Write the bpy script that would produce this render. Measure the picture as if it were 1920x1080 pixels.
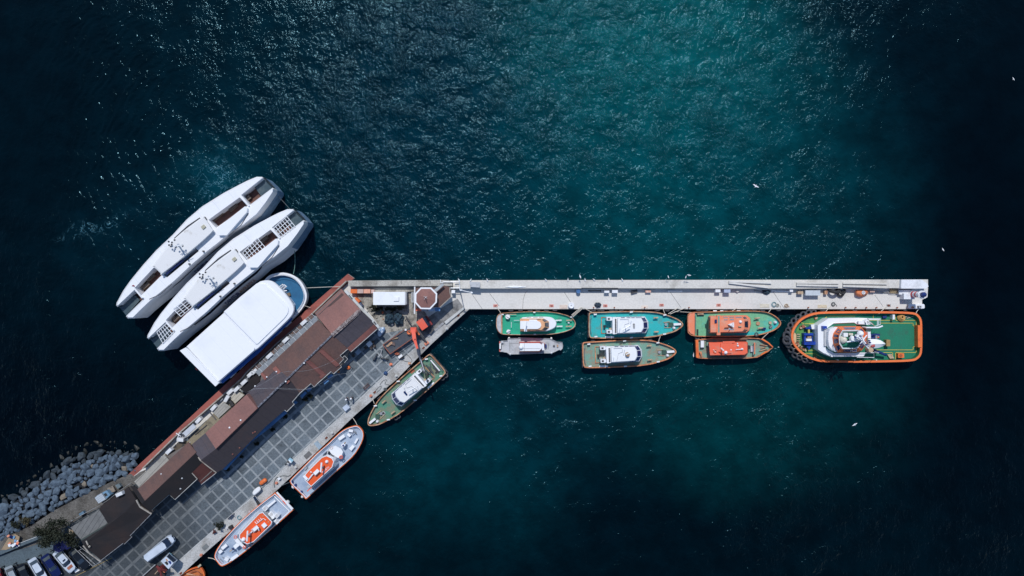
import bpy, bmesh, math, random
from math import sin, cos, pi, radians as R, atan2, hypot, sqrt
from mathutils import Vector, Matrix, noise
from mathutils.geometry import tessellate_polygon
for _o in list(bpy.data.objects): bpy.data.objects.remove(_o)
scene = bpy.context.scene
COL = scene.collection
# ------------------------------------------------------------------ camera, sky, sun, exposure
S = 0.09            # metres per photo pixel at the water
D = 115.2           # drone height above the water
cd = bpy.data.cameras.new('camera'); cam = bpy.data.objects.new('camera', cd); COL.objects.link(cam)
cam.location = (0, 0, D); cam.rotation_euler = (0, 0, 0)
cd.sensor_width = 36; cd.lens = 36 * D / (1920 * S); cd.clip_end = 5000; cd.clip_start = 0.5
scene.camera = cam
SUNV = Vector((-0.06, 0.99, 0)).normalized() * cos(R(57)) + Vector((0, 0, sin(R(57))))
w = bpy.data.worlds.new('World'); scene.world = w; w.use_nodes = True
nt = w.node_tree; bg = nt.nodes['Background']
sky = nt.nodes.new('ShaderNodeTexSky'); sky.sky_type = 'NISHITA'; sky.sun_disc = False
sky.sun_elevation = R(57); sky.sun_rotation = atan2(SUNV.x, SUNV.y); sky.altitude = 0; sky.ozone_density = 3.5; sky.dust_density = 0.3
nt.links.new(sky.outputs[0], bg.inputs[0]); bg.inputs[1].default_value = 0.12
sl = bpy.data.lights.new('sun', 'SUN'); sl.energy = 3.15; sl.angle = R(1.3); sl.color = (1.0, 0.985, 0.96)
sun = bpy.data.objects.new('sun', sl); COL.objects.link(sun); sun.location = (-30, 70, 150)
sun.rotation_euler = SUNV.to_track_quat('Z', 'Y').to_euler()
scene.view_settings.view_transform = 'Standard'; scene.view_settings.look = 'None'
scene.view_settings.exposure = 0.0; scene.view_settings.gamma = 1.0
scene.cycles.max_bounces = 6; scene.cycles.diffuse_bounces = 4; scene.cycles.glossy_bounces = 3; scene.cycles.transparent_max_bounces = 6
scene.cycles.sample_clamp_direct = 5.0; scene.cycles.caustics_reflective = False; scene.cycles.caustics_refractive = False

# ------------------------------------------------------------------ materials
MATS = {}
def srgb(h):
    if isinstance(h, str):
        h = h.lstrip('#'); c = [int(h[i:i+2], 16) / 255 for i in (0, 2, 4)]
        return tuple(((v + .055) / 1.055) ** 2.4 if v > .04045 else v / 12.92 for v in c)
    return h
def mat(name, col, col2=None, rough=.6, metal=0, scale=1.0, lo=.45, hi=.65, bump=0, bscale=8, spec=.5, stretch=None, fine=.12):
    """a surface with its own stain colour (col2) in noise patches, plus fine grain"""
    if name in MATS: return MATS[name]
    m = bpy.data.materials.new(name); m.use_nodes = True; n = m.node_tree.nodes; l = m.node_tree.links
    p = n['Principled BSDF']; c1 = srgb(col)
    p.inputs['Roughness'].default_value = rough; p.inputs['Metallic'].default_value = metal
    p.inputs['Specular IOR Level'].default_value = spec
    tc = n.new('ShaderNodeTexCoord'); mp = n.new('ShaderNodeMapping'); l.new(tc.outputs['Object'], mp.inputs[0])
    if stretch: mp.inputs['Scale'].default_value = stretch[:3]; mp.inputs['Rotation'].default_value = (0, 0, R(stretch[3]))
    c2 = srgb(col2) if col2 else tuple(v * .8 for v in c1)
    nz = n.new('ShaderNodeTexNoise'); nz.inputs['Scale'].default_value = scale; nz.inputs['Detail'].default_value = 6; nz.inputs['Roughness'].default_value = .65
    l.new(mp.outputs[0], nz.inputs['Vector'])
    mr = n.new('ShaderNodeMapRange'); mr.interpolation_type = 'SMOOTHSTEP'; mr.inputs[1].default_value = lo; mr.inputs[2].default_value = hi
    l.new(nz.outputs[0], mr.inputs[0])
    mx = n.new('ShaderNodeMix'); mx.data_type = 'RGBA'; mx.inputs[6].default_value = (*c1, 1); mx.inputs[7].default_value = (*c2, 1); l.new(mr.outputs[0], mx.inputs[0])
    nf = n.new('ShaderNodeTexNoise'); nf.inputs['Scale'].default_value = scale * 7 + 2; nf.inputs['Detail'].default_value = 3; l.new(mp.outputs[0], nf.inputs['Vector'])
    mf = n.new('ShaderNodeMapRange'); mf.inputs[1].default_value = .3; mf.inputs[2].default_value = .7; mf.inputs[3].default_value = 1 - fine; mf.inputs[4].default_value = 1 + fine; l.new(nf.outputs[0], mf.inputs[0])
    vm = n.new('ShaderNodeVectorMath'); vm.operation = 'SCALE'; l.new(mx.outputs[2], vm.inputs[0]); l.new(mf.outputs[0], vm.inputs[3])
    l.new(vm.outputs[0], p.inputs['Base Color'])
    if bump:
        b = n.new('ShaderNodeBump'); b.inputs['Strength'].default_value = bump; b.inputs['Distance'].default_value = .05
        nb = n.new('ShaderNodeTexNoise'); nb.inputs['Scale'].default_value = bscale; nb.inputs['Detail'].default_value = 4; l.new(mp.outputs[0], nb.inputs['Vector'])
        l.new(nb.outputs[0], b.inputs['Height']); l.new(b.outputs[0], p.inputs['Normal'])
    MATS[name] = m; m.diffuse_color = (*c1, 1)
    return m
def ribbed(name, col, seam, ang, pitch, duty=.12, rough=.6, **k):
    """sheet with seams every `pitch` metres, running along world angle `ang`"""
    m = mat(name, col, rough=rough, **k); n = m.node_tree.nodes; l = m.node_tree.links; p = n['Principled BSDF']
    src = p.inputs['Base Color'].links[0].from_socket
    tc = n.new('ShaderNodeTexCoord'); mp = n.new('ShaderNodeMapping'); mp.inputs['Rotation'].default_value = (0, 0, R(-ang)); l.new(tc.outputs['Object'], mp.inputs[0])
    sx = n.new('ShaderNodeSeparateXYZ'); l.new(mp.outputs[0], sx.inputs[0])
    d = n.new('ShaderNodeMath'); d.operation = 'DIVIDE'; l.new(sx.outputs[1], d.inputs[0]); d.inputs[1].default_value = pitch
    f = n.new('ShaderNodeMath'); f.operation = 'FRACT'; l.new(d.outputs[0], f.inputs[0])
    c = n.new('ShaderNodeMath'); c.operation = 'LESS_THAN'; l.new(f.outputs[0], c.inputs[0]); c.inputs[1].default_value = duty
    mx = n.new('ShaderNodeMix'); mx.data_type = 'RGBA'; l.new(c.outputs[0], mx.inputs[0]); l.new(src, mx.inputs[6]); mx.inputs[7].default_value = (*srgb(seam), 1)
    l.new(mx.outputs[2], p.inputs['Base Color']); return m

# ------------------------------------------------------------------ geometry helpers
def P(px, py, z=0.0):
    """the world point that stands at photo position (px, py) when it is z metres above the water"""
    f = (D - z) / D * S
    return Vector(((px - 960) * f, (540 - py) * f, z))
class Frame:
    """boat frame: u pixels forward, v pixels to port, from a centre point, at heading deg"""
    def __init__(s, cx, cy, deg): s.cx, s.cy, s.a = cx, cy, R(deg)
    def __call__(s, u, v, z=0.0):
        return P(s.cx + u * cos(s.a) - v * sin(s.a), s.cy - u * sin(s.a) - v * cos(s.a), z)
class Local:
    """metres in a plain local frame (for things copied around)"""
    def __call__(s, x, y, z=0.0): return Vector((x, y, z))
LOC = Local()
class B:
    def __init__(s, f=P): s.v = []; s.f = []; s.m = []; s.mats = []; s.fr = f
    def mi(s, m):
        if m not in s.mats: s.mats.append(m)
        return s.mats.index(m)
    def face(s, pts, m):
        i = len(s.v); s.v += [Vector(p) for p in pts]; s.f.append(tuple(range(i, i + len(pts)))); s.m.append(s.mi(m))
    def mesh(s, vs, fs, m):
        i = len(s.v); s.v += [Vector(p) for p in vs]; k = s.mi(m)
        for f in fs: s.f.append(tuple(i + j for j in f)); s.m.append(k)
        return s
    def W(s, pts, z): return [s.fr(p[0], p[1], z if len(p) < 3 else p[2]) for p in pts]
    def prism(s, pts, z0, z1, m, side=None, holes=(), k0=1.0, top=True, bottom=False, zin=None):
        """outline given where its TOP edge shows; straight down (k0 scales the foot). holes: lists of outlines"""
        loops = [s.W(pts, z1)] + [s.W(h, z1) for h in holes]
        side = side or m
        c = sum(loops[0], Vector()) / len(loops[0])
        if top:
            flat = [p for lp in loops for p in lp]
            if holes or len(pts) > 4:
                tris = tessellate_polygon(loops); s.mesh(flat, [tuple(t) for t in tris], m)
            else: s.mesh(loops[0], [tuple(range(len(pts)))], m)
        for li, lp in enumerate(loops):
            n = len(lp); k = k0 if li == 0 else 1
            low = [Vector((c.x + (p.x - c.x) * k, c.y + (p.y - c.y) * k, z0)) for p in lp]
            s.mesh(lp + low, [(i, (i + 1) % n, n + (i + 1) % n, n + i) for i in range(n)], side)
            if bottom and li == 0: s.mesh(low, [tuple(t) for t in tessellate_polygon([low])], side)
        return s
    def loft(s, rings, m, cap=True, capb=False):
        n = len(rings[0])
        for a, b in zip(rings, rings[1:]):
            s.mesh(list(a) + list(b), [(i, (i + 1) % n, n + (i + 1) % n, n + i) for i in range(n)], m)
        if cap: s.mesh(rings[-1], [tuple(t) for t in tessellate_polygon([list(rings[-1])])], m)
        if capb: s.mesh(rings[0], [tuple(t) for t in tessellate_polygon([list(rings[0])])], m)
        return s
    def box(s, x, y, z0, l, w_, h, deg, m, bev=.0, top=None):
        """box seen with its top centred at (x, y) in the current frame, size in metres, world angle deg"""
        z1 = z0 + h; c = s.fr(x, y, z1); a = R(deg)
        ex = Vector((cos(a), sin(a), 0)) * l / 2; ey = Vector((-sin(a), cos(a), 0)) * w_ / 2
        if bev <= 0: bev = 0
        def ring(z, k):
            o = Vector((c.x, c.y, z)); fx = ex * (1 - 2 * k / l); fy = ey * (1 - 2 * k / w_)
            return [o - fx - fy, o + fx - fy, o + fx + fy, o - fx + fy]
        rings = [ring(z0, 0), ring(z1 - bev, 0)] + ([ring(z1, bev)] if bev else [])
        s.loft(rings, m, cap=True, capb=True)
        if top:
            s.mesh([p + Vector((0, 0, .004)) for p in ring(z1, bev + .04)], [(0, 1, 2, 3)], top)
        return s
    def tube(s, pts, r, m, n=6, r1=None, closed=False):
        pts = [Vector(p) for p in pts]; rings = []; N = len(pts)
        for i, p in enumerate(pts):
            a = pts[(i - 1) % N] if (closed or i) else pts[0]; b = pts[(i + 1) % N] if (closed or i < N - 1) else pts[-1]
            d = (b - a); d = d.normalized() if d.length > 1e-6 else Vector((0, 0, 1))
            x = d.cross(Vector((0, 0, 1))); x = x.normalized() if x.length > 1e-3 else Vector((1, 0, 0)); y = d.cross(x)
            rr = r if r1 is None else r + (r1 - r) * i / max(1, N - 1)
            rings.append([p + (x * cos(2 * pi * k / n) + y * sin(2 * pi * k / n)) * rr for k in range(n)])
        if closed: rings.append(rings[0])
        return s.loft(rings, m, cap=not closed, capb=not closed)
    def cyl(s, x, y, z0, z1, r, m, n=14, r1=None):
        c = s.fr(x, y, z1); r1 = r if r1 is None else r1
        s.loft([[Vector((c.x + cos(2 * pi * k / n) * q, c.y + sin(2 * pi * k / n) * q, z)) for k in range(n)] for z, q in ((z0, r), (z1, r1))], m, capb=True); return s
    def dome(s, x, y, z, r, m, h=None, n=12, st=5):
        h = h or r; c = s.fr(x, y, z + h * .5)
        s.loft([[Vector((c.x + cos(2 * pi * k / n) * r * cos(a), c.y + sin(2 * pi * k / n) * r * cos(a), z + h * sin(a))) for k in range(n)] for a in [i * pi / 2 / st for i in range(st)] + [1.5]], m); return s
    def torus(s, c, ax, Rr, r, m, n=16, k=8, e=1.0):
        ax = Vector(ax).normalized(); x = ax.orthogonal().normalized(); y = ax.cross(x); rings = []
        for i in range(n):
            t = 2 * pi * i / n; d = x * cos(t) + y * sin(t)
            rings.append([Vector(c) + d * (Rr + r * cos(2 * pi * j / k)) + ax * r * e * sin(2 * pi * j / k) for j in range(k)])
        rings.append(rings[0]); return s.loft(rings, m, cap=False)
    def obj(s, name, parent=None, smooth=False):
        o0 = parent_world(parent) if parent else None
        vs = s.v
        if parent is None:
            xs = [p.x for p in vs]; ys = [p.y for p in vs]; zs = [p.z for p in vs]
            org = Vector(((min(xs) + max(xs)) / 2, (min(ys) + max(ys)) / 2, min(zs)))
        else: org = o0
        me = bpy.data.meshes.new(name); me.from_pydata([tuple(p - org) for p in vs], [], s.f)
        for m in s.mats: me.materials.append(m)
        me.polygons.foreach_set('material_index', s.m)
        bm = bmesh.new(); bm.from_mesh(me); bmesh.ops.remove_doubles(bm, verts=bm.verts, dist=1e-4)
        bmesh.ops.recalc_face_normals(bm, faces=bm.faces); bm.to_mesh(me); bm.free()
        if smooth: me.polygons.foreach_set('use_smooth', [True] * len(me.polygons))
        o = bpy.data.objects.new(name, me); COL.objects.link(o)
        if parent: o.parent = parent
        else: o.location = org
        return o
def parent_world(p):
    v = Vector()
    while p is not None: v += p.location; p = p.parent
    return v
def thing(name, label, cat, loc, group=None):
    o = bpy.data.objects.new(name, None); COL.objects.link(o); o.location = loc; o.empty_display_size = .3
    o['label'] = label; o['category'] = cat
    if group: o['group'] = group
    return o
def tag(o, label, cat, group=None, kind=None):
    o['label'] = label; o['category'] = cat
    if group: o['group'] = group
    if kind: o['kind'] = kind
    return o
def struct(o): o['kind'] = 'structure'; return o
def dup(root, loc, rz=0, label=None, group=None, scale=None):
    r = root.copy(); COL.objects.link(r); r.location = loc; r.rotation_euler = (0, 0, rz)
    if scale: r.scale = scale
    if label: r['label'] = label
    if group: r['group'] = group
    for ch in list(root.children):
        c = ch.copy(); COL.objects.link(c); c.parent = r
        for g in list(ch.children):
            d = g.copy(); COL.objects.link(d); d.parent = c
    return r
def text_mesh(txt, size, m, name, parent, mw, shear=0, bold=.0):
    cu = bpy.data.curves.new(name, 'FONT'); cu.body = txt; cu.size = size; cu.extrude = .01; cu.offset = bold; cu.shear = shear; cu.align_x = 'CENTER'; cu.align_y = 'CENTER'; cu.resolution_u = 3
    t = bpy.data.objects.new(name, cu); COL.objects.link(t); bpy.context.view_layer.update()
    me = bpy.data.meshes.new_from_object(t.evaluated_get(bpy.context.evaluated_depsgraph_get())); bpy.data.objects.remove(t)
    me.name = name; org = parent_world(parent)
    me.transform(Matrix.Translation(-org) @ mw); me.materials.clear(); me.materials.append(m)
    o = bpy.data.objects.new(name, me); COL.objects.link(o); o.parent = parent; return o
def smoothpoly(pts, n=4, closed=False):
    """Catmull-Rom through points"""
    out = []; N = len(pts); rng = range(N if closed else N - 1)
    for i in rng:
        p = [pts[(i + k) % N] if closed else pts[min(max(i + k, 0), N - 1)] for k in (-1, 0, 1, 2)]
        for j in range(n):
            t = j / n
            out.append(tuple(.5 * (2 * p[1][q] + (p[2][q] - p[0][q]) * t + (2 * p[0][q] - 5 * p[1][q] + 4 * p[2][q] - p[3][q]) * t * t + (3 * p[1][q] - p[0][q] - 3 * p[2][q] + p[3][q]) * t ** 3) for q in range(len(p[1]))))
    if not closed: out.append(tuple(pts[-1]))
    return out
def inset(pts, d):
    """move an outline inwards by d (same units)"""
    n = len(pts); ar = sum(pts[i][0] * pts[(i + 1) % n][1] - pts[(i + 1) % n][0] * pts[i][1] for i in range(n)); sg = 1 if ar > 0 else -1
    out = []
    for i in range(n):
        a, b, c = Vector(pts[i - 1][:2]), Vector(pts[i][:2]), Vector(pts[(i + 1) % n][:2])
        e1 = (b - a).normalized(); e2 = (c - b).normalized()
        n1 = Vector((-e1.y, e1.x)) * sg; n2 = Vector((-e2.y, e2.x)) * sg; mm = n1 + n2
        k = d / max(.35, mm.length_squared / 2) if mm.length > .1 else 0
        q = b + mm * k / 1.0 * (1 if True else 0)
        q = b + mm * (d / max(.7, 1 + n1.dot(n2)))
        out.append((q.x, q.y))
    return out
def rect(x, y, l, w_, deg=0):
    """rectangle in photo pixels: centre, length along deg (screen angle, counter-clockwise), width"""
    a = R(deg); u = (cos(a) * l / 2, -sin(a) * l / 2); v = (sin(a) * w_ / 2, cos(a) * w_ / 2)
    return [(x - u[0] - v[0], y - u[1] - v[1]), (x + u[0] - v[0], y + u[1] - v[1]), (x + u[0] + v[0], y + u[1] + v[1]), (x - u[0] + v[0], y - u[1] + v[1])]
def pane(b, q, m, mx=.1, my=.15, off=.025):
    """flat pane set proud on quad q (b0, b1, t1, t0)"""
    b0, b1, t1, t0 = [Vector(p) for p in q]
    nrm = (b1 - b0).cross(t0 - b0)
    if nrm.length < 1e-9: return b
    nrm.normalize()
    def at(u, v): return (b0.lerp(b1, u)).lerp(t0.lerp(t1, u), v)
    pts = [at(mx, my), at(1 - mx, my), at(1 - mx, 1 - my), at(mx, 1 - my)]
    b.loft([[p - nrm * off for p in pts], [p + nrm * off for p in pts]], m, cap=True, capb=True); return b

# palette
M_conc = mat('pier_concrete', (.64, .62, .585), (.50, .48, .44), rough=.85, scale=.22, lo=.50, hi=.80, bump=.08, bscale=6, fine=.07)
M_concd = mat('old_concrete', (.40, .385, .35), (.22, .205, .18), rough=.9, scale=.5, lo=.42, hi=.66, bump=.5, bscale=4, fine=.22)
M_white = mat('white_paint', (.80, .81, .83), (.70, .72, .75), rough=.35, scale=.35, lo=.5, hi=.75, fine=.03)
M_white2 = mat('weathered_white', (.76, .76, .76), (.50, .45, .40), rough=.5, scale=1.2, lo=.6, hi=.78, fine=.06)
M_glass = mat('dark_glass', (.012, .022, .045), (.02, .03, .05), rough=.08, spec=.8)
M_glassb = mat('blue_glass', (.006, .022, .10), (.01, .03, .12), rough=.1, spec=.8)
M_black = mat('black_rubber', (.018, .018, .02), (.04, .04, .042), rough=.8, scale=3)
M_tyre = mat('tyre_rubber', (.045, .048, .055), (.09, .09, .10), rough=.75, scale=2, lo=.4, hi=.7)
M_steel = mat('grey_steel', (.35, .36, .38), (.2, .19, .18), rough=.45, metal=.3, scale=2)
M_dark = mat('dark_steel', (.05, .055, .065), (.09, .08, .07), rough=.6, scale=2)
M_rope = mat('rope_fibre', (.50, .46, .38), rough=.9, scale=9)
M_roped = mat('dark_rope', (.10, .12, .13), rough=.9, scale=9)
M_rust = mat('rusty_red', (.36, .11, .06), (.20, .06, .03), rough=.8, scale=2)
M_orange = mat('orange_paint', (.78, .17, .035), (.62, .12, .03), rough=.5, scale=.8, fine=.06)
M_yel = mat('yellow_line', (.62, .52, .10), rough=.6)
# ------------------------------------------------------------------ the setting: water
def water():
    m = bpy.data.materials.new('sea_water'); m.use_nodes = True; n = m.node_tree.nodes; l = m.node_tree.links; p = n['Principled BSDF']
    tc = n.new('ShaderNodeTexCoord'); O = tc.outputs['Object']
    def N(t, **k):
        q = n.new(t)
        for a, b in k.items(): setattr(q, a, b)
        return q
    def noise_(scale, detail, rough=.55, vec=O, dist=0):
        q = N('ShaderNodeTexNoise'); q.inputs['Scale'].default_value = scale; q.inputs['Detail'].default_value = detail; q.inputs['Roughness'].default_value = rough; q.inputs['Distortion'].default_value = dist
        l.new(vec, q.inputs['Vector']); return q
    def rng(src, a, b, c=0, d=1, smooth=True):
        q = N('ShaderNodeMapRange'); q.interpolation_type = 'SMOOTHSTEP' if smooth else 'LINEAR'
        for i, vv in enumerate((a, b, c, d)): q.inputs[i + 1].default_value = vv
        l.new(src, q.inputs[0]); return q.outputs[0]
    def math_(op, a, b=None):
        q = N('ShaderNodeMath', operation=op)
        for i, vv in enumerate((a, b)):
            if vv is None: continue
            if isinstance(vv, (int, float)): q.inputs[i].default_value = vv
            else: l.new(vv, q.inputs[i])
        return q.outputs[0]
    # slow drift so that the colour patches have ragged borders
    wn = noise_(.035, 4); wv = N('ShaderNodeVectorMath', operation='MULTIPLY_ADD'); l.new(wn.outputs['Color'], wv.inputs[0]); wv.inputs[1].default_value = (26, 26, 0); l.new(O, wv.inputs[2])
    WV = wv.outputs[0]
    def patch(px, py, r, sx=1.0, sy=1.0):
        c = P(px, py); q = N('ShaderNodeMapping'); q.vector_type = 'POINT'
        s1 = N('ShaderNodeVectorMath', operation='SUBTRACT'); l.new(WV, s1.inputs[0]); s1.inputs[1].default_value = (c.x + 13, c.y + 13, 0)
        s2 = N('ShaderNodeVectorMath', operation='MULTIPLY'); l.new(s1.outputs[0], s2.inputs[0]); s2.inputs[1].default_value = (1 / sx, 1 / sy, 0)
        s3 = N('ShaderNodeVectorMath', operation='LENGTH'); l.new(s2.outputs[0], s3.inputs[0])
        return rng(s3.outputs['Value'], 0, r * S, 1, 0)
    def addcol(prev, fac, col):
        q = N('ShaderNodeMix', data_type='RGBA', blend_type='MIX'); l.new(fac, q.inputs[0]); q.inputs[7].default_value = (*col, 1)
        if isinstance(prev, tuple): q.inputs[6].default_value = (*prev, 1)
        else: l.new(prev, q.inputs[6])
        return q.outputs[2]
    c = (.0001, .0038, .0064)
    # teal sediment patches; light falloff towards the frame edges is painted into the colours
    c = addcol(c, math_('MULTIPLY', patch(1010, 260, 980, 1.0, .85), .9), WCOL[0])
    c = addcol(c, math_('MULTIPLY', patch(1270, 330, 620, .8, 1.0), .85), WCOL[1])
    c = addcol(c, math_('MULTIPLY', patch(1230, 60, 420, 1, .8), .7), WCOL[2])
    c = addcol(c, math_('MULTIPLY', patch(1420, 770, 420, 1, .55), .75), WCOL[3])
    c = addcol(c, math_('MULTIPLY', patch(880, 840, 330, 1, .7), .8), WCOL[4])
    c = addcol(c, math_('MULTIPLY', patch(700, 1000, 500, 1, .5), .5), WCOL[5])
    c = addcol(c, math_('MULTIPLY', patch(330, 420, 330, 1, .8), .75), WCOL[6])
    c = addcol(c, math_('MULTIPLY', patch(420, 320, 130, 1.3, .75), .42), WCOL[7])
    c = addcol(c, math_('MULTIPLY', patch(1850, 500, 330, .62, 2.6), .93), (.0001, .0011, .0024))  # light falloff at the right edge, painted as near-black water
    c = addcol(c, math_('MULTIPLY', patch(90, 800, 420, 1, .75), .93), (.0001, .0010, .0022))  # same painted falloff over the lower-left corner
    # fine mottling
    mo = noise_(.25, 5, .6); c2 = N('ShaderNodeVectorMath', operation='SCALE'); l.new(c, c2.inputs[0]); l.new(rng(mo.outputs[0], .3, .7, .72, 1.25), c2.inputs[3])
    # wisps of foam astern of the ferries
    fo = noise_(.55, 6, .6, dist=1.2); rid = math_('ABSOLUTE', math_('SUBTRACT', fo.outputs[0], .5)); thin = rng(rid, .0, .016, 1, 0)
    fm = math_('MULTIPLY', thin, math_('MAXIMUM', math_('MULTIPLY', patch(425, 330, 95, 1.1, .7), .8), math_('MULTIPLY', patch(190, 395, 75, 1.2, .3), .8)))
    cf = N('ShaderNodeMix', data_type='RGBA'); l.new(fm, cf.inputs[0]); l.new(c2.outputs[0], cf.inputs[6]); cf.inputs[7].default_value = (.10, .26, .34, 1)
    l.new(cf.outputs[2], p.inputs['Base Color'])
    # ripples
    mp = N('ShaderNodeMapping'); mp.inputs['Rotation'].default_value = (0, 0, R(20)); mp.inputs['Scale'].default_value = (1.0, .55, 1); l.new(O, mp.inputs[0]); V = mp.outputs[0]
    n1 = noise_(.95, 3, .5, V, .7); n2 = noise_(2.9, 3, .55, V, .7); n3 = noise_(7.0, 2, .6, V, .2); n4 = noise_(.11, 2, .5, V)
    gust = noise_(.03, 3); cat = noise_(.22, 4, .6); G = math_('MULTIPLY', rng(gust.outputs[0], .34, .66, .7, 1.25), rng(cat.outputs[0], .36, .64, .62, 1.3))
    # calmer in the lee of the pier, roughest in the open water at the top
    sx = N('ShaderNodeSeparateXYZ'); l.new(O, sx.inputs[0]); lee = rng(sx.outputs[1], -8, 26, LEE, 1.0)
    # rings running out from the ferries' propellers
    cen = P(455, 285); s1 = N('ShaderNodeVectorMath', operation='DISTANCE'); s1.inputs[1].default_value = cen; l.new(O, s1.inputs[0])
    rw = noise_(.22, 3); dd = math_('ADD', s1.outputs['Value'], math_('MULTIPLY', rw.outputs[0], 5.0)); sn = math_('SINE', math_('MULTIPLY', dd, 4.3))
    ringm = math_('MULTIPLY', patch(215, 240, 330, .75, 1.25), .16)
    h = math_('ADD', math_('MULTIPLY', n1.outputs[0], WAMP[0]), math_('MULTIPLY', n2.outputs[0], WAMP[1]))
    h = math_('ADD', h, math_('MULTIPLY', n3.outputs[0], WAMP[2])); h = math_('ADD', h, math_('MULTIPLY', n4.outputs[0], WAMP[3]))
    calm = math_('SUBTRACT', 1.0, math_('MAXIMUM', math_('MULTIPLY', patch(1930, 300, 620, .8, 1.6), 1.0), math_('MULTIPLY', patch(60, 130, 760, 1.0, 1.1), .72)))
    rough_ = math_('ADD', 1.0, math_('MULTIPLY', patch(1180, 90, 480, 1.1, 1.0), .0))
    h = math_('MULTIPLY', math_('MULTIPLY', math_('MULTIPLY', h, G), math_('MAXIMUM', calm, .16)), math_('MULTIPLY', lee, rough_)); h = math_('ADD', h, math_('MULTIPLY', sn, math_('MULTIPLY', ringm, .22)))
    bm = N('ShaderNodeBump'); bm.inputs['Strength'].default_value = 1.0; bm.inputs['Distance'].default_value = 1.0; l.new(h, bm.inputs['Height'])
    l.new(bm.outputs[0], p.inputs['Normal'])
    p.inputs['Roughness'].default_value = WROUGH; p.inputs['IOR'].default_value = 1.333; p.inputs['Specular IOR Level'].default_value = .26; p.inputs['Specular Tint'].default_value = (.38, .80, 1.0, 1)
    b = B(LOC); s = 1500
    b.mesh([(-s, -s, 0), (s, -s, 0), (s, s, 0), (-s, s, 0)], [(0, 1, 2, 3)], m); o = b.obj('sea'); struct(o); o.location = (0, 0, 0)
    # geometry must sit on the world origin so that the patches stay where they are
    return o
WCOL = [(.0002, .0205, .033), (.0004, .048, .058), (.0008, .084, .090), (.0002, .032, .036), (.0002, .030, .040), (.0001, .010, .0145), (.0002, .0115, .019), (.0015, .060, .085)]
WAMP = (.20, .098, .040, .38); WROUGH = .12; LEE = .80
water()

# ------------------------------------------------------------------ land
QZ = 1.6
def q3(pts, z0, z1, m, name, kind='structure', side=None, parent=None, holes=()):
    o = B().prism(pts, z0, z1, m, side=side, holes=holes).obj(name, parent)
    if kind: o['kind'] = kind
    return o
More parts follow.
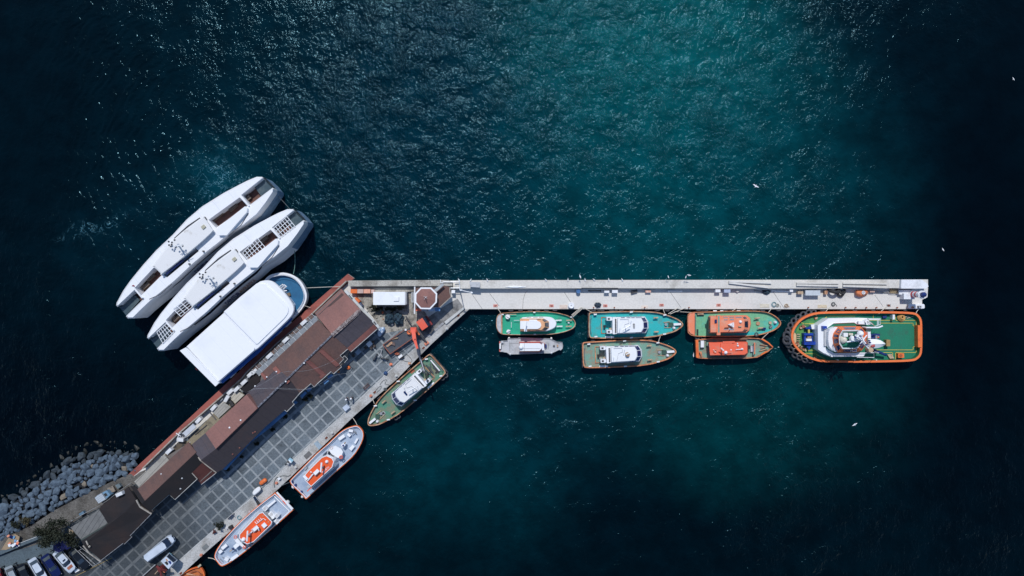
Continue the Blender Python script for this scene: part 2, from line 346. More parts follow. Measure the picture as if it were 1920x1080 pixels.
# paving pattern: square slabs with pale joints, a broad joint every third row
def paving_mat():
    m = mat('plaza_paving', (.145, .173, .196), (.100, .126, .148), rough=.8, scale=.16, lo=.35, hi=.7, fine=.2); n = m.node_tree.nodes; l = m.node_tree.links; p = n['Principled BSDF']
    src = p.inputs['Base Color'].links[0].from_socket
    tc = n.new('ShaderNodeTexCoord'); mp = n.new('ShaderNodeMapping'); mp.vector_type = 'POINT'; mp.inputs['Rotation'].default_value = (0, 0, R(-PANG)); gp = n.new('ShaderNodeNewGeometry'); l.new(gp.outputs['Position'], mp.inputs[0])
    sx = n.new('ShaderNodeSeparateXYZ'); l.new(mp.outputs[0], sx.inputs[0])
    def M2(op, a, b):
        q = n.new('ShaderNodeMath'); q.operation = op
        for i, v in enumerate((a, b)):
            if isinstance(v, (int, float)): q.inputs[i].default_value = v
            elif v is not None: l.new(v, q.inputs[i])
        return q.outputs[0]
    PX, PY = PITCH
    fx = M2('FRACT', M2('ADD', M2('DIVIDE', sx.outputs[0], PX), POFF[0]), None); fy = M2('FRACT', M2('ADD', M2('DIVIDE', sx.outputs[1], PY), POFF[1]), None)
    jx = M2('LESS_THAN', fx, .15); jy = M2('LESS_THAN', fy, .15)
    jw = M2('LESS_THAN', M2('ABSOLUTE', M2('SUBTRACT', sx.outputs[1], WIDEROW), None), .21)
    j = M2('MAXIMUM', M2('MAXIMUM', jx, jy), jw)
    vn = n.new('ShaderNodeTexNoise'); vn.inputs['Scale'].default_value = .9; vn.inputs['Detail'].default_value = 5; l.new(tc.outputs['Object'], vn.inputs['Vector'])
    wr = n.new('ShaderNodeMapRange'); wr.inputs[1].default_value = .32; wr.inputs[2].default_value = .56; wr.inputs[3].default_value = .35; wr.inputs[4].default_value = 1; l.new(vn.outputs[0], wr.inputs[0])
    cx_ = n.new('ShaderNodeCombineXYZ'); l.new(M2('FLOOR', M2('ADD', M2('DIVIDE', sx.outputs[0], PX), POFF[0]), None), cx_.inputs[0]); l.new(M2('FLOOR', M2('ADD', M2('DIVIDE', sx.outputs[1], PY), POFF[1]), None), cx_.inputs[1])
    wn = n.new('ShaderNodeTexWhiteNoise'); wn.noise_dimensions = '2D'; l.new(cx_.outputs[0], wn.inputs['Vector']); wm = n.new('ShaderNodeMapRange'); wm.inputs[3].default_value = .82; wm.inputs[4].default_value = 1.16; l.new(wn.outputs['Value'], wm.inputs[0])
    sm = n.new('ShaderNodeTexNoise'); sm.inputs['Scale'].default_value = .45; sm.inputs['Detail'].default_value = 7; sm.inputs['Distortion'].default_value = 1.5; l.new(gp.outputs['Position'], sm.inputs['Vector']); sr = n.new('ShaderNodeMapRange'); sr.inputs[1].default_value = .56; sr.inputs[2].default_value = .70; sr.inputs[3].default_value = 1; sr.inputs[4].default_value = .66; l.new(sm.outputs[0], sr.inputs[0])
    tone = M2('MULTIPLY', wm.outputs[0], sr.outputs[0]); s0 = n.new('ShaderNodeVectorMath'); s0.operation = 'SCALE'; l.new(src, s0.inputs[0]); l.new(tone, s0.inputs[3]); src = s0.outputs[0]
    # small brick coursing inside each slab
    br = n.new('ShaderNodeTexBrick'); br.inputs['Scale'].default_value = 4.2; br.inputs['Mortar Size'].default_value = .03; br.inputs['Color1'].default_value = (.8, .8, .8, 1); br.inputs['Color2'].default_value = (1.15, 1.15, 1.15, 1); br.inputs['Mortar'].default_value = (.75, .75, .75, 1); l.new(mp.outputs[0], br.inputs['Vector'])
    mu = n.new('ShaderNodeVectorMath'); mu.operation = 'MULTIPLY'; l.new(src, mu.inputs[0]); l.new(br.outputs[0], mu.inputs[1])
    mx = n.new('ShaderNodeMix'); mx.data_type = 'RGBA'; l.new(M2('MULTIPLY', j, wr.outputs[0]), mx.inputs[0]); l.new(mu.outputs[0], mx.inputs[6]); mx.inputs[7].default_value = (.275, .30, .315, 1)
    # light falloff at the lower end of the plaza, painted into the paving colour
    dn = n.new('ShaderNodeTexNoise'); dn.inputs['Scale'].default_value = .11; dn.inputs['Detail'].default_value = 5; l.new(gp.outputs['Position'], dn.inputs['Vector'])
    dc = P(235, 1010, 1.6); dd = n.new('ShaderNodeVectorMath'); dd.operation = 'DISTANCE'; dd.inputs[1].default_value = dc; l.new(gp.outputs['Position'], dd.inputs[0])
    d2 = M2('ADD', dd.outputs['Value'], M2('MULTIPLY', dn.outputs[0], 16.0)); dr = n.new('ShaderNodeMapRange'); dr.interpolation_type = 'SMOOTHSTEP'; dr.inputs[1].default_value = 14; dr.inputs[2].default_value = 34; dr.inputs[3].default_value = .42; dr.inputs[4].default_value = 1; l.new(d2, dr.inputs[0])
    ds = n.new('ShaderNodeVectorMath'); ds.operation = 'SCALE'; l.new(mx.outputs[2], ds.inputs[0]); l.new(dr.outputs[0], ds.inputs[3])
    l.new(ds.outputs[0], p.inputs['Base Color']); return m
PANG = 43.0; PITCH = (1.79, 1.745)
def _along(px, py):
    p = P(px, py, 1.6); a = R(PANG); return p.x * cos(a) + p.y * sin(a), -p.x * sin(a) + p.y * cos(a)
_a = _along(689.4, 701); POFF = (.075 - _a[0] / PITCH[0], .075 - _a[1] / PITCH[1]); WIDEROW = _along(346.9, 964.6)[1]
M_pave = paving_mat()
M_band = mat('quay_edge_stone', (.44, .44, .43), (.26, .25, .23), rough=.8, scale=.35, lo=.42, hi=.68, fine=.2, bump=.3)
M_gravel = mat('bare_earth', (.125, .118, .108), (.06, .055, .048), rough=.95, scale=.4, lo=.4, hi=.65, fine=.35, bump=.8, bscale=9)
M_road = mat('asphalt', (.035, .043, .052), (.02, .026, .032), rough=.85, scale=.3, fine=.2)
M_walk = mat('sidewalk_concrete', (.075, .105, .125), (.05, .07, .085), rough=.85, scale=.4, fine=.2)
M_redw = mat('red_walkway_paint', (.30, .085, .065), (.20, .055, .045), rough=.75, scale=.3, fine=.1)
# quay base: pier arm plus the slanting quay, running on out of frame at the lower left
quay_out = [(654, 526), (1728, 526), (1736, 531), (1740, 540), (1739, 557), (1729, 562), (1729, 579.5), (880, 579.5), (806.5, 647.5), (744, 711), (664, 780), (546, 894), (516, 922), (470, 963), (380, 1041), (250, 1160), (0, 1400), (-700, 1400), (-700, 1150), (0, 1012), (60, 985), (100, 958), (150, 932), (205, 905), (245, 892), (268, 866), (540, 620), (645, 530)]
q3(quay_out, -1.5, QZ, M_conc, 'quay', side=M_concd)
# plaza paving
plaza = [(700, 602), (722, 625), (756, 618), (792, 641), (775, 655), (728, 697), (648, 772), (531, 878), (505, 906), (455, 947), (370, 1020), (240, 1140), (100, 1180), (120, 1110), (180, 1066), (120, 1012), (116, 994), (246, 906), (268, 890), (420, 760), (520, 668), (640, 560)]
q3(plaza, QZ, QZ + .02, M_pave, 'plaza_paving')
# stone band along the slanting quay edge with its pale kerb line
band = [(872, 580), (880, 579.4), (806.5, 647.4), (744, 710.9), (664, 779.9), (546, 893.9), (516, 921.9), (380, 1040.9), (250, 1159), (232, 1143), (370, 1020.5), (455, 947.5), (505, 906.5), (531, 878.5), (648, 772.5), (728, 697.5), (775, 655.5), (800, 633)]
q3(band, QZ, QZ + .03, M_band, 'quay_edge')
M_line = mat('pale_kerb', (.50, .51, .50), (.34, .34, .33), rough=.7, scale=1, fine=.1)
def strip(pts, wpx, z, m, name, z0=None):
    b = B(); 
    for a, c in zip(pts, pts[1:]):
        d = hypot(c[0] - a[0], c[1] - a[1]); nx, ny = -(c[1] - a[1]) / d * wpx / 2, (c[0] - a[0]) / d * wpx / 2
        b.prism([(a[0] - nx, a[1] - ny), (c[0] - nx, c[1] - ny), (c[0] + nx, c[1] + ny), (a[0] + nx, a[1] + ny)], z0 if z0 is not None else z - .02, z, m)
    return b.obj(name)
struct(strip([(232, 1143), (370, 1020.5), (455, 947.5), (505, 906.5), (531, 878.5), (648, 772.5), (728, 697.5), (775, 655.5)], 1.5, QZ + .07, M_line, 'kerb_line', z0=QZ))
# earth path behind the sheds, sidewalk and parking road
q3([(-700, 1150), (0, 1012), (60, 985), (100, 958), (150, 932), (205, 905), (245, 888), (262, 902), (190, 950), (120, 985), (60, 1012), (0, 1040), (-700, 1200)], QZ, QZ + .03, M_gravel, 'earth_path')
q3([(-700, 1195), (-20, 1046), (60, 1024), (100, 1010), (118, 1016), (100, 1040), (60, 1052), (0, 1066), (-700, 1230)], QZ, QZ + .14, M_walk, 'sidewalk')
q3([(-700, 1229), (0, 1066), (60, 1052), (100, 1040), (118, 1018), (150, 1028), (190, 1062), (120, 1110), (60, 1190), (-700, 1390)], QZ, QZ + .012, M_road, 'parking_road')
struct(strip([(140, 1081), (210, 1046)], 1.1, QZ + .025, mat('faded_yellow', (.28, .20, .07), rough=.8), 'road_marking', z0=QZ + .014))
# worn earth yard between sheds and kiosk
q3([(664, 550), (772, 549), (800, 590), (770, 640), (722, 625), (706, 604)], QZ, QZ + .012, mat('yard_paving', (.36, .34, .30), (.17, .16, .14), rough=.9, scale=.9, lo=.42, hi=.6, fine=.35, bump=.5), 'yard')
q3([(795, 600), (836, 572), (858, 560), (872, 580), (800, 640), (776, 640)], QZ, QZ + .014, mat('oily_concrete', (.26, .255, .25), (.12, .12, .12), rough=.8, scale=.8, lo=.4, hi=.62, fine=.2), 'loading_apron')
q3([(-60, 1045), (60, 1002), (110, 975), (200, 935), (262, 885), (275, 880), (250, 915), (200, 960), (150, 1010), (130, 1030), (100, 1012), (40, 1030), (-60, 1062)], QZ, QZ + .008, M_gravel, 'waste_ground')
# red walkway along the outer side of the sheds
rw = [(652, 513.5), (664, 522), (655, 529), (590, 586), (462, 700), (267, 879), (246, 897), (237, 893), (445, 700), (540, 611)]
q3(rw, .9, QZ + .02, M_redw, 'red_walkway', side=M_concd)
# pier joints (fine cuts across the deck)
bj = B(); mj = mat('dark_joint_gap', (.12, .12, .115), rough=.9)  # dark fill colour of the cut joints
for a, c in (((884, 550), (904, 579)), ((918, 550), (936, 574)), ((1058, 548), (1076, 576)), ((1257, 548), (1277, 577)), ((1450, 548), (1471, 579)), ((1640, 553), (1656, 575))):
    d = hypot(c[0] - a[0], c[1] - a[1]); nx, ny = -(c[1] - a[1]) / d * .3, (c[0] - a[0]) / d * .3
    bj.prism([(a[0] - nx, a[1] - ny), (c[0] - nx, c[1] - ny), (c[0] + nx, c[1] + ny), (a[0] + nx, a[1] + ny)], QZ - .05, QZ + .006, mj)
for pts in ([(989, 545), (985, 549), (981, 562), (980, 579)],):
    bj.tube([P(x, y, QZ + .01) for x, y in pts], .025, mj, n=4)
struct(bj.obj('pier_joints'))

# ------------------------------------------------------------------ breakwater parapet on the pier's outer edge
pw = thing('parapet_wall', 'long raised concrete wall on the open-sea side of the pier', 'wall', P(1200, 533, QZ))
b = B(); M_wall = mat('parapet_concrete', (.60, .575, .53), (.40, .38, .34), rough=.9, scale=.3, lo=.5, hi=.75, bump=.15, bscale=5, fine=.12)
b.prism([(856, 525.5), (1740, 524), (1740, 540), (1500, 541), (1160, 540.5), (850, 541)], -1, QZ + 1.15, M_wall); b.obj('wall_body', pw)
b = B(); b.prism([(652, 526), (840, 525), (848, 530), (848, 536), (655, 537)], -1, QZ + 1.5, M_concd); b.obj('old_wall_section', pw)
b = B(); b.prism([(664, 539), (842, 540), (842, 546), (665, 548)], QZ, QZ + .55, M_concd); b.prism([(848, 541), (1640, 541.5), (1640, 543.6), (860, 543.6)], QZ, QZ + .3, M_wall); b.obj('wall_footing', pw)
b = B()
for x in (706, 752, 806): b.prism([(x, 526), (x + .9, 526), (x + .9, 533), (x, 533)], QZ, QZ + 1.506, mj)
b.tube([P(1090 + .0, 540.2, QZ + 1.2), P(1159, 540.2, QZ + 1.2)], .05, M_dark, n=4)
b.obj('wall_joint', pw)
# white concrete head and steps at the pier's end
b = B(); mhead = mat('whitewashed_concrete', (.72, .73, .76), (.52, .53, .55), rough=.7, scale=.5, fine=.08)
b.prism([(1690, 524.2), (1728, 524.2), (1739, 532), (1741, 537), (1736, 541), (1689, 541)], -.5, QZ + 1.7, mhead); b.obj('wall_head', pw)
# ------------------------------------------------------------------ the three white passenger boats
class Off:
    def __init__(s, dx, dy): s.dx, s.dy = dx, dy
    def __call__(s, x, y, z=0.0): return P(x + s.dx, y + s.dy, z)
M_teak = mat('brown_deck', (.135, .055, .038), (.07, .035, .028), rough=.6, scale=.8, lo=.4, hi=.6)
M_slat = ribbed('slatted_bench', (.15, .115, .09), (.05, .035, .03), 41, .22, .3)
M_gdeck = mat('tinted_deck_glass', (.055, .085, .10), (.09, .12, .13), rough=.2, scale=.5)
M_navy = mat('navy_lettering', (.01, .03, .16), rough=.5)
M_peach = mat('orange_grey_lettering', (.55, .36, .30), rough=.5)
M_bwhite = mat('gelcoat_white', (.79, .80, .82), (.66, .68, .71), rough=.3, scale=.18, lo=.5, hi=.8, fine=.025)
M_panel = ribbed('panelled_white', (.79, .80, .82), (.60, .62, .66), 41 + 90, 2.9, .013, rough=.35, col2=(.68, .69, .71), scale=.35, lo=.52, hi=.8, fine=.03)
M_bowb = mat('slate_blue_bow', (.16, .25, .36), (.10, .17, .26), rough=.45, scale=1.2)
M_hullb = mat('blue_grey_hull', (.20, .30, .42), (.13, .20, .30), rough=.45, scale=.4)
M_soot = mat('stained_white', (.70, .70, .70), (.48, .46, .43), rough=.5, scale=.9, lo=.56, hi=.8, fine=.05)
def fit_text(txt, wd, ht, m, name, parent, org, xa, ya, shear=0, bold=0):
    """lettering wd x ht metres, centred on org, reading along xa with its top towards ya"""
    t = text_mesh(txt, 1, m, name, parent, Matrix.Identity(4), shear, bold); me = t.data; o0 = parent_world(parent)
    xs = [v.co.x + o0.x for v in me.vertices]; ys = [v.co.y + o0.y for v in me.vertices]
    sx, sy = wd / (max(xs) - min(xs)), ht / (max(ys) - min(ys)); cx, cy = (max(xs) + min(xs)) / 2, (max(ys) + min(ys)) / 2
    xa, ya = Vector(xa).normalized(), Vector(ya).normalized(); za = xa.cross(ya); org = Vector(org)
    for v in me.vertices:
        q = v.co + o0; r = org + xa * (q.x - cx) * sx + ya * (q.y - cy) * sy + za * q.z; v.co = r - o0
    return t
def catamaran(dx, dy, label, grille, flag, deckglass):
    F = Off(dx, dy)
    t = thing('passenger_ferry', label, 'ferry', F(366, 462, 0), 'white catamaran ferries side by side')
    left = [(491.7, 331.6), (481, 331.4), (465, 338), (450, 345.5), (419, 362), (379, 387), (350, 411.5), (324, 440), (292.6, 469.6), (268, 497), (244.4, 526), (231, 545), (218.5, 568), (217.8, 573), (221, 575.5)]
    right = [(236, 593), (240, 597.5), (250, 597.2), (264, 583), (283, 565), (304, 548), (329, 527), (361, 497), (389, 473), (417, 451), (430, 439), (457, 423), (483, 402), (500, 380), (513.5, 360), (513.6, 354), (511, 352)]
    outline = left + [(252.8, 545.5), (268.5, 561)] + right + [(468.8, 384), (455, 366), (494.5, 334.5)]
    body = left + right + [(505, 344)]
    # hull and walls
    b = B(F); lo = [(x + 2, y + 1) for x, y in body]
    top = b.W([(p[0], p[1]) for p in body], 5.2); c = sum(top, Vector()) / len(top)
    def ring(z, k, dz=0): return [Vector((c.x + (p.x - c.x) * k, c.y + (p.y - c.y) * k, z)) for p in top]
    def oring(z, k):
        a0, a1 = b.W(body, 5.2), b.W(inset(body, -k), 5.2); ax_ = (F(505, 342) - F(228, 582)).normalized(); u_ = [(p - c).dot(ax_) for p in a0]; h_ = max(u_)
        return [Vector((*(p.lerp(q, max(.08, 1 - (abs(u) / h_) ** 3)) if k > 0 else q)[:2], z)) for p, q, u in zip(a0, a1, u_)]
    b.loft([oring(-.6, -5), oring(.5, 0), oring(.95, 4)], M_hullb, cap=False)
    
    rs = [oring(.95, 5.5), oring(1.1, 6), oring(3.6, .6)]; n_ = len(rs[0]); bow = F(455, 385).x
    for ra, rb_ in zip(rs, rs[1:]):
        for i in range(n_):
            j = (i + 1) % n_; b.mesh([ra[i], ra[j], rb_[j], rb_[i]], [(0, 1, 2, 3)], M_bowb if min(ra[i].x, ra[j].x) > F(480, 385).x or max(ra[i].x, ra[j].x) < F(250, 597).x else M_bwhite)
    b.mesh(oring(3.0, -1), [tuple(q) for q in tessellate_polygon([oring(3.0, -1)])], M_bwhite); b.obj('hull', t)
    # two stories of wall: left and right runs only (the ends are open between the prongs)
    b = B(F)
    for run, s_ in ((left, 1), (right, -1)):
        a = b.W(run, 5.2)
        b.mesh([Vector((p.x, p.y, 3.0)) for p in a] + a, [(i, i + 1, len(a) + i + 1, len(a) + i) for i in range(len(a) - 1)], M_bwhite)
    b.obj('side_wall', t)
    for run, sg in ((left[4:11], -1), (right[5:11], -1)):
        b = B(F); a = b.W(run, 5.2); n = len(a); out = []
        for i, p in enumerate(a):
            e_ = (a[min(i + 1, n - 1)] - a[max(i - 1, 0)]).normalized(); nn = Vector((e_.y, -e_.x, 0))
            if nn.dot(p - c) < 0: nn = -nn
            out.append((p, nn))
        zt = [4.95] * n; zb = [4.45 if i in (0, n - 1) else 3.7 for i in range(n)]
        lo_ = [Vector((p.x, p.y, zb[i])) + nn * .09 for i, (p, nn) in enumerate(out)]; hi_ = [Vector((p.x, p.y, zt[i])) + nn * .09 for i, (p, nn) in enumerate(out)]
        b.mesh(lo_ + hi_, [(i, i + 1, n + i + 1, n + i) for i in range(n - 1)], M_glass)
        li = [Vector((p.x, p.y, zb[i])) - nn * .05 for i, (p, nn) in enumerate(out)]; hi2 = [Vector((p.x, p.y, zt[i])) - nn * .05 for i, (p, nn) in enumerate(out)]
        b.mesh(lo_ + li, [(i, i + 1, n + i + 1, n + i) for i in range(n - 1)], M_glass); b.mesh(hi_ + hi2, [(i, i + 1, n + i + 1, n + i) for i in range(n - 1)], M_glass)
        b.obj('window_band', t)
    # roof shell with its openings
    holes = [[(449, 370), (463.5, 386), (405, 427.5), (391, 412)], [(288.9, 501), (304.6, 514.6), (264.8, 554), (252.8, 539.5)], [(306, 515.5), (313, 520.5), (373, 470.5), (366.7, 465)]]
    b = B(F); ot = inset(outline, 2.2)
    b.prism(ot, 4.2, 6.1, M_panel, side=M_bwhite, holes=holes)
    r0 = b.W(outline, 5.2); r1 = b.W(outline, 5.6); r2 = b.W(ot, 6.1)
    b.loft([r0, r1, r2], M_bwhite, cap=False); b.obj('roof', t)
    b = B(F); b.prism(inset(body, 8), 3.9, 4.2, M_teak); b.obj('upper_deck', t)
    b = B(F); b.prism([(493, 335.5), (476, 349), (489.5, 367.5), (511.5, 353.5)], 3.02, 5.0, M_gdeck); b.obj('bow_deck', t)
    b = B(F); b.prism([(222, 573), (249, 549), (262, 563), (237, 592)], 3.02, 4.6, M_gdeck); b.obj('stern_deck', t)
    for q in (((450.5, 369.5), (467, 386.5)), ((252, 541), (267, 559))): b = B(F); b.tube([F(*q[0], 6.25), F(*q[1], 6.25)], .13, M_bwhite); b.obj('cross_beam', t)
    # benches seen through the openings
    for (x, y, l, w_) in ((405, 405, 26, 9), (436, 388, 18, 8), (278, 522, 26, 8), (272, 535, 16, 8), (464, 372, 12, 8)):
        b = B(F); b.prism(rect(x, y, l, w_, 41), 4.2, 4.75, M_slat); b.obj('bench', t)
    if grille:
        for q in (((454.5, 368), (479.5, 345), (495, 363.6), (468, 384), 6, 3), ((397, 413.6), (424, 385.5), (439, 403), (407.6, 428), 6, 3), ((288.9, 501), (304, 514), (281, 533), (266.5, 519), 4, 3), ((236, 562), (254, 546), (268.5, 560.5), (247, 583), 5, 3)):
            A, Bq, Cq, Dq, nu, nv = q; b = B(F)
            vs = [Vector((*p, 0)) for p in (A, Bq, Cq, Dq)]
            for i in range(nu + 1):
                k = i / nu; a = vs[0].lerp(vs[1], k); e = vs[3].lerp(vs[2], k); b.tube([F(a.x, a.y, 6.3), F(e.x, e.y, 6.3)], .055, M_bwhite, n=4)
            for j in range(nv + 1):
                k = j / nv; a = vs[0].lerp(vs[3], k); e = vs[1].lerp(vs[2], k); b.tube([F(a.x, a.y, 6.3), F(e.x, e.y, 6.3)], .055, M_bwhite, n=4)
            b.obj('pergola_grille', t)
    # raised fairing on the inner side of the bow and the crease at the stern
    b = B(F); f = [(405, 429.5), (459, 387), (463.5, 391), (462.5, 398), (443, 420), (425, 441), (410, 441)]
    b.prism(f, 6.1, 6.7, M_bwhite, k0=1.03)
    b.obj('fairing', t)
    for q in ([(280, 561), (300, 552), (322, 533)], [(428, 443), (452, 422), (466, 400)]): b = B(F); b.tube([F(x, y, 6.12) for x, y in q], .06, M_dark, n=4); b.obj('crease_line', t)
    # wheelhouse with its long white canopy
    can = smoothpoly([(377, 409.5), (384, 409), (397.5, 428), (396.5, 437), (350, 478), (306, 512.5), (302, 512), (290, 500), (289, 496.5), (327, 449)], 3, True)
    b = B(F); b.prism([(378, 412), (393, 433), (304, 509), (292, 498)], 6.1, 6.75, M_bwhite); b.obj('wheelhouse', t)
    b = B(F); b.prism([(341, 487), (342.5, 489), (312, 514), (310.5, 512)], 6.12, 6.5, M_navy); b.obj('wheelhouse_window', t)
    b = B(F); r = b.W(can, 6.7); rt = b.W(inset(can, 1.4), 7.0); b.loft([r, [p + Vector((0, 0, .2)) for p in r], rt], M_soot, capb=True); b.obj('wheelhouse_roof', t)
    b = B(F); b.prism(rect(381, 425.5, 7, 6, 41), 7.0, 7.2, mat('beige_hatch', (.42, .40, .30), rough=.6)); b.obj('hatch', t)
    b = B(F); b.tube([F(327, 447, 6.25), F(352, 424, 6.25), F(375, 408.5, 6.25)], .1, M_dark, n=4)
    b.tube([F(382.5, 408, 6.2), F(386, 413, 6.2)], .3, M_dark, n=5); b.obj('gutter', t)
    # glazed side stair well
    b = B(F); b.loft([[F(308, 517, 5.0), F(312, 520, 5.0), F(360, 479, 5.0), F(356, 476, 5.0)], [F(308, 516, 5.9), F(311, 518.5, 5.9), F(358, 478, 5.9), F(355, 475.5, 5.9)]], mat('smoky_glass', (.10, .16, .24), rough=.15)); b.obj('stair_screen', t)
    # radar mast: stub, spreaders and dark lamps
    b = B(F); rnd = random.Random(4); cx, cy = 336, 461
    b.tube([F(cx, cy, 7.0), F(cx - 3, cy, 9.6)], .11, M_white)
    for k in range(9):
        a = k * .7; b.tube([F(cx, cy, 8.1 + .15 * k), F(cx + cos(a) * rnd.uniform(5, 11), cy + sin(a) * rnd.uniform(3, 6), 8.3 + .12 * k)], .05, M_white, n=4)
    b.obj('mast', t)
    for (x, y) in ((316, 453), (327, 450), (322, 454.5), (316.5, 459.5), (321.5, 458.5), (320, 462), (330, 463.5), (336, 462), (342, 461.2)):
        b = B(F); b.dome(x, y, 8.0, .16, M_dark, n=8, st=3); b.obj('lamp', t)
    b = B(F); b.cyl(380.5, 471, 6.1, 6.5, .13, M_dark, n=8); b.obj('vent', t)
    b = B(F); b.cyl(354, 495, 6.1, 6.5, .13, M_dark, n=8); b.obj('vent', t)
    # name on the side
    a, e = F(361, 497, 5.2), F(417, 451, 5.2); d = (e - a); d.z = 0; d.normalize(); nrm = Vector((d.y, -d.x, 0))
    for txt, px, py, wd, m in (('DENTUR', 379, 501, 2.9, M_navy), ('AVRASYA', 406, 477, 3.4, M_peach)):
        q = F(px, py, 2.4); k = (q - a).dot(d); o = Vector((a.x, a.y, 0)) + d * k + nrm * .36; o.z = 2.35; up = Vector((0, 0, 2.5)) - nrm * .47
        fit_text(txt, wd, 1.3, m, 'side_lettering', t, o, d, up, shear=.25, bold=.02)
    q = F(361, 513, 2.4); k = (q - a).dot(d); o = Vector((a.x, a.y, 0)) + d * k + nrm * .58; b = B(LOC)
    for i in range(4):
        z = 1.8 + .28 * i; s_ = o + d * (-.55 + .12 * i) - nrm * (.055 * i); b.mesh([s_ + Vector((0, 0, z)), s_ + d * (.9 - .16 * i) + Vector((0, 0, z)), s_ + d * (1.0 - .16 * i) + Vector((0, 0, z + .13)), s_ + d * .1 + Vector((0, 0, z + .13))], [(0, 1, 2, 3)], M_peach)
    b.obj('emblem', t)
    if flag:
        mr = mat('flag_red', (.50, .03, .05), rough=.7)
        b = B(F); b.tube([F(250, 537, 6.1), F(253, 538, 7.0)], .03, M_white, n=4); b.loft([[F(247, 537, 6.7), F(250, 536, 6.8), F(253, 537.5, 6.75)], [F(247.5, 535.5, 6.9), F(250, 534, 7.0), F(253, 536, 6.95)]], mr, capb=True); b.obj('flag', t)
    return t
catamaran(0, 0, 'outer white catamaran ferry with open brown deck wells, farthest out to sea', False, True, False)
catamaran(58, 60.6, 'white catamaran ferry with gridded deck openings, moored between the other two white boats', True, False, True)

# excursion boat with the broad plain white roof and blue foredeck
def excursion():
    t = thing('excursion_boat', 'broad white-roofed excursion boat with blue foredeck beside the red walkway', 'boat', P(455, 620, 0))
    M_bd = mat('blue_foredeck', (.015, .13, .27), (.012, .10, .22), rough=.45, scale=.4, fine=.06)
    M_roof = ribbed('membrane_roof', (.80, .81, .84), (.70, .72, .76), 43 + 90, 2.4, .015, rough=.45, col2=(.71, .73, .77), scale=.22, lo=.45, hi=.8, fine=.02)
    bow = smoothpoly([(495, 526), (502, 518.5), (511, 514), (531, 511), (551, 516.5), (566, 530), (575, 551), (572, 569), (561, 585.5), (547.5, 600)], 3)
    hull = bow + [(520, 627), (484, 661), (418, 717.5), (408, 720), (352, 655), (352, 650), (420, 588)]
    b = B(); top = b.W(hull, 2.6); c = sum(top, Vector()) / len(top)
    rg = lambda z, k: [Vector((c.x + (p.x - c.x) * k, c.y + (p.y - c.y) * k, z)) for p in top]
    b.loft([rg(-.6, .9), rg(.5, .94)], mat('blue_boot_top', (.02, .07, .20), rough=.4), cap=False); b.loft([rg(.5, .945), rg(2.6, 1.0)], M_bwhite, cap=False)
    b.obj('hull', t)
    inn = inset(hull, 4.0); b = B(); a = b.W(hull, 2.6); a2 = b.W(inn, 2.6); n = len(a)
    b.mesh(a + a2, [(i, (i + 1) % n, n + (i + 1) % n, n + i) for i in range(n)], M_bwhite)
    a3 = [Vector((p.x, p.y, 1.75)) for p in a2]; b.mesh(a2 + a3, [(i, (i + 1) % n, n + (i + 1) % n, n + i) for i in range(n)], M_bwhite); b.obj('bulwark', t)
    b = B(); b.prism(inset(hull, 3.0), 1.6, 1.8, M_bd); b.obj('foredeck', t)
    # inner rail line along the bow
    b = B(); b.tube([P(x, y, 2.9) for x, y in inset(hull, 5)[2:26]], .05, M_white, n=4); b.obj('rail', t)
    # saloon walls with long windows
    sal = [(424, 592), (492, 535), (520, 545), (540, 572), (536, 594), (480, 650), (415, 708), (358, 655)]
    b = B(); b.prism(sal, 1.8, 5.7, M_bwhite); b.obj('saloon', t)
    b = B(); W_ = b.W(sal, 5.7); fl = lambda p, z: Vector((p.x, p.y, z))
    for i in range(len(W_)):
        p, q = W_[i], W_[(i + 1) % len(W_)]; L = (q - p).length; n = max(1, int(L / 1.6))
        for j in range(n):
            u, v = p.lerp(q, j / n), p.lerp(q, (j + 1) / n)
            for z0, z1 in ((2.2, 3.5), (4.0, 5.3)): pane(b, (fl(u, z0), fl(v, z0), fl(v, z1), fl(u, z1)), M_glassb, .1, .1, .04)
    b.obj('window_row', t)
    # side gallery: blue strake below the eave, white rubbing pieces
    b = B(); b.prism([(548, 596), (545, 602), (483, 664), (417, 719), (413, 714), (478, 656), (540, 598)], 3.7, 4.0, mat('bright_blue_strake', (.02, .12, .42), rough=.4)); b.obj('gallery_strake', t)
    for k in range(7):
        u = k / 7; x, y = 545 + (424 - 545) * u, 604 + (715 - 604) * u
        b = B(); b.prism(rect(x - 5, y + 4, 14, 3.2, 43), 2.6, 2.9, M_bwhite); b.obj('fender_board', t)
    # roofs
    fair = smoothpoly([(481, 531), (497, 526.5), (512, 527), (528, 540), (546, 563), (552, 577), (549, 590), (538, 602), (486, 654), (470, 660), (424, 595), (420, 586)], 4, True)
    fair = [(419, 585), (450, 557), (481, 532)] + smoothpoly([(488, 527.5), (500, 525.5), (513, 528.5), (528, 542), (546, 564), (552, 578), (549, 590), (540, 601)], 4) + [(512, 628), (484, 654), (479, 657)]
    b = B(); r = b.W(fair, 5.9); b.loft([[p - Vector((0, 0, .25)) for p in r], r, b.W(inset(fair, 1.6), 6.15)], M_bwhite); b.obj('roof_fairing', t)
    top_ = [(419.5, 584.5), (450, 557.5), (480, 532.5)] + smoothpoly([(488, 530.5), (497, 532), (508, 541), (524, 556), (537, 570), (541.5, 579), (540, 588), (533, 598)], 4) + [(508, 622), (484, 645.5), (480, 646)]
    b = B(); r = b.W(top_, 6.2); b.loft([[p - Vector((0, 0, .3)) for p in r], r, b.W(inset(top_, 1.2), 6.34)], M_roof); b.obj('front_roof', t)
    aft = [(349.6, 650), (420.5, 586), (479, 650), (477.5, 657.5), (410, 716.5)]
    b = B(); r = b.W(aft, 5.95); b.loft([[p - Vector((0, 0, .3)) for p in r], r, b.W(inset(aft, 1.5), 6.2)], M_roof); b.obj('aft_roof', t)
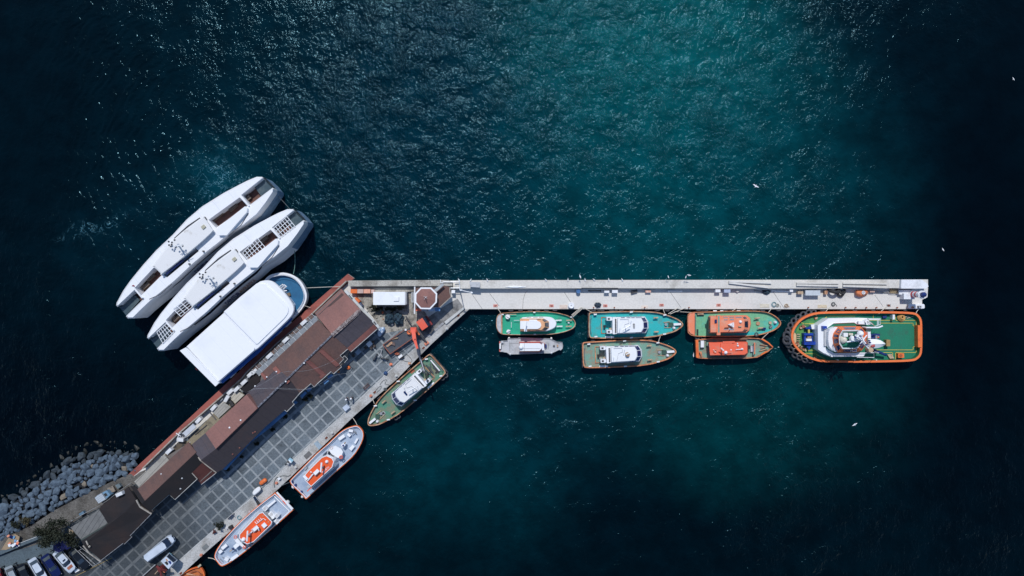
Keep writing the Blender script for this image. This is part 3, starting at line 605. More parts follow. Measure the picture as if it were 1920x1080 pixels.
    b = B(); r = b.W([(337, 657.5), (348, 651.5), (411, 717.5), (403.7, 724.5)], 6.4); b.loft([[p - Vector((0, 0, .35)) for p in r], r], M_bwhite, capb=True); b.obj('stern_awning', t)
    b = B(); b.tube([P(350, 653.5, 6.5), P(409, 715.5, 6.5)], .08, M_bwhite, n=4); b.obj('roof_rib', t)
    # windlass and fittings on the foredeck
    b = B(); b.tube([P(528, 540, 2.5), P(533, 534, 3.0), P(537, 537, 2.9), P(531, 542, 2.5)], .11, M_white, n=5); b.tube([P(524, 538, 2.4), P(530, 533, 2.4), P(534, 540, 2.4)], .1, M_white, n=5); b.obj('windlass', t)
    b = B(); b.box(541, 552, 1.8, .5, .55, .4, 20, mat('brown_locker', (.20, .14, .09), rough=.7)); b.obj('locker', t)
    b = B(); b.tube([P(530, 549, 2.2), P(534, 545, 2.6), P(538, 545, 2.6)], .1, M_white, n=5); b.obj('cleat', t)
    b = B(); b.loft([[P(365, 690, 4.2), P(368, 692, 4.2), P(370, 695, 4.0)], [P(366, 691, 4.25), P(368, 692.5, 4.25), P(370, 695.4, 4.05)]], mat('flag_red', (.5, .03, .05)), capb=True); b.obj('flag', t)
    return t
excursion()
# ------------------------------------------------------------------ pilot and work boats
class RF:
    """drawing frame: units k per photo pixel, origin (ox, oy) laid on photo point (cx, cy), turned by ang"""
    def __init__(s, cx, cy, k, ox=0, oy=0, ang=0, my=1): s.cx, s.cy, s.k, s.ox, s.oy, s.a, s.my = cx, cy, k, ox, oy, R(ang), my
    def __call__(s, X, Y, z=0.0):
        x, y = (X - s.ox) / s.k, (Y - s.oy) / s.k * s.my
        return P(s.cx + x * cos(s.a) + y * sin(s.a), s.cy - x * sin(s.a) + y * cos(s.a), z)
M_cyan = mat('cyan_deck', (.015, .40, .41), (.08, .30, .28), rough=.7, scale=.9, lo=.46, hi=.70, fine=.14)
M_faded = mat('faded_green_deck', (.155, .32, .255), (.25, .24, .18), rough=.8, scale=1.1, lo=.42, hi=.62, fine=.22)
M_green = mat('bright_green_deck', (.008, .34, .205), (.03, .25, .165), rough=.65, scale=.9, lo=.48, hi=.7, fine=.12)
M_worng = mat('worn_green_deck', (.075, .235, .160), (.19, .20, .14), rough=.8, scale=.9, lo=.42, hi=.64, fine=.14)
M_mixg = mat('patched_green_deck', (.15, .42, .24), (.02, .42, .42), rough=.65, scale=.12, lo=.46, hi=.56, fine=.12)
M_tan = mat('tan_bulwark', (.50, .30, .18), (.34, .13, .06), rough=.7, scale=1.2, lo=.42, hi=.62, fine=.15)
M_peel = mat('peeling_orange', (.66, .26, .12), (.42, .15, .07), rough=.65, scale=1.3, lo=.42, hi=.62, fine=.12)
M_salm = mat('salmon_roof', (.76, .22, .11), (.66, .30, .20), rough=.6, scale=.9, lo=.45, hi=.7, fine=.08)
M_redo = mat('red_orange_roof', (.80, .13, .06), (.62, .20, .13), rough=.55, scale=1.0, lo=.5, hi=.72, fine=.08)
M_vivid = mat('vivid_orange_roof', (.74, .10, .02), (.60, .15, .07), rough=.5, scale=.7, lo=.5, hi=.75, fine=.07)
M_bluedk = mat('blue_grey_deck', (.34, .41, .51), (.26, .33, .44), rough=.6, scale=.5, fine=.06)
M_lgrey = mat('light_grey_deck', (.47, .48, .50), (.36, .37, .38), rough=.7, scale=.8, fine=.1)
M_hullg = mat('dark_green_hull', (.03, .08, .06), rough=.6, scale=1)
M_beige = mat('beige_fitting', (.48, .36, .24), (.34, .20, .12), rough=.7, scale=2)
def hull(t, F, out, deck, rim, side, rw_, zr=1.9, zd=1.35, inner=None, smooth=3):
    out = smoothpoly(out, smooth, True)
    b = B(F); top = b.W(out, zr); c = sum(top, Vector()) / len(top); n = len(top)
    rg = lambda z, k: [Vector((c.x + (p.x - c.x) * k, c.y + (p.y - c.y) * k, z)) for p in top]
    b.loft([rg(-.5, .84), rg(.5, .93), rg(zr - .35, .99), rg(zr, 1.0)], side, cap=False); b.obj('hull', t)
    b = B(F); i1 = [F(x, y, zr) for x, y in inset(out, rw_)]
    b.mesh([p + Vector((0, 0, .0)) for p in top] + i1, [(i, (i + 1) % n, n + (i + 1) % n, n + i) for i in range(n)], rim)
    b.mesh(rg(zr - .3, 1.004) + rg(zr, 1.004), [(i, (i + 1) % n, n + (i + 1) % n, n + i) for i in range(n)], rim)
    i2 = [Vector((p.x, p.y, zd)) for p in i1]
    b.mesh(i1 + i2, [(i, (i + 1) % n, n + (i + 1) % n, n + i) for i in range(n)], inner or rim); b.obj('bulwark', t)
    b = B(F); b.prism(inset(out, rw_ * .6), zd - .15, zd, deck); b.obj('deck', t)
    return out
def cabin(t, F, base, top, z0, z1, wall, roof, panes=(), glass=None, name='wheelhouse', roof_lip=0, mx=.1, my=.12):
    b = B(F); r0, r1 = b.W(base, z0), b.W(top, z1); n = len(base)
    b.loft([r0, r1], wall, cap=False)
    b.mesh(r1, [tuple(q) for q in tessellate_polygon([r1])], roof)
    o = b.obj(name, t)
    for i in panes:
        p = B(F); j = (i + 1) % n; q = (r0[i], r0[j], r1[j], r1[i])
        pane(p, q, glass or M_glassb, mx, my, .03); p.obj('window', o)
    return o
def part(t, name, F, fn, smooth=False):
    b = B(F); fn(b); return b.obj(name, t, smooth)
def rail(t, F, pts, z, h=.9, m=None, every=1):
    m = m or M_white; b = B(F); top = [F(x, y, z + h) for x, y in pts]; b.tube(top, .03, m, n=4); b.tube([p - Vector((0, 0, h * .5)) for p in top], .02, m, n=4)
    for p in top[::every]: b.tube([Vector((p.x, p.y, z)), p], .025, m, n=4)
    return b.obj('rail', t)
def tyre(t, c, ax, r=.36, name='tyre_fender', m=None):
    b = B(LOC); b.torus(c, ax, r, r * .42, m or M_tyre, n=14, k=6, e=.8); return b.obj(name, t, True)
def radar(t, F, x, y, z, ang=20, l=1.5):
    b = B(F); c = F(x, y, z + 1.2); a = R(ang)
    b.tube([Vector((c.x, c.y, z)), c], .07, M_white, n=6); b.tube([c - Vector((cos(a), sin(a), 0)) * l / 2, c + Vector((cos(a), sin(a), 0)) * l / 2], .09, M_white, n=5); b.obj('radar_mast', t)

# --- the classic pilot boat, drawn once in a drawing frame and built four ways
def classic(F, label, deckm, rimm, wall, roofm, deckgear=0, roofgear=0, hatch_blue=False, group='pilot boats with white wheelhouses', stern_gear=False):
    t = thing('pilot_boat', label, 'pilot boat', F(640, 563, 0), group)
    out = [(136, 640), (135, 500), (140, 445), (165, 429), (300, 424), (500, 418), (700, 418), (860, 428), (950, 450), (1045, 483), (1104, 513), (1138, 545), (1140, 572), (1110, 603), (1050, 638), (960, 665), (850, 690), (700, 705), (500, 710), (300, 710), (172, 706), (146, 690)]
    hull(t, F, out, deckm, rimm, M_hullg, 10)
    # deckhouse and wheelhouse
    cabin(t, F, [(393, 478), (735, 472), (774, 528), (778, 600), (744, 654), (393, 664)], [(398, 482), (730, 478), (766, 530), (770, 598), (738, 650), (398, 660)], 1.35, 3.3, wall, wall, panes=(0, 4), name='deckhouse', my=.3)
    wh = cabin(t, F, [(440, 486), (735, 480), (766, 530), (770, 598), (738, 648), (440, 656)], [(444, 494), (688, 492), (712, 534), (714, 600), (690, 640), (444, 650)], 3.31, 4.35, wall, roofm, panes=(1, 2, 3), name='wheelhouse', mx=.06, my=.16)
    for (x0, x1, y0, y1) in ((640, 704, 484, 489.5), (638, 704, 645, 651), (480, 520, 484, 489), (540, 580, 484, 489), (590, 626, 484, 489)):
        part(wh, 'window', F, lambda b: b.prism([(x0, y0), (x1, y0), (x1, y1), (x0, y1)], 3.9, 4.1, M_glassb))
    part(t, 'roof_hatch', F, lambda b: b.prism([(608, 552), (620, 548), (628, 556), (628, 600), (618, 604), (610, 596)], 4.35, 4.45, M_glassb if hatch_blue else M_steel))
    # exhaust casings aft with their cross bridge
    for y in (500, 638):
        c_ = part(t, 'exhaust_casing', F, lambda b: b.prism([(326, y - 18), (382, y - 20), (388, y + 10), (376, y + 18), (328, y + 18)], 1.35, 3.4, wall))
        part(c_, 'grille', F, lambda b: b.prism([(338, y - 10), (362, y - 10), (362, y + 10), (338, y + 10)], 3.4, 3.43, M_dark))
    part(t, 'bridge_wing', F, lambda b: b.prism([(388, 486), (412, 484), (414, 664), (392, 662)], 1.35, 3.5, wall))
    part(t, 'vent_grille', F, lambda b: [b.prism([(416, y), (430, y), (430, y + 12), (416, y + 12)], 3.3, 3.42, M_dark) for y in range(500, 652, 17)])
    # roof gear
    if roofgear == 0: radar(t, F, 540, 590, 4.35, 30)
    if roofgear == 1: part(t, 'radar', F, lambda b: (b.cyl(620, 575, 4.35, 4.9, .35, M_beige, n=10), b.tube([F(600, 575, 5), F(640, 560, 5)], .08, M_white)))
    part(t, 'antenna', F, lambda b: (b.tube([F(590, 520, 4.35), F(590, 520, 6.2)], .03, M_white, n=4), b.tube([F(470, 600, 4.35), F(472, 600, 5.6)], .03, M_white, n=4)))
    part(t, 'roof_rail', F, lambda b: b.tube([F(x, y, 4.45) for x, y in ((470, 505), (560, 505), (565, 545), (520, 560), (500, 640))], .03, M_lgrey, n=4))
    # working deck
    part(t, 'deck_coaming', F, lambda b: [b.prism(q, 1.35, 1.5, rimm) for q in ([(268, 480), (276, 480), (276, 658), (268, 658)], [(276, 480), (330, 480), (330, 486), (276, 486)], [(276, 652), (330, 652), (330, 658), (276, 658)])])
    part(t, 'towing_post', F, lambda b: (b.box(308, 580, 1.35, .35, .35, .8, 0, M_black), b.tube([F(300, 580, 2.0), F(318, 580, 2.0)], .07, M_black, n=5)))
    part(t, 'winch', F, lambda b: (b.prism([(352, 600), (372, 596), (380, 612), (358, 620)], 1.35, 2.0, M_beige),))
    for (x, y) in ((852, 490), (856, 640)):
        part(t, 'mooring_bar', F, lambda b: (b.tube([F(x - 26, y, 1.95), F(x + 24, y - 3, 1.95)], .13, M_beige, n=6), b.tube([F(x, y, 1.35), F(x, y, 1.95)], .09, M_beige, n=5)))
    for (x, y) in ((206, 452), (212, 690), (590, 427), (592, 700), (948, 458), (944, 662)):
        part(t, 'bollard', F, lambda b: b.box(x, y, 1.8, .5, .2, .25, 8, M_white2))
    part(t, 'windlass', F, lambda b: (b.prism([(1040, 548), (1118, 544), (1124, 566), (1042, 572)], 1.35, 1.9, M_white2), b.dome(1046, 598, 1.35, .28, M_white, h=.7)))
    part(t, 'anchor_fitting', F, lambda b: (b.prism([(935, 535), (1000, 528), (1000, 534), (936, 542)], 1.35, 1.5, M_beige), b.prism([(940, 590), (1010, 592), (1010, 598), (940, 596)], 1.35, 1.5, M_beige), b.cyl(960, 560, 1.35, 1.7, .25, M_steel, n=8)))
    part(t, 'hatch', F, lambda b: b.box(690 if 0 else 1010, 562, 1.35, .7, .7, .25, 0, M_hullg))
    part(t, 'stern_plate', F, lambda b: b.prism([(312, 684), (404, 686), (404, 704), (312, 700)], 1.9, 1.96, M_beige if deckgear else M_white2))
    for y in (460, 500, 545, 590, 640, 680):
        c_ = F(130, y, 1.2); tyre(t, c_, (c_ - F(170, y, 1.2)) , .3)
    for (x, y) in ((250, 414), (420, 410), (860, 420)): c_ = F(x, y, 1.1); tyre(t, c_, c_ - F(x, y + 30, 1.1), .32)
    rail(t, F, [(168, 470), (158, 500), (156, 620), (166, 660)], 1.35, .7, M_steel)
    if stern_gear:
        part(t, 'net_heap', F, lambda b: [b.tube([F(170 + 9 * i + 8 * sin(i), 480 + 17 * ((i * 7) % 11), 1.45 + .02 * i), F(190 + 7 * i, 500 + 15 * ((i * 5) % 11), 1.6)], .09, M_roped if i % 2 else M_dark, n=4) for i in range(14)])
        part(t, 'rust_panel', F, lambda b: b.prism([(380, 432), (430, 430), (430, 462), (380, 466)], 1.35, 1.375, M_rust))
        part(t, 'pale_pipe', F, lambda b: b.tube([F(180, 490, 1.7), F(184, 640, 1.7)], .12, M_white, n=6))
        part(t, 'open_hatch', F, lambda b: (b.prism([(920, 560), (955, 556), (955, 590), (920, 592)], 1.35, 1.5, M_lgrey), b.prism([(926, 564), (950, 561), (950, 586), (926, 588)], 1.5, 1.51, M_black)))
        for (x, y) in ((170, 724), (215, 720), (150, 700), (840, 708), (870, 703)): c_ = F(x, y, 1.0); tyre(t, c_, (0, .2, 1), .3)
    return t
classic(RF(1192.6, 609, 5.686, 640, 563), 'pilot boat with clean cyan deck and white wheelhouse, moored against the pier', M_cyan, M_tan, M_bwhite, M_bwhite)
classic(RF(1180.6, 662.6, 5.72, 640, 563, 1.6), 'pilot boat with faded mossy green deck, rafted outside the cyan-decked one', M_faded, M_peel, M_bwhite, M_bwhite, roofgear=1)
classic(RF(756, 738.5, 5.72, 640, 563, 222, -1), 'green-decked pilot boat with white wheelhouse under the crane boom at the slanting quay', M_worng, M_tan, M_bwhite, M_soot, hatch_blue=True, stern_gear=True)

# --- smart green-decked boat with rounded white superstructure
def modern():
    F = RF(920, 575, 10.8)
    t = thing('pilot_boat', 'vivid green-decked launch with rounded white cabin front and peach trim', 'pilot boat', F(915, 340, 0))
    out = [(112, 340), (115, 250), (140, 180), (190, 140), (300, 122), (600, 104), (950, 94), (1250, 108), (1450, 145), (1600, 195), (1690, 265), (1722, 340), (1700, 410), (1620, 470), (1450, 525), (1250, 560), (950, 575), (600, 576), (300, 568), (200, 545), (145, 490), (118, 420)]
    hull(t, F, out, M_green, M_tan, mat('peach_hull', (.42, .26, .14), rough=.6), 12, inner=M_white)
    part(t, 'stern_platform', F, lambda b: b.prism([(124, 340), (128, 250), (150, 190), (190, 158), (212, 160), (212, 530), (180, 520), (140, 470), (126, 400)], 1.36, 1.9, M_lgrey))
    part(t, 'stern_coaming', F, lambda b: b.prism([(212, 150), (236, 150), (236, 540), (212, 540)], 1.36, 2.0, M_tan))
    front = smoothpoly([(1120, 200), (1230, 215), (1310, 270), (1338, 345), (1310, 420), (1230, 470), (1130, 500)], 3)
    sh = [(600, 250), (640, 215), (800, 202)] + front + [(600, 492)]
    part(t, 'superstructure', F, lambda b: b.loft([b.W(sh, 1.35), b.W(inset(sh, 5), 2.9), b.W(inset(sh, 16), 3.1)], M_bwhite))
    part(t, 'side_vent', F, lambda b: [b.prism([(x, 214), (x + 90, 211), (x + 90, 221), (x, 223)], 3.05, 3.12, M_steel) for x in (730, 860, 975)])
    mp_ = mat('peach_cabin', (.68, .36, .19), (.58, .30, .16), rough=.6, scale=1)
    wh = cabin(t, F, [(590, 240), (1080, 238), (1180, 300), (1184, 430), (1100, 492), (596, 500)], [(596, 256), (1030, 262), (1092, 318), (1094, 412), (1034, 468), (600, 478)], 3.1, 4.4, mp_, mp_, panes=(1, 2, 3), glass=M_glass, mx=.14, my=.1)
    for (x0, x1, y0, y1) in ((918, 1010, 248, 256), (918, 1000, 474, 484), (740, 800, 478, 486)): part(wh, 'window', F, lambda b: b.prism([(x0, y0), (x1, y0), (x1, y1), (x0, y1)], 3.9, 4.35, M_glass))
    rf = [(598, 292), (950, 290), (1000, 310), (1022, 345), (1024, 390), (1000, 430), (950, 452), (598, 452)]
    part(t, 'roof', F, lambda b: b.prism(rf, 4.4, 4.62, M_bwhite))
    part(t, 'roof_extension', F, lambda b: b.prism([(780, 262), (940, 262), (940, 288), (780, 288)], 4.4, 4.5, M_bwhite))
    radar(t, F, 716, 380, 4.62, 80, 1.2)
    part(t, 'liferaft', F, lambda b: b.box(706, 475, 4.4, .45, .45, .5, 0, M_white))
    part(t, 'deck_winch', F, lambda b: (b.cyl(345, 205, 1.35, 2.1, .38, M_white2), b.tube([F(320, 190, 2.2), F(380, 230, 2.3)], .06, M_steel, n=5), b.box(345, 175, 1.4, .8, .25, .5, 0, M_steel)))
    part(t, 'stern_davit', F, lambda b: (b.cyl(360, 505, 1.35, 2.0, .33, M_white2), b.tube([F(325, 520, 2.1), F(400, 480, 2.4)], .08, M_white, n=5)))
    part(t, 'handrail', F, lambda b: (b.tube([F(418, 310, 1.9), F(418, 425, 1.9)], .04, M_white, n=4), b.tube([F(470, 278, 1.9), F(585, 276, 1.9)], .04, M_white, n=4)))
    for (x, y) in ((1375, 276), (1395, 398), (1580, 398), (1590, 275)):
        part(t, 'mooring_bar', F, lambda b: (b.tube([F(x - 60, y + 4, 1.95), F(x + 60, y, 1.95)], .11, M_white2 if x < 1500 else M_beige, n=6), b.tube([F(x, y, 1.35), F(x, y, 1.95)], .07, M_white, n=5)))
    part(t, 'windlass', F, lambda b: b.dome(1580, 330, 1.35, .2, M_white, h=.6))
    for (x, y) in ((885, 116), (895, 560), (245, 158), (1630, 210)): part(t, 'bollard', F, lambda b: b.box(x, y, 1.85, .35, .14, .22, 0, M_white))
    part(t, 'side_plank', F, lambda b: b.prism([(380, 150), (520, 148), (520, 160), (380, 164)], 1.9, 1.96, M_beige))
    return t
modern()
def greyboat():
    F = RF(920, 575, 10.8)
    t = thing('patrol_boat', 'slim light grey boat with faceted bow and red-edged white cabin roof', 'boat', F(820, 800, 0))
    out = [(178, 705), (250, 700), (250, 690), (340, 690), (345, 640), (560, 640), (560, 628), (650, 628), (900, 635), (1190, 645), (1300, 690), (1390, 735), (1400, 712), (1450, 722), (1465, 790), (1455, 850), (1415, 888), (1395, 870), (1290, 920), (1230, 945), (1100, 945), (650, 962), (380, 968), (330, 930), (250, 920), (178, 910)]
    hull(t, F, out, M_lgrey, M_lgrey, mat('grey_hull', (.25, .26, .28), rough=.6), 6, zr=1.5, zd=1.3, smooth=1)
    part(t, 'stern_stripe', F, lambda b: [b.prism([(174, y), (190, y), (190, y + 60), (174, y + 60)], 1.0, 1.55, mat('red_stripe', (.65, .10, .07), rough=.6)) for y in (705, 850)])
    mrd = mat('red_stripe', (.65, .10, .07), rough=.6)
    cabin(t, F, [(578, 712), (1010, 708), (1095, 745), (1115, 800), (1090, 860), (1010, 920), (590, 922)], [(590, 738), (985, 738), (1030, 760), (1050, 800), (1030, 850), (985, 896), (596, 900)], 1.3, 3.0, mrd, M_bwhite, panes=(1, 2, 3, 4), glass=M_glass, name='cabin', mx=.08, my=.2)
    part(t, 'roof_visor', F, lambda b: b.prism([(1040, 745), (1080, 742), (1086, 880), (1040, 884)], 2.9, 3.05, M_bwhite))
    part(t, 'front_hatch', F, lambda b: b.prism([(1106, 758), (1130, 765), (1140, 800), (1128, 830), (1106, 834)], 1.3, 1.9, M_navy))
    part(t, 'radome', F, lambda b: b.dome(615, 825, 3.0, .4, M_white, h=.5))
    part(t, 'roof_seam', F, lambda b: (b.tube([F(600, 850, 3.02), F(1000, 850, 3.02)], .025, M_steel, n=4), b.tube([F(680, 742, 3.02), F(680, 896, 3.02)], .025, M_steel, n=4)))
    part(t, 'deck_seam', F, lambda b: (b.tube([F(384, 700, 1.32), F(384, 900, 1.32)], .02, M_dark, n=4), b.tube([F(384, 740, 1.32), F(570, 740, 1.32)], .02, M_dark, n=4), b.tube([F(1170, 740, 1.32), F(1170, 855, 1.32)], .02, M_dark, n=4)))
    for (x, y) in ((235, 715), (232, 890)): part(t, 'outboard_bracket', F, lambda b: b.box(x, y, 1.3, .35, .35, .5, 0, M_lgrey))
    part(t, 'stern_gear', F, lambda b: (b.box(196, 800, 1.0, .3, .9, .8, 0, M_white2), b.tube([F(215, 760, 1.9), F(215, 850, 1.9)], .05, M_dark, n=4)))
    for (x, y) in ((1228, 640), (1232, 940), (372, 635), (395, 965)): part(t, 'fender', F, lambda b: b.dome(x, y, 1.2, .18, M_white2))
    part(t, 'bitt', F, lambda b: (b.box(1285, 795, 1.3, .25, .25, .3, 40, M_dark), b.box(1355, 796, 1.3, .2, .35, .3, 0, M_tan)))
greyboat()

# --- the two orange-cabin boats
def orange_cabin():
    F = RF(1280, 575, 9.82)
    t = thing('pilot_boat', 'pilot boat with salmon orange cabin and green deck turning cyan towards the bow', 'pilot boat', F(950, 320, 0))
    out = [(92, 300), (95, 170), (130, 120), (200, 100), (420, 95), (800, 80), (1200, 75), (1450, 85), (1600, 115), (1720, 180), (1790, 250), (1812, 310), (1780, 370), (1700, 430), (1580, 480), (1400, 525), (1200, 545), (800, 552), (420, 552), (200, 540), (120, 500), (95, 450)]
    hull(t, F, out, M_mixg, M_peel, mat('orange_hull', (.5, .16, .06), rough=.6), 11)
    part(t, 'stern_platform', F, lambda b: b.prism([(105, 300), (106, 180), (135, 130), (222, 112), (222, 530), (140, 490), (108, 440)], 1.36, 1.95, M_salm))
    part(t, 'stern_rail', F, lambda b: b.tube([F(240, y, 1.9) for y in (130, 240, 360, 500)], .07, M_faded, n=5))
    cabin(t, F, [(480, 168), (1180, 155), (1245, 210), (1262, 320), (1230, 440), (1180, 478), (480, 490)], [(486, 174), (1176, 162), (1238, 214), (1252, 320), (1222, 434), (1174, 470), (486, 482)], 1.35, 3.3, M_salm, M_salm, panes=(), name='deckhouse')
    wh = cabin(t, F, [(500, 176), (1140, 172), (1212, 225), (1214, 425), (1150, 474), (500, 480)], [(512, 184), (1096, 190), (1130, 240), (1132, 410), (1096, 456), (512, 472)], 3.31, 4.3, M_salm, M_salm, panes=(1, 2, 3), glass=M_glass, mx=.2, my=.14)
    for (x0, x1, y0, y1) in ((745, 835, 188, 202), (860, 945, 188, 202), (975, 1090, 188, 204), (760, 830, 232, 250), (865, 945, 225, 250), (755, 830, 415, 432), (875, 945, 410, 434)):
        part(wh, 'roof_window', F, lambda b: b.prism([(x0, y0), (x1, y0), (x1, y1), (x0, y1)], 4.3, 4.33, mat('dull_pane', (.26, .27, .30), rough=.3)))
    for x0, x1 in ((740, 830), (865, 940), (985, 1110)): part(wh, 'window', F, lambda b: b.prism([(x0, 459), (x1, 458), (x1, 466), (x0, 468)], 3.9, 4.28, M_glass))
    part(t, 'gangway', F, lambda b: (b.prism([(632, 158), (696, 156), (696, 524), (632, 526)], 4.0, 4.42, M_salm), b.prism([(650, 172), (680, 172), (680, 476), (650, 478)], 4.42, 4.44, M_faded)))
    part(t, 'skylight', F, lambda b: b.prism([(592, 238), (632, 236), (632, 300), (592, 300)], 4.3, 4.5, M_glassb))
    part(t, 'aft_vent', F, lambda b: [b.box(492, y, 3.3, .25, .4, .5, 0, M_dark) for y in (215, 438)])
    part(t, 'mast', F, lambda b: (b.tube([F(935, 290, 4.3), F(938, 380, 4.3)], .09, M_white, n=5), b.loft([[F(825, 330, 4.35), F(920, 290, 4.35), F(935, 400, 4.35)], [F(860, 335, 4.9), F(905, 320, 4.9), F(915, 370, 4.9)]], M_white), b.tube([F(770, 390, 4.5), F(920, 375, 4.7)], .08, M_rust, n=5), b.tube([F(900, 340, 4.6), F(905, 345, 6.6)], .06, M_white)))
    part(t, 'radome', F, lambda b: b.dome(1068, 280, 4.3, .26, M_white, h=.4))
    part(t, 'searchlight', F, lambda b: (b.box(1060, 365, 4.3, .5, .18, .3, 0, M_beige), b.dome(865, 408, 4.3, .2, M_white)))
    for (x, y) in ((1370, 210), (1430, 392)): part(t, 'mooring_bar', F, lambda b: (b.tube([F(x - 45, y + 8, 1.95), F(x + 50, y - 4, 1.95)], .13, M_beige, n=6), b.tube([F(x, y, 1.35), F(x, y, 1.95)], .1, M_beige, n=5)))
    part(t, 'bow_hatch', F, lambda b: (b.cyl(1390, 310, 1.35, 1.55, .32, M_tan, n=12), b.cyl(1615, 296, 1.35, 1.6, .25, M_beige, n=12)))
    part(t, 'vent_cowl', F, lambda b: b.dome(1710, 292, 1.35, .28, M_white, h=.7))
    part(t, 'locker', F, lambda b: b.box(1500, 405, 1.35, .6, .35, .4, 0, M_glassb))
    part(t, 'windlass', F, lambda b: (b.box(1630, 370, 1.35, .5, .25, .4, 35, M_steel), b.tube([F(1600, 330, 1.7), F(1650, 400, 1.7)], .05, M_dark, n=4)))
    c_ = F(1358, 512, 2.0); tyre(t, c_, (0, 0, 1), .26)
    for (x, y) in ((280, 72), (370, 78), (480, 62), (900, 60), (1330, 60), (1420, 66)): c_ = F(x, y, 1.0); tyre(t, c_, c_ - F(x, y + 50, 1.0), .3)
    for x in (595, 725, 1030, 1185): part(t, 'white_fender', F, lambda b: b.loft([[F(x - 40, 62, .9), F(x + 40, 62, .9), F(x + 34, 90, 1.2), F(x - 34, 90, 1.2)], [F(x - 34, 68, 1.5), F(x + 34, 68, 1.5), F(x + 30, 88, 1.6), F(x - 30, 88, 1.6)]], M_white2, capb=True))
    part(t, 'stern_gear', F, lambda b: (b.prism([(270, 128), (385, 120), (390, 145), (275, 150)], 1.35, 1.9, M_beige), b.prism([(330, 150), (400, 148), (400, 160), (330, 162)], 1.35, 1.7, M_dark)))
    part(t, 'dark_ladder', F, lambda b: [b.tube([F(258, y, 1.5), F(290, y, 1.5)], .05, M_dark, n=4) for y in range(420, 545, 18)])
orange_cabin()
def small_orange():
    F = RF(1280, 575, 9.82)
    t = thing('pilot_boat', 'small sharp-bowed boat with long red-orange cabin roof covered in deck gear', 'pilot boat', F(950, 765, 0))
    out = [(236, 620), (238, 612), (300, 605), (480, 585), (570, 572), (1200, 572), (1400, 582), (1480, 605), (1580, 665), (1660, 730), (1668, 745), (1650, 765), (1560, 840), (1450, 900), (1380, 935), (1190, 955), (560, 965), (300, 950), (262, 945), (250, 930)]
    hull(t, F, out, M_faded, M_peel, mat('orange_hull', (.5, .16, .06), rough=.6), 12, zr=1.7, zd=1.2, smooth=1)
    part(t, 'stern_platform', F, lambda b: b.prism([(238, 615), (288, 615), (300, 940), (262, 942), (250, 925)], 1.2, 1.78, M_orange))
    part(t, 'bow_rail', F, lambda b: (b.prism([(1440, 600), (1480, 590), (1585, 655), (1668, 735), (1650, 748), (1570, 675)], 1.7, 1.95, M_orange), b.prism([(1440, 905), (1460, 888), (1560, 835), (1540, 815), (1440, 880)], 1.7, 1.9, M_orange)))
    part(t, 'side_shelf', F, lambda b: [b.prism(q, 1.7, 1.78, mat('brown_shelf', (.20, .12, .08), rough=.8)) for q in ([(570, 574), (1195, 574), (1195, 605), (570, 605)], [(540, 935), (1170, 930), (1170, 958), (545, 963)])])
    cabin(t, F, [(475, 650), (1170, 640), (1200, 660), (1200, 865), (1145, 895), (500, 905)], [(484, 662), (1165, 652), (1188, 668), (1190, 850), (1138, 882), (505, 893)], 1.2, 3.1, M_redo, M_redo, panes=(), name='cabin')
    part(t, 'raised_roof', F, lambda b: (b.prism([(740, 640), (960, 634), (960, 668), (740, 672)], 3.1, 3.25, M_redo), b.prism([(700, 676), (905, 672), (905, 860), (700, 866)], 3.1, 3.3, M_redo)))
    part(t, 'radome', F, lambda b: b.dome(795, 845, 3.1, .33, M_bwhite, h=.45))
    for (x, y, r) in ((1018, 720, .18), (1095, 782, .2), (890, 795, .16), (1012, 680, .12)): part(t, 'roof_lamp', F, lambda b: b.dome(x, y, 3.15, r, M_white2, h=r * 1.4))
    part(t, 'radar', F, lambda b: (b.tube([F(720, 790, 3.3), F(745, 800, 4.4)], .08, M_white2), b.tube([F(700, 760, 4.3), F(760, 810, 4.3)], .1, M_white2), b.tube([F(980, 790, 3.5), F(1120, 782, 3.5)], .06, M_white2)))
    part(t, 'coiled_hose', F, lambda b: (b.torus(F(600, 820, 3.25), (0, 0, 1), .25, .07, M_salm, n=12, k=5), b.tube([F(560, 790, 3.2), F(620, 850, 3.2)], .06, M_white2)))
    part(t, 'aft_ladder', F, lambda b: (b.tube([F(485, 715, 2.4), F(515, 770, 2.4), F(500, 830, 2.2)], .08, M_white2), b.box(470, 690, 1.2, .5, .6, .6, 0, M_faded)))
    part(t, 'liferaft', F, lambda b: b.loft([b.W(rect(362, 690, 70, 130, 0), 1.2), b.W(rect(362, 690, 76, 136, 0), 1.6), b.W(rect(362, 690, 56, 116, 0), 1.95)], M_bwhite))
    part(t, 'companionway', F, lambda b: (b.prism([(1196, 720), (1250, 718), (1250, 784), (1198, 786)], 1.2, 2.2, M_black), b.prism([(1250, 725), (1310, 722), (1312, 830), (1252, 834)], 1.2, 1.6, M_lgrey)))
    part(t, 'crash_bar', F, lambda b: (b.tube([F(1322, 668, 2.3), F(1326, 870, 2.3)], .1, M_salm, n=5), b.tube([F(1322, 668, 1.2), F(1322, 668, 2.3)], .08, M_salm), b.tube([F(1326, 870, 1.2), F(1326, 870, 2.3)], .08, M_salm)))
    for q in (((1410, 820), (1560, 780)), ((1420, 700), (1560, 720)), ((1440, 770), (1530, 745))): part(t, 'bow_beam', F, lambda b: b.tube([F(*q[0], 1.4), F(*q[1], 1.5)], .07, M_tan, n=5))
    part(t, 'stern_gear', F, lambda b: (b.box(330, 880, 1.2, .5, .9, .5, 8, M_peel), b.tube([F(305, 840, 1.9), F(345, 930, 1.9)], .05, M_dark)))
    for (x, y) in ((270, 555), (380, 560)): c_ = F(x, y, 1.3); tyre(t, c_, (0, .3, 1), .36)
small_orange()

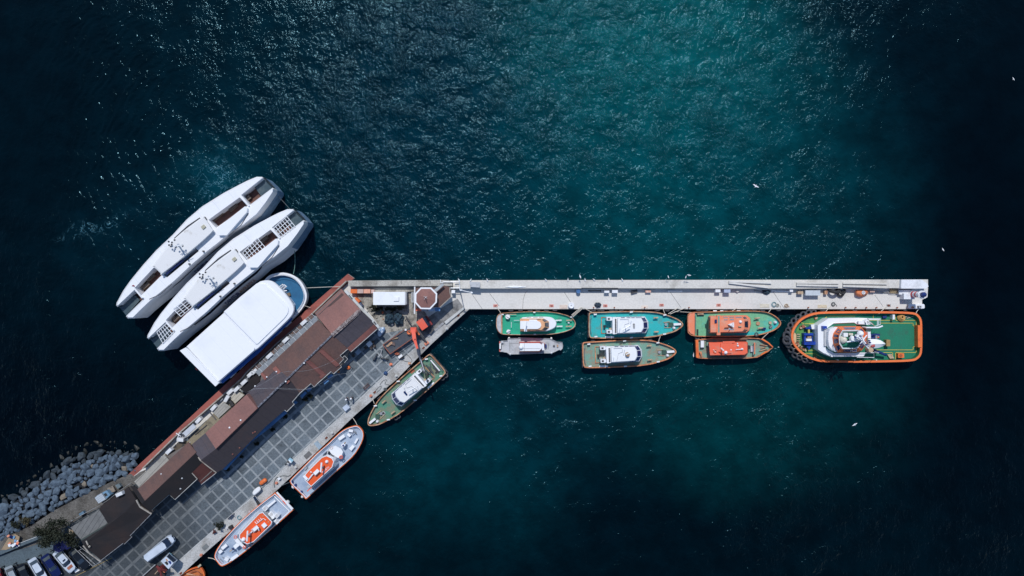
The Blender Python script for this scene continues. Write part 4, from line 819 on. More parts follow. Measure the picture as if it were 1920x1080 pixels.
# --- the two orange and blue-grey rescue boats at the slanting quay
def rescue(F, out, roof, house, screen_edges, label, wake, items):
    t = thing('rescue_boat', label, 'rescue boat', F(550, 540, 0), 'orange and blue-grey rescue boats at the quay')
    hull(t, F, out, M_bluedk, M_orange, mat('red_hull_side', (.36, .05, .04), rough=.5), 9, inner=M_white, zr=2.0, zd=1.45, smooth=2)
    o2 = inset(smoothpoly(out, 2, True), 14); b = B(F); b.tube([F(x, y, 2.1) for x, y in o2] + [F(*o2[0], 2.1)], .05, M_white, n=4); b.obj('gunwale_rail', t)
    b = B(F); b.loft([b.W(house[0], 1.45), b.W(house[1], 3.0)], M_bwhite); b.obj('forward_house', t)
    base, top = roof
    wh = cabin(t, F, base, top, 1.45, 4.2, M_bwhite, M_vivid, panes=screen_edges, glass=M_glass, mx=.07, my=.24)
    r = B(F); o_ = top; a = r.W(o_, 4.2); a2 = r.W(inset(o_, 7), 4.2); n = len(a); r.mesh([p + Vector((0, 0, .05)) for p in a + a2], [(i, (i + 1) % n, n + (i + 1) % n, n + i) for i in range(n)], M_white); r.mesh([p for p in a] + [p + Vector((0, 0, .05)) for p in a], [(i, (i + 1) % n, n + (i + 1) % n, n + i) for i in range(n)], M_white); r.obj('roof_edge', t)
    items(t, F); return t
def items8(t, F):
    part(t, 'liferaft', F, lambda b: b.loft([b.W(rect(262, 735, 80, 44, -46), 4.2), b.W(rect(262, 735, 70, 34, -46), 4.7)], M_bwhite))
    part(t, 'radar_pedestal', F, lambda b: (b.loft([b.W(rect(405, 668, 90, 52, 44), 4.2), b.W(rect(405, 662, 76, 44, 44), 5.0)], M_white), b.tube([F(360, 690, 4.6), F(290, 780, 4.4)], .12, M_white), b.tube([F(345, 665, 4.8), F(325, 660, 4.8)], .08, M_white)))
    part(t, 'radar', F, lambda b: (b.tube([F(474, 540, 5.6), F(462, 662, 5.6)], .14, M_white), b.loft([[F(455, 600, 4.2), F(505, 585, 4.2), F(490, 625, 4.2)], [F(468, 585, 5.5), F(480, 590, 5.5), F(474, 605, 5.5)]], M_lgrey)))
    part(t, 'radome', F, lambda b: b.dome(538, 530, 4.2, .28, M_white, h=.45))
    for x, y in ((735, 210), (870, 345)): part(t, 'deck_locker', F, lambda b: b.loft([b.W(rect(x, y, 95 if x < 800 else 80, 46, 35 if x < 800 else 50), 1.45), b.W(rect(x, y, 88 if x < 800 else 72, 40, 35 if x < 800 else 50), 2.1)], M_white))
    part(t, 'deck_locker', F, lambda b: b.box(925, 258, 1.45, .9, .3, .5, 60, M_white))
    part(t, 'windlass', F, lambda b: (b.box(855, 125, 1.45, .7, .4, .5, -10, M_white), b.box(830, 180, 1.45, .6, .4, .6, -45, M_white), b.tube([F(890, 120, 1.9), F(930, 165, 1.8)], .09, M_steel), b.tube([F(870, 170, 2.0), F(920, 130, 2.0)], .07, M_steel)))
    part(t, 'water_cannon', F, lambda b: (b.box(755, 312, 1.45, .55, .5, 1.3, 40, M_white), b.dome(755, 318, 2.75, .17, M_navy), b.tube([F(760, 300, 2.6), F(785, 275, 2.8)], .09, M_beige)))
    part(t, 'lifebuoy', F, lambda b: b.torus(F(728, 468, 3.0), (.4, -.2, 1), .24, .08, M_redo, n=14, k=6))
    part(t, 'lifebuoy', F, lambda b: b.torus(F(602, 345, 3.05), (0, 0, 1), .24, .03, M_peach, n=14, k=6))
    part(t, 'stern_bar', F, lambda b: b.prism([(278, 910), (350, 852), (354, 860), (286, 920)], 3.6, 3.8, M_redo))
    part(t, 'cabin_door_step', F, lambda b: (b.box(262, 615, 1.45, .55, .45, .5, 44, M_steel), b.box(300, 858, 1.45, .5, .5, .35, 44, M_lgrey)))
    for x, y in ((105, 855), (222, 985)): part(t, 'ball_fender', F, lambda b: b.dome(x, y, 1.0, .38 if x < 200 else .28, M_white2, h=.6))
    part(t, 'bitt', F, lambda b: [b.box(x, y, 1.45, .3, .3, .4, 44, M_navy) for x, y in ((85, 795), (128, 835), (205, 925))])
    u = Vector((cos(R(44)), sin(R(44)), 0)); v = Vector((-u.y, u.x, 0))
    fit_text('TCSB VQL', 1.55, .34, M_white, 'roof_lettering', t, F(523, 632, 4.23), -u, -v)
e_out = [(62, 795), (70, 758), (200, 628), (400, 425), (560, 285), (700, 152), (800, 88), (900, 57), (955, 62), (1003, 108), (1022, 160), (1015, 235), (960, 355), (870, 475), (700, 628), (500, 812), (335, 962), (285, 1008), (262, 1012), (225, 970), (100, 850)]
rescue(RF(535, 790, 6.968), e_out,
       ([(232, 692), (285, 620), (400, 500), (500, 420), (560, 362), (700, 440), (705, 540), (640, 615), (345, 880), (262, 770)],
        [(262, 690), (300, 645), (400, 545), (478, 468), (540, 447), (610, 480), (636, 525), (612, 600), (338, 852), (252, 765)]),
       ([(548, 372), (600, 325), (660, 305), (745, 350), (768, 395), (745, 470), (700, 500), (600, 440)], [(565, 372), (612, 335), (655, 318), (730, 358), (752, 398), (735, 450), (690, 480), (605, 430)]),
       (3, 4, 5, 6), 'rescue boat with orange roof lettered in white, upper one of the pair at the quay', None, items8)
def items9(t, F):
    part(t, 'liferaft', F, lambda b: b.loft([b.W(rect(700, 488, 62, 64, -48), 4.2), b.W(rect(700, 488, 54, 56, -48), 4.6)], M_bwhite))
    part(t, 'radar_pedestal', F, lambda b: (b.loft([b.W(rect(580, 535, 100, 56, 40), 4.2), b.W(rect(588, 528, 76, 40, 40), 5.0)], M_white), b.tube([F(540, 570, 4.6), F(505, 600, 4.6)], .1, M_white), b.tube([F(620, 520, 5), F(630, 555, 4.8)], .09, M_white)))
    part(t, 'radar', F, lambda b: (b.tube([F(482, 560, 5.6), F(474, 695, 5.6)], .13, M_white), b.loft([[F(480, 590, 4.2), F(528, 610, 4.2), F(485, 640, 4.2)], [F(485, 600, 5.5), F(500, 610, 5.5), F(485, 622, 5.5)]], M_white)))
    part(t, 'radome', F, lambda b: b.dome(424, 678, 4.2, .36, M_white, h=.5))
    part(t, 'roof_handrail', F, lambda b: ([b.tube([F(575 + 24 * i, 440 - 16 * i, 4.35), F(600 + 24 * i, 468 - 16 * i, 4.35)], .05, M_white, n=4) for i in range(4)], b.tube([F(598, 470, 4.4), F(690, 398, 4.4), F(720, 420, 4.4)], .05, M_white, n=4)))
    part(t, 'roof_light', F, lambda b: (b.dome(684, 368, 4.2, .09, M_beige), b.dome(752, 446, 4.2, .1, M_beige)))
    for (x, y, l) in ((178, 768, 92), (128, 832, 58), (312, 905, 122)): part(t, 'deck_locker', F, lambda b: b.loft([b.W(rect(x, y, l, 46, 40 if y < 850 else 36), 1.45), b.W(rect(x, y, l - 8, 38, 40 if y < 850 else 36), 2.15)], M_white))
    part(t, 'windlass', F, lambda b: (b.box(206, 932, 1.45, .65, .55, .6, -30, M_white), b.tube([F(150, 900, 1.9), F(185, 930, 1.9)], .07, M_steel), b.tube([F(120, 925, 1.7), F(160, 965, 1.7)], .06, M_steel), b.box(262, 945, 1.45, .5, .2, .3, 40, M_white)))
    part(t, 'water_cannon', F, lambda b: (b.box(335, 755, 1.45, .9, .6, 1.3, 40, M_white), b.dome(290, 798, 2.4, .2, M_glassb), b.tube([F(300, 790, 2.4), F(250, 830, 2.3)], .08, M_beige), b.tube([F(275, 785, 2.2), F(315, 815, 2.2)], .07, M_dark)))
    for x, y in ((323, 640), (440, 772)): part(t, 'lifebuoy', F, lambda b: b.torus(F(x, y, 3.0), (.3, .3, 1), .2, .07, M_redo, n=12, k=6))
    part(t, 'bench_locker', F, lambda b: b.loft([b.W(rect(796, 205, 135, 30, 40), 1.45), b.W(rect(796, 205, 130, 26, 40), 2.0)], M_bwhite))
    for (x, y, l, w_) in ((705, 270, .75, .6), (792, 345, .9, .7), (862, 362, .65, .65), (858, 440, .75, .5)):
        part(t, 'engine_vent', F, lambda b: (b.box(x, y, 1.45, l, w_, .9, -46, M_bwhite), [b.box(x + k * 5, y - k * 5, 2.35, .08, w_ * .7, .03, 44, M_steel) for k in (-2, 0, 2)]))
    part(t, 'aft_hatch', F, lambda b: (b.prism([(690, 310), (720, 290), (830, 395), (800, 425)], 1.45, 1.9, M_steel), b.cyl(812, 382, 1.45, 2.5, .28, M_white)))
    part(t, 'gangplank', F, lambda b: (b.tube([F(862, 55, 2.4), F(965, 165, 2.4), F(1072, 275, 2.4)], .16, M_bwhite, n=6), b.tube([F(940, 165, 2.2), F(985, 215, 2.2)], .1, M_redo)))
    part(t, 'ball_fender', F, lambda b: b.dome(998, 192, 1.8, .36, M_white2, h=.6))
    part(t, 'inner_coaming', F, lambda b: b.tube([F(x, y, 1.9) for x, y in ((832, 110), (1030, 300), (860, 465))], .09, M_white, n=5))
f_out = [(55, 925), (48, 880), (85, 790), (200, 635), (400, 425), (620, 230), (820, 78), (845, 68), (960, 170), (1074, 280), (1060, 305), (900, 450), (700, 625), (500, 795), (300, 945), (180, 1014), (130, 1018), (85, 968)]
rescue(RF(395, 915, 6.968), f_out,
       ([(610, 305), (690, 300), (815, 440), (805, 495), (560, 735), (470, 775), (375, 725), (335, 665), (345, 600), (420, 505)],
        [(638, 328), (682, 316), (802, 438), (792, 478), (562, 702), (480, 733), (412, 696), (376, 650), (378, 605), (430, 545)]),
       ([(345, 640), (300, 680), (312, 710), (430, 800), (470, 778), (400, 700)], [(350, 655), (318, 684), (326, 706), (425, 780), (452, 765), (400, 712)]),
       (4, 5, 6, 7), 'rescue boat with deep orange roof and boxes on its bow, lower one of the pair', None, items9)
# ------------------------------------------------------------------ the tug
def tug():
    F = RF(1450, 510, 5.684); G = RF(1470, 570, 9.0); H = RF(1540, 590, 13.5)
    M_td = mat('tug_green_deck', (.005, .17, .095), (.02, .13, .08), rough=.65, scale=.7, lo=.48, hi=.7, fine=.12)
    M_tb = mat('tug_bow_green', (.10, .30, .06), (.03, .18, .06), rough=.6, scale=.5, lo=.4, hi=.6, fine=.12)
    M_blue = mat('winch_blue', (.006, .05, .36), (.005, .03, .22), rough=.45, scale=1)
    M_to = mat('tug_orange', (.80, .175, .045), (.66, .12, .04), rough=.5, scale=.5, lo=.5, hi=.8, fine=.06)
    t = thing('tugboat', 'big harbour tug with orange gunwale, green deck and tyres round its bow', 'tugboat', P(1606, 632, 0))
    out = [(190, 690), (196, 640), (215, 590), (250, 540), (300, 492), (370, 455), (450, 432), (560, 422), (900, 418), (1300, 420), (1490, 430), (1548, 458), (1580, 510), (1587, 600), (1587, 800), (1576, 880), (1540, 925), (1480, 950), (1300, 960), (900, 966), (560, 962), (450, 945), (370, 915), (300, 870), (240, 810), (203, 750)]
    hull(t, F, out, M_td, M_to, mat('tug_hull', (.10, .03, .02), rough=.5), 22, zr=2.6, zd=1.7, inner=mat('inner_green', (.02, .14, .06), rough=.6), smooth=3)
    part(t, 'foredeck', F, lambda b: b.prism([(232, 690), (250, 610), (300, 545), (380, 490), (470, 470), (470, 900), (390, 885), (300, 835), (245, 770)], 1.7, 1.74, M_tb))
    # painted walkway lines
    def ln(b, pts, w_=5, z=1.75):
        for a, c in zip(pts, pts[1:]):
            d = hypot(c[0] - a[0], c[1] - a[1]); nx, ny = -(c[1] - a[1]) / d * w_ / 2, (c[0] - a[0]) / d * w_ / 2
            ex, ey = (c[0] - a[0]) / d * w_ / 2, (c[1] - a[1]) / d * w_ / 2
            b.prism([(a[0] - nx - ex, a[1] - ny - ey), (c[0] - nx + ex, c[1] - ny + ey), (c[0] + nx + ex, c[1] + ny + ey), (a[0] + nx - ex, a[1] + ny - ey)], 1.7, z, M_yel)
    lines = [[(1000, 515), (1272, 515), (1272, 440)], [(1303, 440), (1303, 515), (1523, 515), (1523, 575), (1490, 575), (1490, 545), (1140, 545)], [(1095, 830), (1490, 830), (1490, 797), (1523, 797), (1523, 858), (1303, 858), (1303, 935)], [(1160, 858), (1272, 858), (1272, 925)], [(1065, 460), (1065, 515)], [(300, 540), (330, 552), (455, 550), (570, 478)], [(470, 835), (300, 835), (302, 868), (450, 872), (560, 935)], [(590, 470), (870, 470)]]
    for i, q in enumerate(lines): part(t, 'deck_line', F, lambda b: ln(b, q, 5, 1.752 + .003 * i))
    # first house: white walkway roof round a green upper deck
    o1 = [(474, 568), (592, 494), (900, 489), (1010, 492), (1035, 560), (1040, 700), (1030, 800), (960, 900), (620, 905), (560, 880), (478, 826)]
    part(t, 'deckhouse', F, lambda b: b.prism(o1, 1.7, 4.0, M_bwhite, k0=.99))
    inn = [(565, 600), (640, 545), (860, 536), (900, 560), (1035, 565), (1035, 860), (650, 866), (560, 812)]
    part(t, 'upper_deck', F, lambda b: b.prism(inn, 4.0, 4.03, M_td))
    part(t, 'walkway_edge', F, lambda b: b.tube([F(x, y, 4.15) for x, y in inn[:4]] , .08, M_bwhite, n=4))
    part(t, 'lower_rail', F, lambda b: [b.tube([F(x, y, z) for x, y in ((560, 850), (640, 895), (900, 898))], .05, M_bwhite, n=4) for z in (4.5, 5.0)])
    part(t, 'locker_row', F, lambda b: b.prism([(545, 610), (568, 610), (570, 790), (545, 790)], 4.0, 4.35, M_lgrey))
    part(t, 'blue_box', F, lambda b: b.prism([(530, 577), (572, 577), (572, 605), (530, 605)], 4.0, 4.7, M_blue))
    # side platforms
    def frame_(b, q, z, r=.05):
        b.tube([F(x, y, z) for x, y in q] , r, M_white, n=4, closed=True)
        for x, y in q: b.tube([F(x, y, z), F(x, y, z - .9)], r * .8, M_white, n=4)
    part(t, 'side_platform', F, lambda b: (b.prism([(1000, 494), (1143, 496), (1140, 512), (1000, 512)], 3.8, 4.0, M_bwhite), frame_(b, [(1000, 500), (1143, 502), (1140, 562), (1080, 578), (1046, 545)], 4.6), b.tube([F(1110, 505, 4.6), F(1108, 570, 4.6)], .05, M_white, n=4), b.tube([F(1125, 505, 4.6), F(1123, 566, 4.6)], .05, M_white, n=4)))
    part(t, 'side_platform', F, lambda b: (b.prism([(890, 858), (1072, 858), (1072, 864), (890, 864)], 3.8, 4.0, M_bwhite), frame_(b, [(892, 860), (1072, 862), (1074, 912), (892, 910)], 4.4)))
    part(t, 'liferaft', F, lambda b: (b.loft([b.W(rect(938, 541, 70, 40), 4.0), b.W(rect(938, 541, 74, 44), 4.4), b.W(rect(938, 541, 60, 30), 4.8)], M_bwhite)))
    part(t, 'davit', F, lambda b: (b.cyl(998, 525, 4.0, 4.9, .3, M_white), b.tube([F(998, 525, 4.9), F(1060, 560, 5.2)], .1, M_steel), b.tube([F(1045, 540, 4.6), F(1078, 575, 4.6)], .06, M_tan)))
    part(t, 'boom', F, lambda b: (b.tube([F(990, 593, 5.5), F(1120, 592, 5.6), F(1165, 575, 5.7)], .13, M_white, n=6), b.cyl(995, 593, 4.0, 5.5, .15, M_white)))
    # wheelhouse
    low = [(590, 640), (605, 610), (660, 585), (700, 590), (700, 850), (660, 850), (620, 825), (596, 790), (585, 720)]
    part(t, 'bridge_front', F, lambda b: b.prism(low, 4.03, 5.2, M_bwhite))
    base = [(628, 700), (640, 650), (690, 583), (930, 580), (985, 640), (1003, 700), (1000, 760), (940, 840), (880, 856), (690, 858), (640, 780)]
    top = [(702, 700), (710, 672), (738, 622), (905, 620), (938, 660), (955, 700), (950, 745), (900, 806), (870, 818), (738, 818), (706, 765)]
    wh = cabin(t, F, base, top, 5.2, 6.9, M_to, M_td, panes=(0, 1, 2, 3, 6, 8, 9, 10), glass=M_glassb, mx=.2, my=.2)
    part(t, 'bridge_wall', F, lambda b: b.prism(base, 4.03, 5.2, M_to))
    part(wh, 'roof_coaming', F, lambda b: b.prism(top, 6.88, 7.0, M_lgrey, holes=[inset(top, 11)]))
    part(t, 'bridge_rail', F, lambda b: ([b.tube([F(x, y, z) for x, y in top], .045, M_white, n=4, closed=True) for z in (7.4, 7.8)], [b.tube([F(x, y, 7.8), F(x, y, 6.9)], .04, M_white, n=4) for x, y in top]))
    # roof gear and mast
    part(t, 'roof_locker', H, lambda b: b.prism([(565, 462), (675, 462), (675, 560), (565, 560)], 6.9, 7.6, M_beige if 0 else M_white2))
    part(t, 'roof_locker', H, lambda b: b.prism([(695, 470), (802, 470), (802, 520), (695, 520)], 6.9, 7.5, mat('cream_box', (.62, .58, .46), rough=.6)))
    part(t, 'radome', H, lambda b: b.dome(570, 640, 6.9, .62, mat('cream_dome', (.72, .67, .56), rough=.5), h=.8, n=16))
    part(t, 'radome', H, lambda b: b.dome(1010, 480, 7.5, .50, M_bwhite, h=.8, n=16))
    part(t, 'radome', H, lambda b: b.dome(790, 575, 7.5, .3, M_bwhite, h=.6))
    m_ = part(t, 'mast', H, lambda b: (b.loft([b.W([(840, 490), (960, 500), (1090, 590), (1100, 700), (960, 700), (850, 640)], 7.0), b.W([(900, 520), (960, 520), (1060, 600), (1070, 650), (1000, 660), (900, 610)], 9.2)], M_bwhite), b.tube([H(1000, 600, 9), H(1060, 650, 12.5)], .14, M_bwhite, r1=.06)))
    part(m_, 'yard', H, lambda b: [b.tube([H(*a, z), H(*c, z)], .1, M_bwhite, n=5) for a, c, z in (((850, 520), (1180, 790), 9.6), ((980, 740), (1150, 520), 10.4), ((1000, 650), (1200, 860), 9.0), ((930, 560), (1120, 720), 11.4))])
    for (x, y, z) in ((870, 575, 9.3), (1000, 545, 10.2), (1015, 600, 10.8), (990, 678, 10.2), (1020, 740, 10.2), (1130, 700, 10.6), (1225, 662, 9.6), (1245, 710, 9.6), (1155, 765, 9.6)): part(m_, 'navigation_lamp', H, lambda b: b.cyl(x, y, z, z + .35, .13, M_navy, n=8))
    part(t, 'radar', H, lambda b: (b.tube([H(640, 690, 8.2), H(960, 655, 8.4)], .12, M_bwhite, r1=.1), b.box(820, 620, 7.5, .8, .5, .7, 10, M_bwhite)))
    part(t, 'roof_ladder', H, lambda b: ([b.tube([H(x, 870, 6.6), H(x, 940, 5.6)], .045, M_white, n=4) for x in (745, 790, 850, 890)], [b.tube([H(800, 870 + 14 * i, 6.6 - .2 * i), H(890, 870 + 14 * i, 6.6 - .2 * i)], .04, M_white, n=4) for i in range(5)], b.prism([(806, 872), (884, 872), (884, 916), (806, 916)], 6.0, 6.3, M_navy)))
    part(t, 'funnel', H, lambda b: (b.prism([(1140, 350), (1250, 350), (1250, 420), (1140, 410)], 4.0, 5.6, M_dark), b.prism([(1175, 435), (1245, 435), (1245, 600), (1180, 600)], 4.0, 6.3, M_bwhite)))
    part(t, 'tow_hook', H, lambda b: (b.prism([(1250, 500), (1480, 485), (1480, 600), (1250, 605)], 1.7, 3.0, M_navy), b.box(1395, 570, 3.0, .3, .6, .2, 0, M_steel), b.box(1440, 550, 3.0, .35, .12, .2, 0, M_beige), b.box(1440, 580, 3.0, .35, .12, .2, 0, M_redo)))
    part(t, 'deck_crane', H, lambda b: (b.cyl(1260, 895, 1.7, 5.2, .4, M_beige), b.tube([H(1330, 900, 3.4), H(1640, 1020, 2.6)], .22, M_navy, n=6), b.prism([(1340, 925), (1460, 955), (1455, 985), (1338, 955)], 3.5, 3.7, M_steel)))
    # bow winch
    part(t, 'bow_winch', G, lambda b: (b.prism([(342, 495), (490, 492), (500, 530), (345, 530)], 1.7, 2.9, M_blue), b.prism([(342, 640), (540, 638), (540, 688), (345, 690)], 1.7, 3.0, M_blue), b.prism([(342, 530), (372, 530), (372, 640), (342, 640)], 1.7, 2.6, M_blue), b.prism([(468, 530), (488, 530), (488, 640), (468, 640)], 1.7, 2.6, M_blue), b.prism([(375, 530), (466, 530), (466, 640), (375, 640)], 1.7, 2.1, M_navy), b.tube([G(422, 380, 2.4), G(422, 770, 2.4)], .13, M_blue, n=6), b.box(415, 408, 1.7, .9, .25, .9, 0, M_blue), b.box(422, 715, 1.7, .7, .35, .8, 0, M_blue)))
    part(t, 'winch_drum', G, lambda b: (b.prism([(378, 585), (468, 585), (468, 625), (378, 625)], 2.1, 3.0, M_white2),))
    part(t, 'rope_drum', G, lambda b: b.prism([(395, 550), (460, 545), (462, 570), (400, 575)], 2.1, 2.8, M_beige)); part(t, 'brake_lever', G, lambda b: b.box(422, 462, 2.2, .25, .6, .4, 0, M_yel))
    part(t, 'vent_box', G, lambda b: (b.prism([(455, 350), (535, 345), (540, 425), (470, 425)], 1.7, 2.6, M_white2), b.prism([(536, 360), (574, 362), (574, 428), (540, 428)], 1.7, 2.6, M_redo)))
    part(t, 'capstan', G, lambda b: b.dome(525, 725, 1.7, .33, M_bwhite, h=.8))
    part(t, 'bow_fairlead', G, lambda b: (b.prism([(160, 520), (180, 478), (208, 520), (208, 640), (180, 675), (162, 630)], 1.7, 2.5, mat('pale_timber', (.62, .42, .22), rough=.7)), [b.tube([G(212, y, 2.2), G(268, y + 6, 2.2)], .09, M_beige, n=5) for y in (510, 545, 580, 620)]))
    rnd = random.Random(8)
    part(t, 'anchor_chain', G, lambda b: [b.box(x + rnd.uniform(-16, 16), y + rnd.uniform(-16, 16), 1.7, .4, .22, rnd.uniform(.15, .45), rnd.uniform(0, 180), M_beige if k % 2 else M_rust) for k in range(4) for x, y in ((290, 400), (340, 380), (250, 700), (300, 730), (350, 770), (230, 660), (545, 240), (540, 900))])
    # stern gear
    part(t, 'rope_coil', F, lambda b: [b.torus(F(1365 + 3 * i, 482, 1.85 + .13 * i), (.1, .1, 1), .62 - .12 * i, .12, mat('manila', (.55, .30, .10), rough=.9), n=16, k=6) for i in range(4)])
    part(t, 'hauled_line', F, lambda b: (b.tube([F(1400, 478, 1.9), F(1435, 470, 1.8), F(1450, 486, 1.8), F(1420, 495, 1.8)], .08, M_rope), b.tube([F(1450, 486, 1.8), F(1500, 465, 1.8)], .05, M_rope)))
    part(t, 'winch_post', F, lambda b: b.box(1284, 480, 1.7, .35, .8, .9, 0, M_white2))
    part(t, 'tow_gate', F, lambda b: b.prism([(1540, 568), (1584, 568), (1584, 802), (1543, 802)], 1.7, 2.75, M_orange))
    part(t, 'orange_float', F, lambda b: (b.prism([(1330, 868), (1393, 868), (1395, 914), (1332, 914)], 1.7, 2.4, M_orange), b.cyl(1362, 890, 2.4, 2.5, .25, mat('float_rust', (.35, .09, .03)), n=10)))
    part(t, 'wooden_crate', F, lambda b: b.box(1226, 757, 1.7, .62, 1.05, .9, 0, mat('crate_wood', (.36, .23, .09), (.25, .15, .06), rough=.8)))
    part(t, 'gangplank', F, lambda b: b.prism([(1216, 880), (1262, 874), (1290, 920), (1244, 924)], 1.7, 2.0, M_beige))
    part(t, 'blue_tarp', F, lambda b: b.prism([(1165, 470), (1205, 466), (1212, 490), (1170, 494)], 1.7, 2.1, M_navy))
    for x in (870, 1100, 690): part(t, 'freeing_post', F, lambda b: b.box(x, 938, 1.7, .2, .12, .8, 0, M_white))
    # tyres round the bow and rubber roll at the stem
    pos = [(375, 430, .40), (316, 452, .42), (264, 480, .42), (216, 520, .42), (181, 570, .42), (156, 625, .42), (146, 680, .62), (144, 730, .62), (160, 778, .42), (188, 830, .44), (228, 888, .44), (278, 914, .4), (335, 942, .4), (392, 950, .36), (430, 424, .34)]
    C0 = F(640, 692, 2.0)
    for x, y, r in pos:
        c_ = F(x, y, 1.9); d = (c_ - C0); d.z = 0; d.normalize(); d.z = .75; tyre(t, c_, d, r)
    part(t, 'fender_chain', F, lambda b: [b.tube([F(x + (640 - x) * .05, y + (692 - y) * .07, 2.3), F(x + (640 - x) * .14, y + (692 - y) * .14, 2.62)], .06, M_beige, n=4) for x, y, r in pos])
    # white cover-topped workboat on the tug's after deck
    rb = thing('workboat', 'white canvas-covered workboat stowed on the big tug', 'boat', H(1400, 730, 4))
    o = [(1175, 640), (1250, 618), (1380, 620), (1500, 650), (1580, 700), (1628, 742), (1570, 790), (1480, 830), (1360, 850), (1240, 845), (1190, 830)]
    part(rb, 'hull', H, lambda b: (lambda top_, c2: b.loft([[Vector((c2.x + (p.x - c2.x) * k, c2.y + (p.y - c2.y) * k, z)) for p in top_] for z, k in ((3.6, .6), (4.2, .9), (4.8, 1.0))], M_bwhite))(b.W(smoothpoly(o, 2, True), 4.8), H(1390, 735, 4.8)))
    part(rb, 'cover', H, lambda b: (lambda top_, rg: b.mesh(top_ + rg, [(i, (i + 1) % len(top_), len(top_) + (i + 1) % len(top_), len(top_) + i) for i in range(len(top_))] , M_bwhite))([H(x, y, 4.8) for x, y in smoothpoly(o, 2, True)], [H(max(1230, min(1600, x)), 742, 5.25) for x, y in smoothpoly(o, 2, True)]))
    part(rb, 'red_cap', H, lambda b: (b.dome(1325, 785, 5.0, .3, mat('dull_red', (.45, .08, .08), rough=.6), h=.3), b.dome(1290, 800, 5.0, .22, mat('dull_red', (.45, .08, .08)), h=.3)))
    part(rb, 'cradle', H, lambda b: [b.prism([(x, 690), (x + 20, 690), (x + 20, 790), (x, 790)], 1.7, 3.9, M_steel) for x in (1260, 1450)])
tug()
# ------------------------------------------------------------------ sheds and restaurants on the slanting quay
M_rl = ribbed('light_brown_roofing', (.25, .120, .102), (.20, .105, .095), 43 + 90, 1.25, .05, col2=(.20, .100, .088), rough=.85, scale=.25, lo=.4, hi=.7, fine=.10)
M_rd = ribbed('dull_brown_roofing', (.128, .068, .057), (.095, .058, .054), 43 + 90, 1.25, .05, col2=(.095, .058, .053), rough=.85, scale=.3, lo=.4, hi=.66, fine=.14)
M_rs = ribbed('slate_roofing', (.064, .056, .068), (.042, .038, .048), 43 + 90, 1.25, .05, col2=(.080, .058, .062), rough=.85, scale=.25, lo=.45, hi=.7, fine=.12)
M_rk = ribbed('dark_roofing', (.034, .028, .034), (.022, .018, .024), 43 + 90, 1.25, .05, col2=(.046, .030, .032), rough=.85, scale=.2, lo=.46, hi=.62, fine=.12)
M_rr = ribbed('red_brown_roofing', (.23, .088, .072), (.16, .062, .054), 43 + 90, 1.25, .05, col2=(.18, .068, .06), rough=.85, scale=.4, fine=.1)
M_rdk = mat('dark_red_roofing', (.085, .024, .020), (.06, .018, .016), rough=.85, scale=.4, fine=.1)
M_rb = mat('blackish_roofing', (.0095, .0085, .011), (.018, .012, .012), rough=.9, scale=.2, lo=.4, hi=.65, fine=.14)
M_ridge = mat('speckled_ridge_tiles', (.34, .29, .28), (.12, .09, .09), rough=.8, scale=3.2, lo=.44, hi=.56, fine=.3)
M_ridgeb = mat('blue_grey_ridge_tiles', (.20, .21, .25), (.07, .065, .08), rough=.8, scale=3.2, lo=.44, hi=.56, fine=.3)
M_trim = mat('cream_trim', (.36, .33, .29), (.22, .19, .165), rough=.7, scale=1)
M_poly = ribbed('pale_corrugated_sheet', (.33, .31, .27), (.12, .11, .10), 47, .9, .08, scale=.5)
M_polyg = ribbed('grey_corrugated_sheet', (.155, .155, .150), (.06, .06, .06), 57, .72, .1, scale=.6)
M_bd2 = mat('beige_planking', (.24, .205, .14), (.14, .12, .085), rough=.8, scale=.6, fine=.2)
M_awn = mat('blue_awning', (.10, .24, .46), (.07, .17, .34), rough=.35, scale=.6)
M_wallb = mat('shed_wall', (.16, .14, .13), rough=.8, scale=.5)
M_pan = ribbed('grey_terrace_panels', (.22, .245, .27), (.45, .47, .48), 43 + 90, 1.25, .07, scale=1.4, fine=.2)
M_ac = mat('ac_white', (.66, .67, .68), (.5, .5, .5), rough=.5, scale=2)
RD = (-.729, .685)
def zr(x, y, z0=6.5, k=.043): return z0 - k * abs((x - 676.7) * .685 + (y - 581.7) * .729)
def slab(t, name, pts, m, th=.2, z=None, dz=0, k=None):
    q = [(p[0], p[1], (p[2] if len(p) > 2 else (z if z is not None else zr(*p))) + dz) for p in pts]
    b = B(); top = [P(*p) for p in q]; n = len(top)
    b.mesh(top, [tuple(v) for v in tessellate_polygon([[Vector((p.x, p.y, 0)) for p in top]])], m)
    b.mesh(top + [p - Vector((0, 0, th)) for p in top], [(i, (i + 1) % n, n + (i + 1) % n, n + i) for i in range(n)], m)
    return b.obj(name, t)
def walls(t, pts, z1, m=None, name='wall'):
    b = B(); b.prism(pts, QZ, z1, m or M_wallb); return b.obj(name, t)
def line(t, name, pts, r, m, z=None, dz=.03):
    b = B(); b.tube([P(p[0], p[1], (p[2] if len(p) > 2 else (z if z is not None else zr(p[0], p[1]) + dz))) for p in pts], r, m, n=5); return b.obj(name, t)
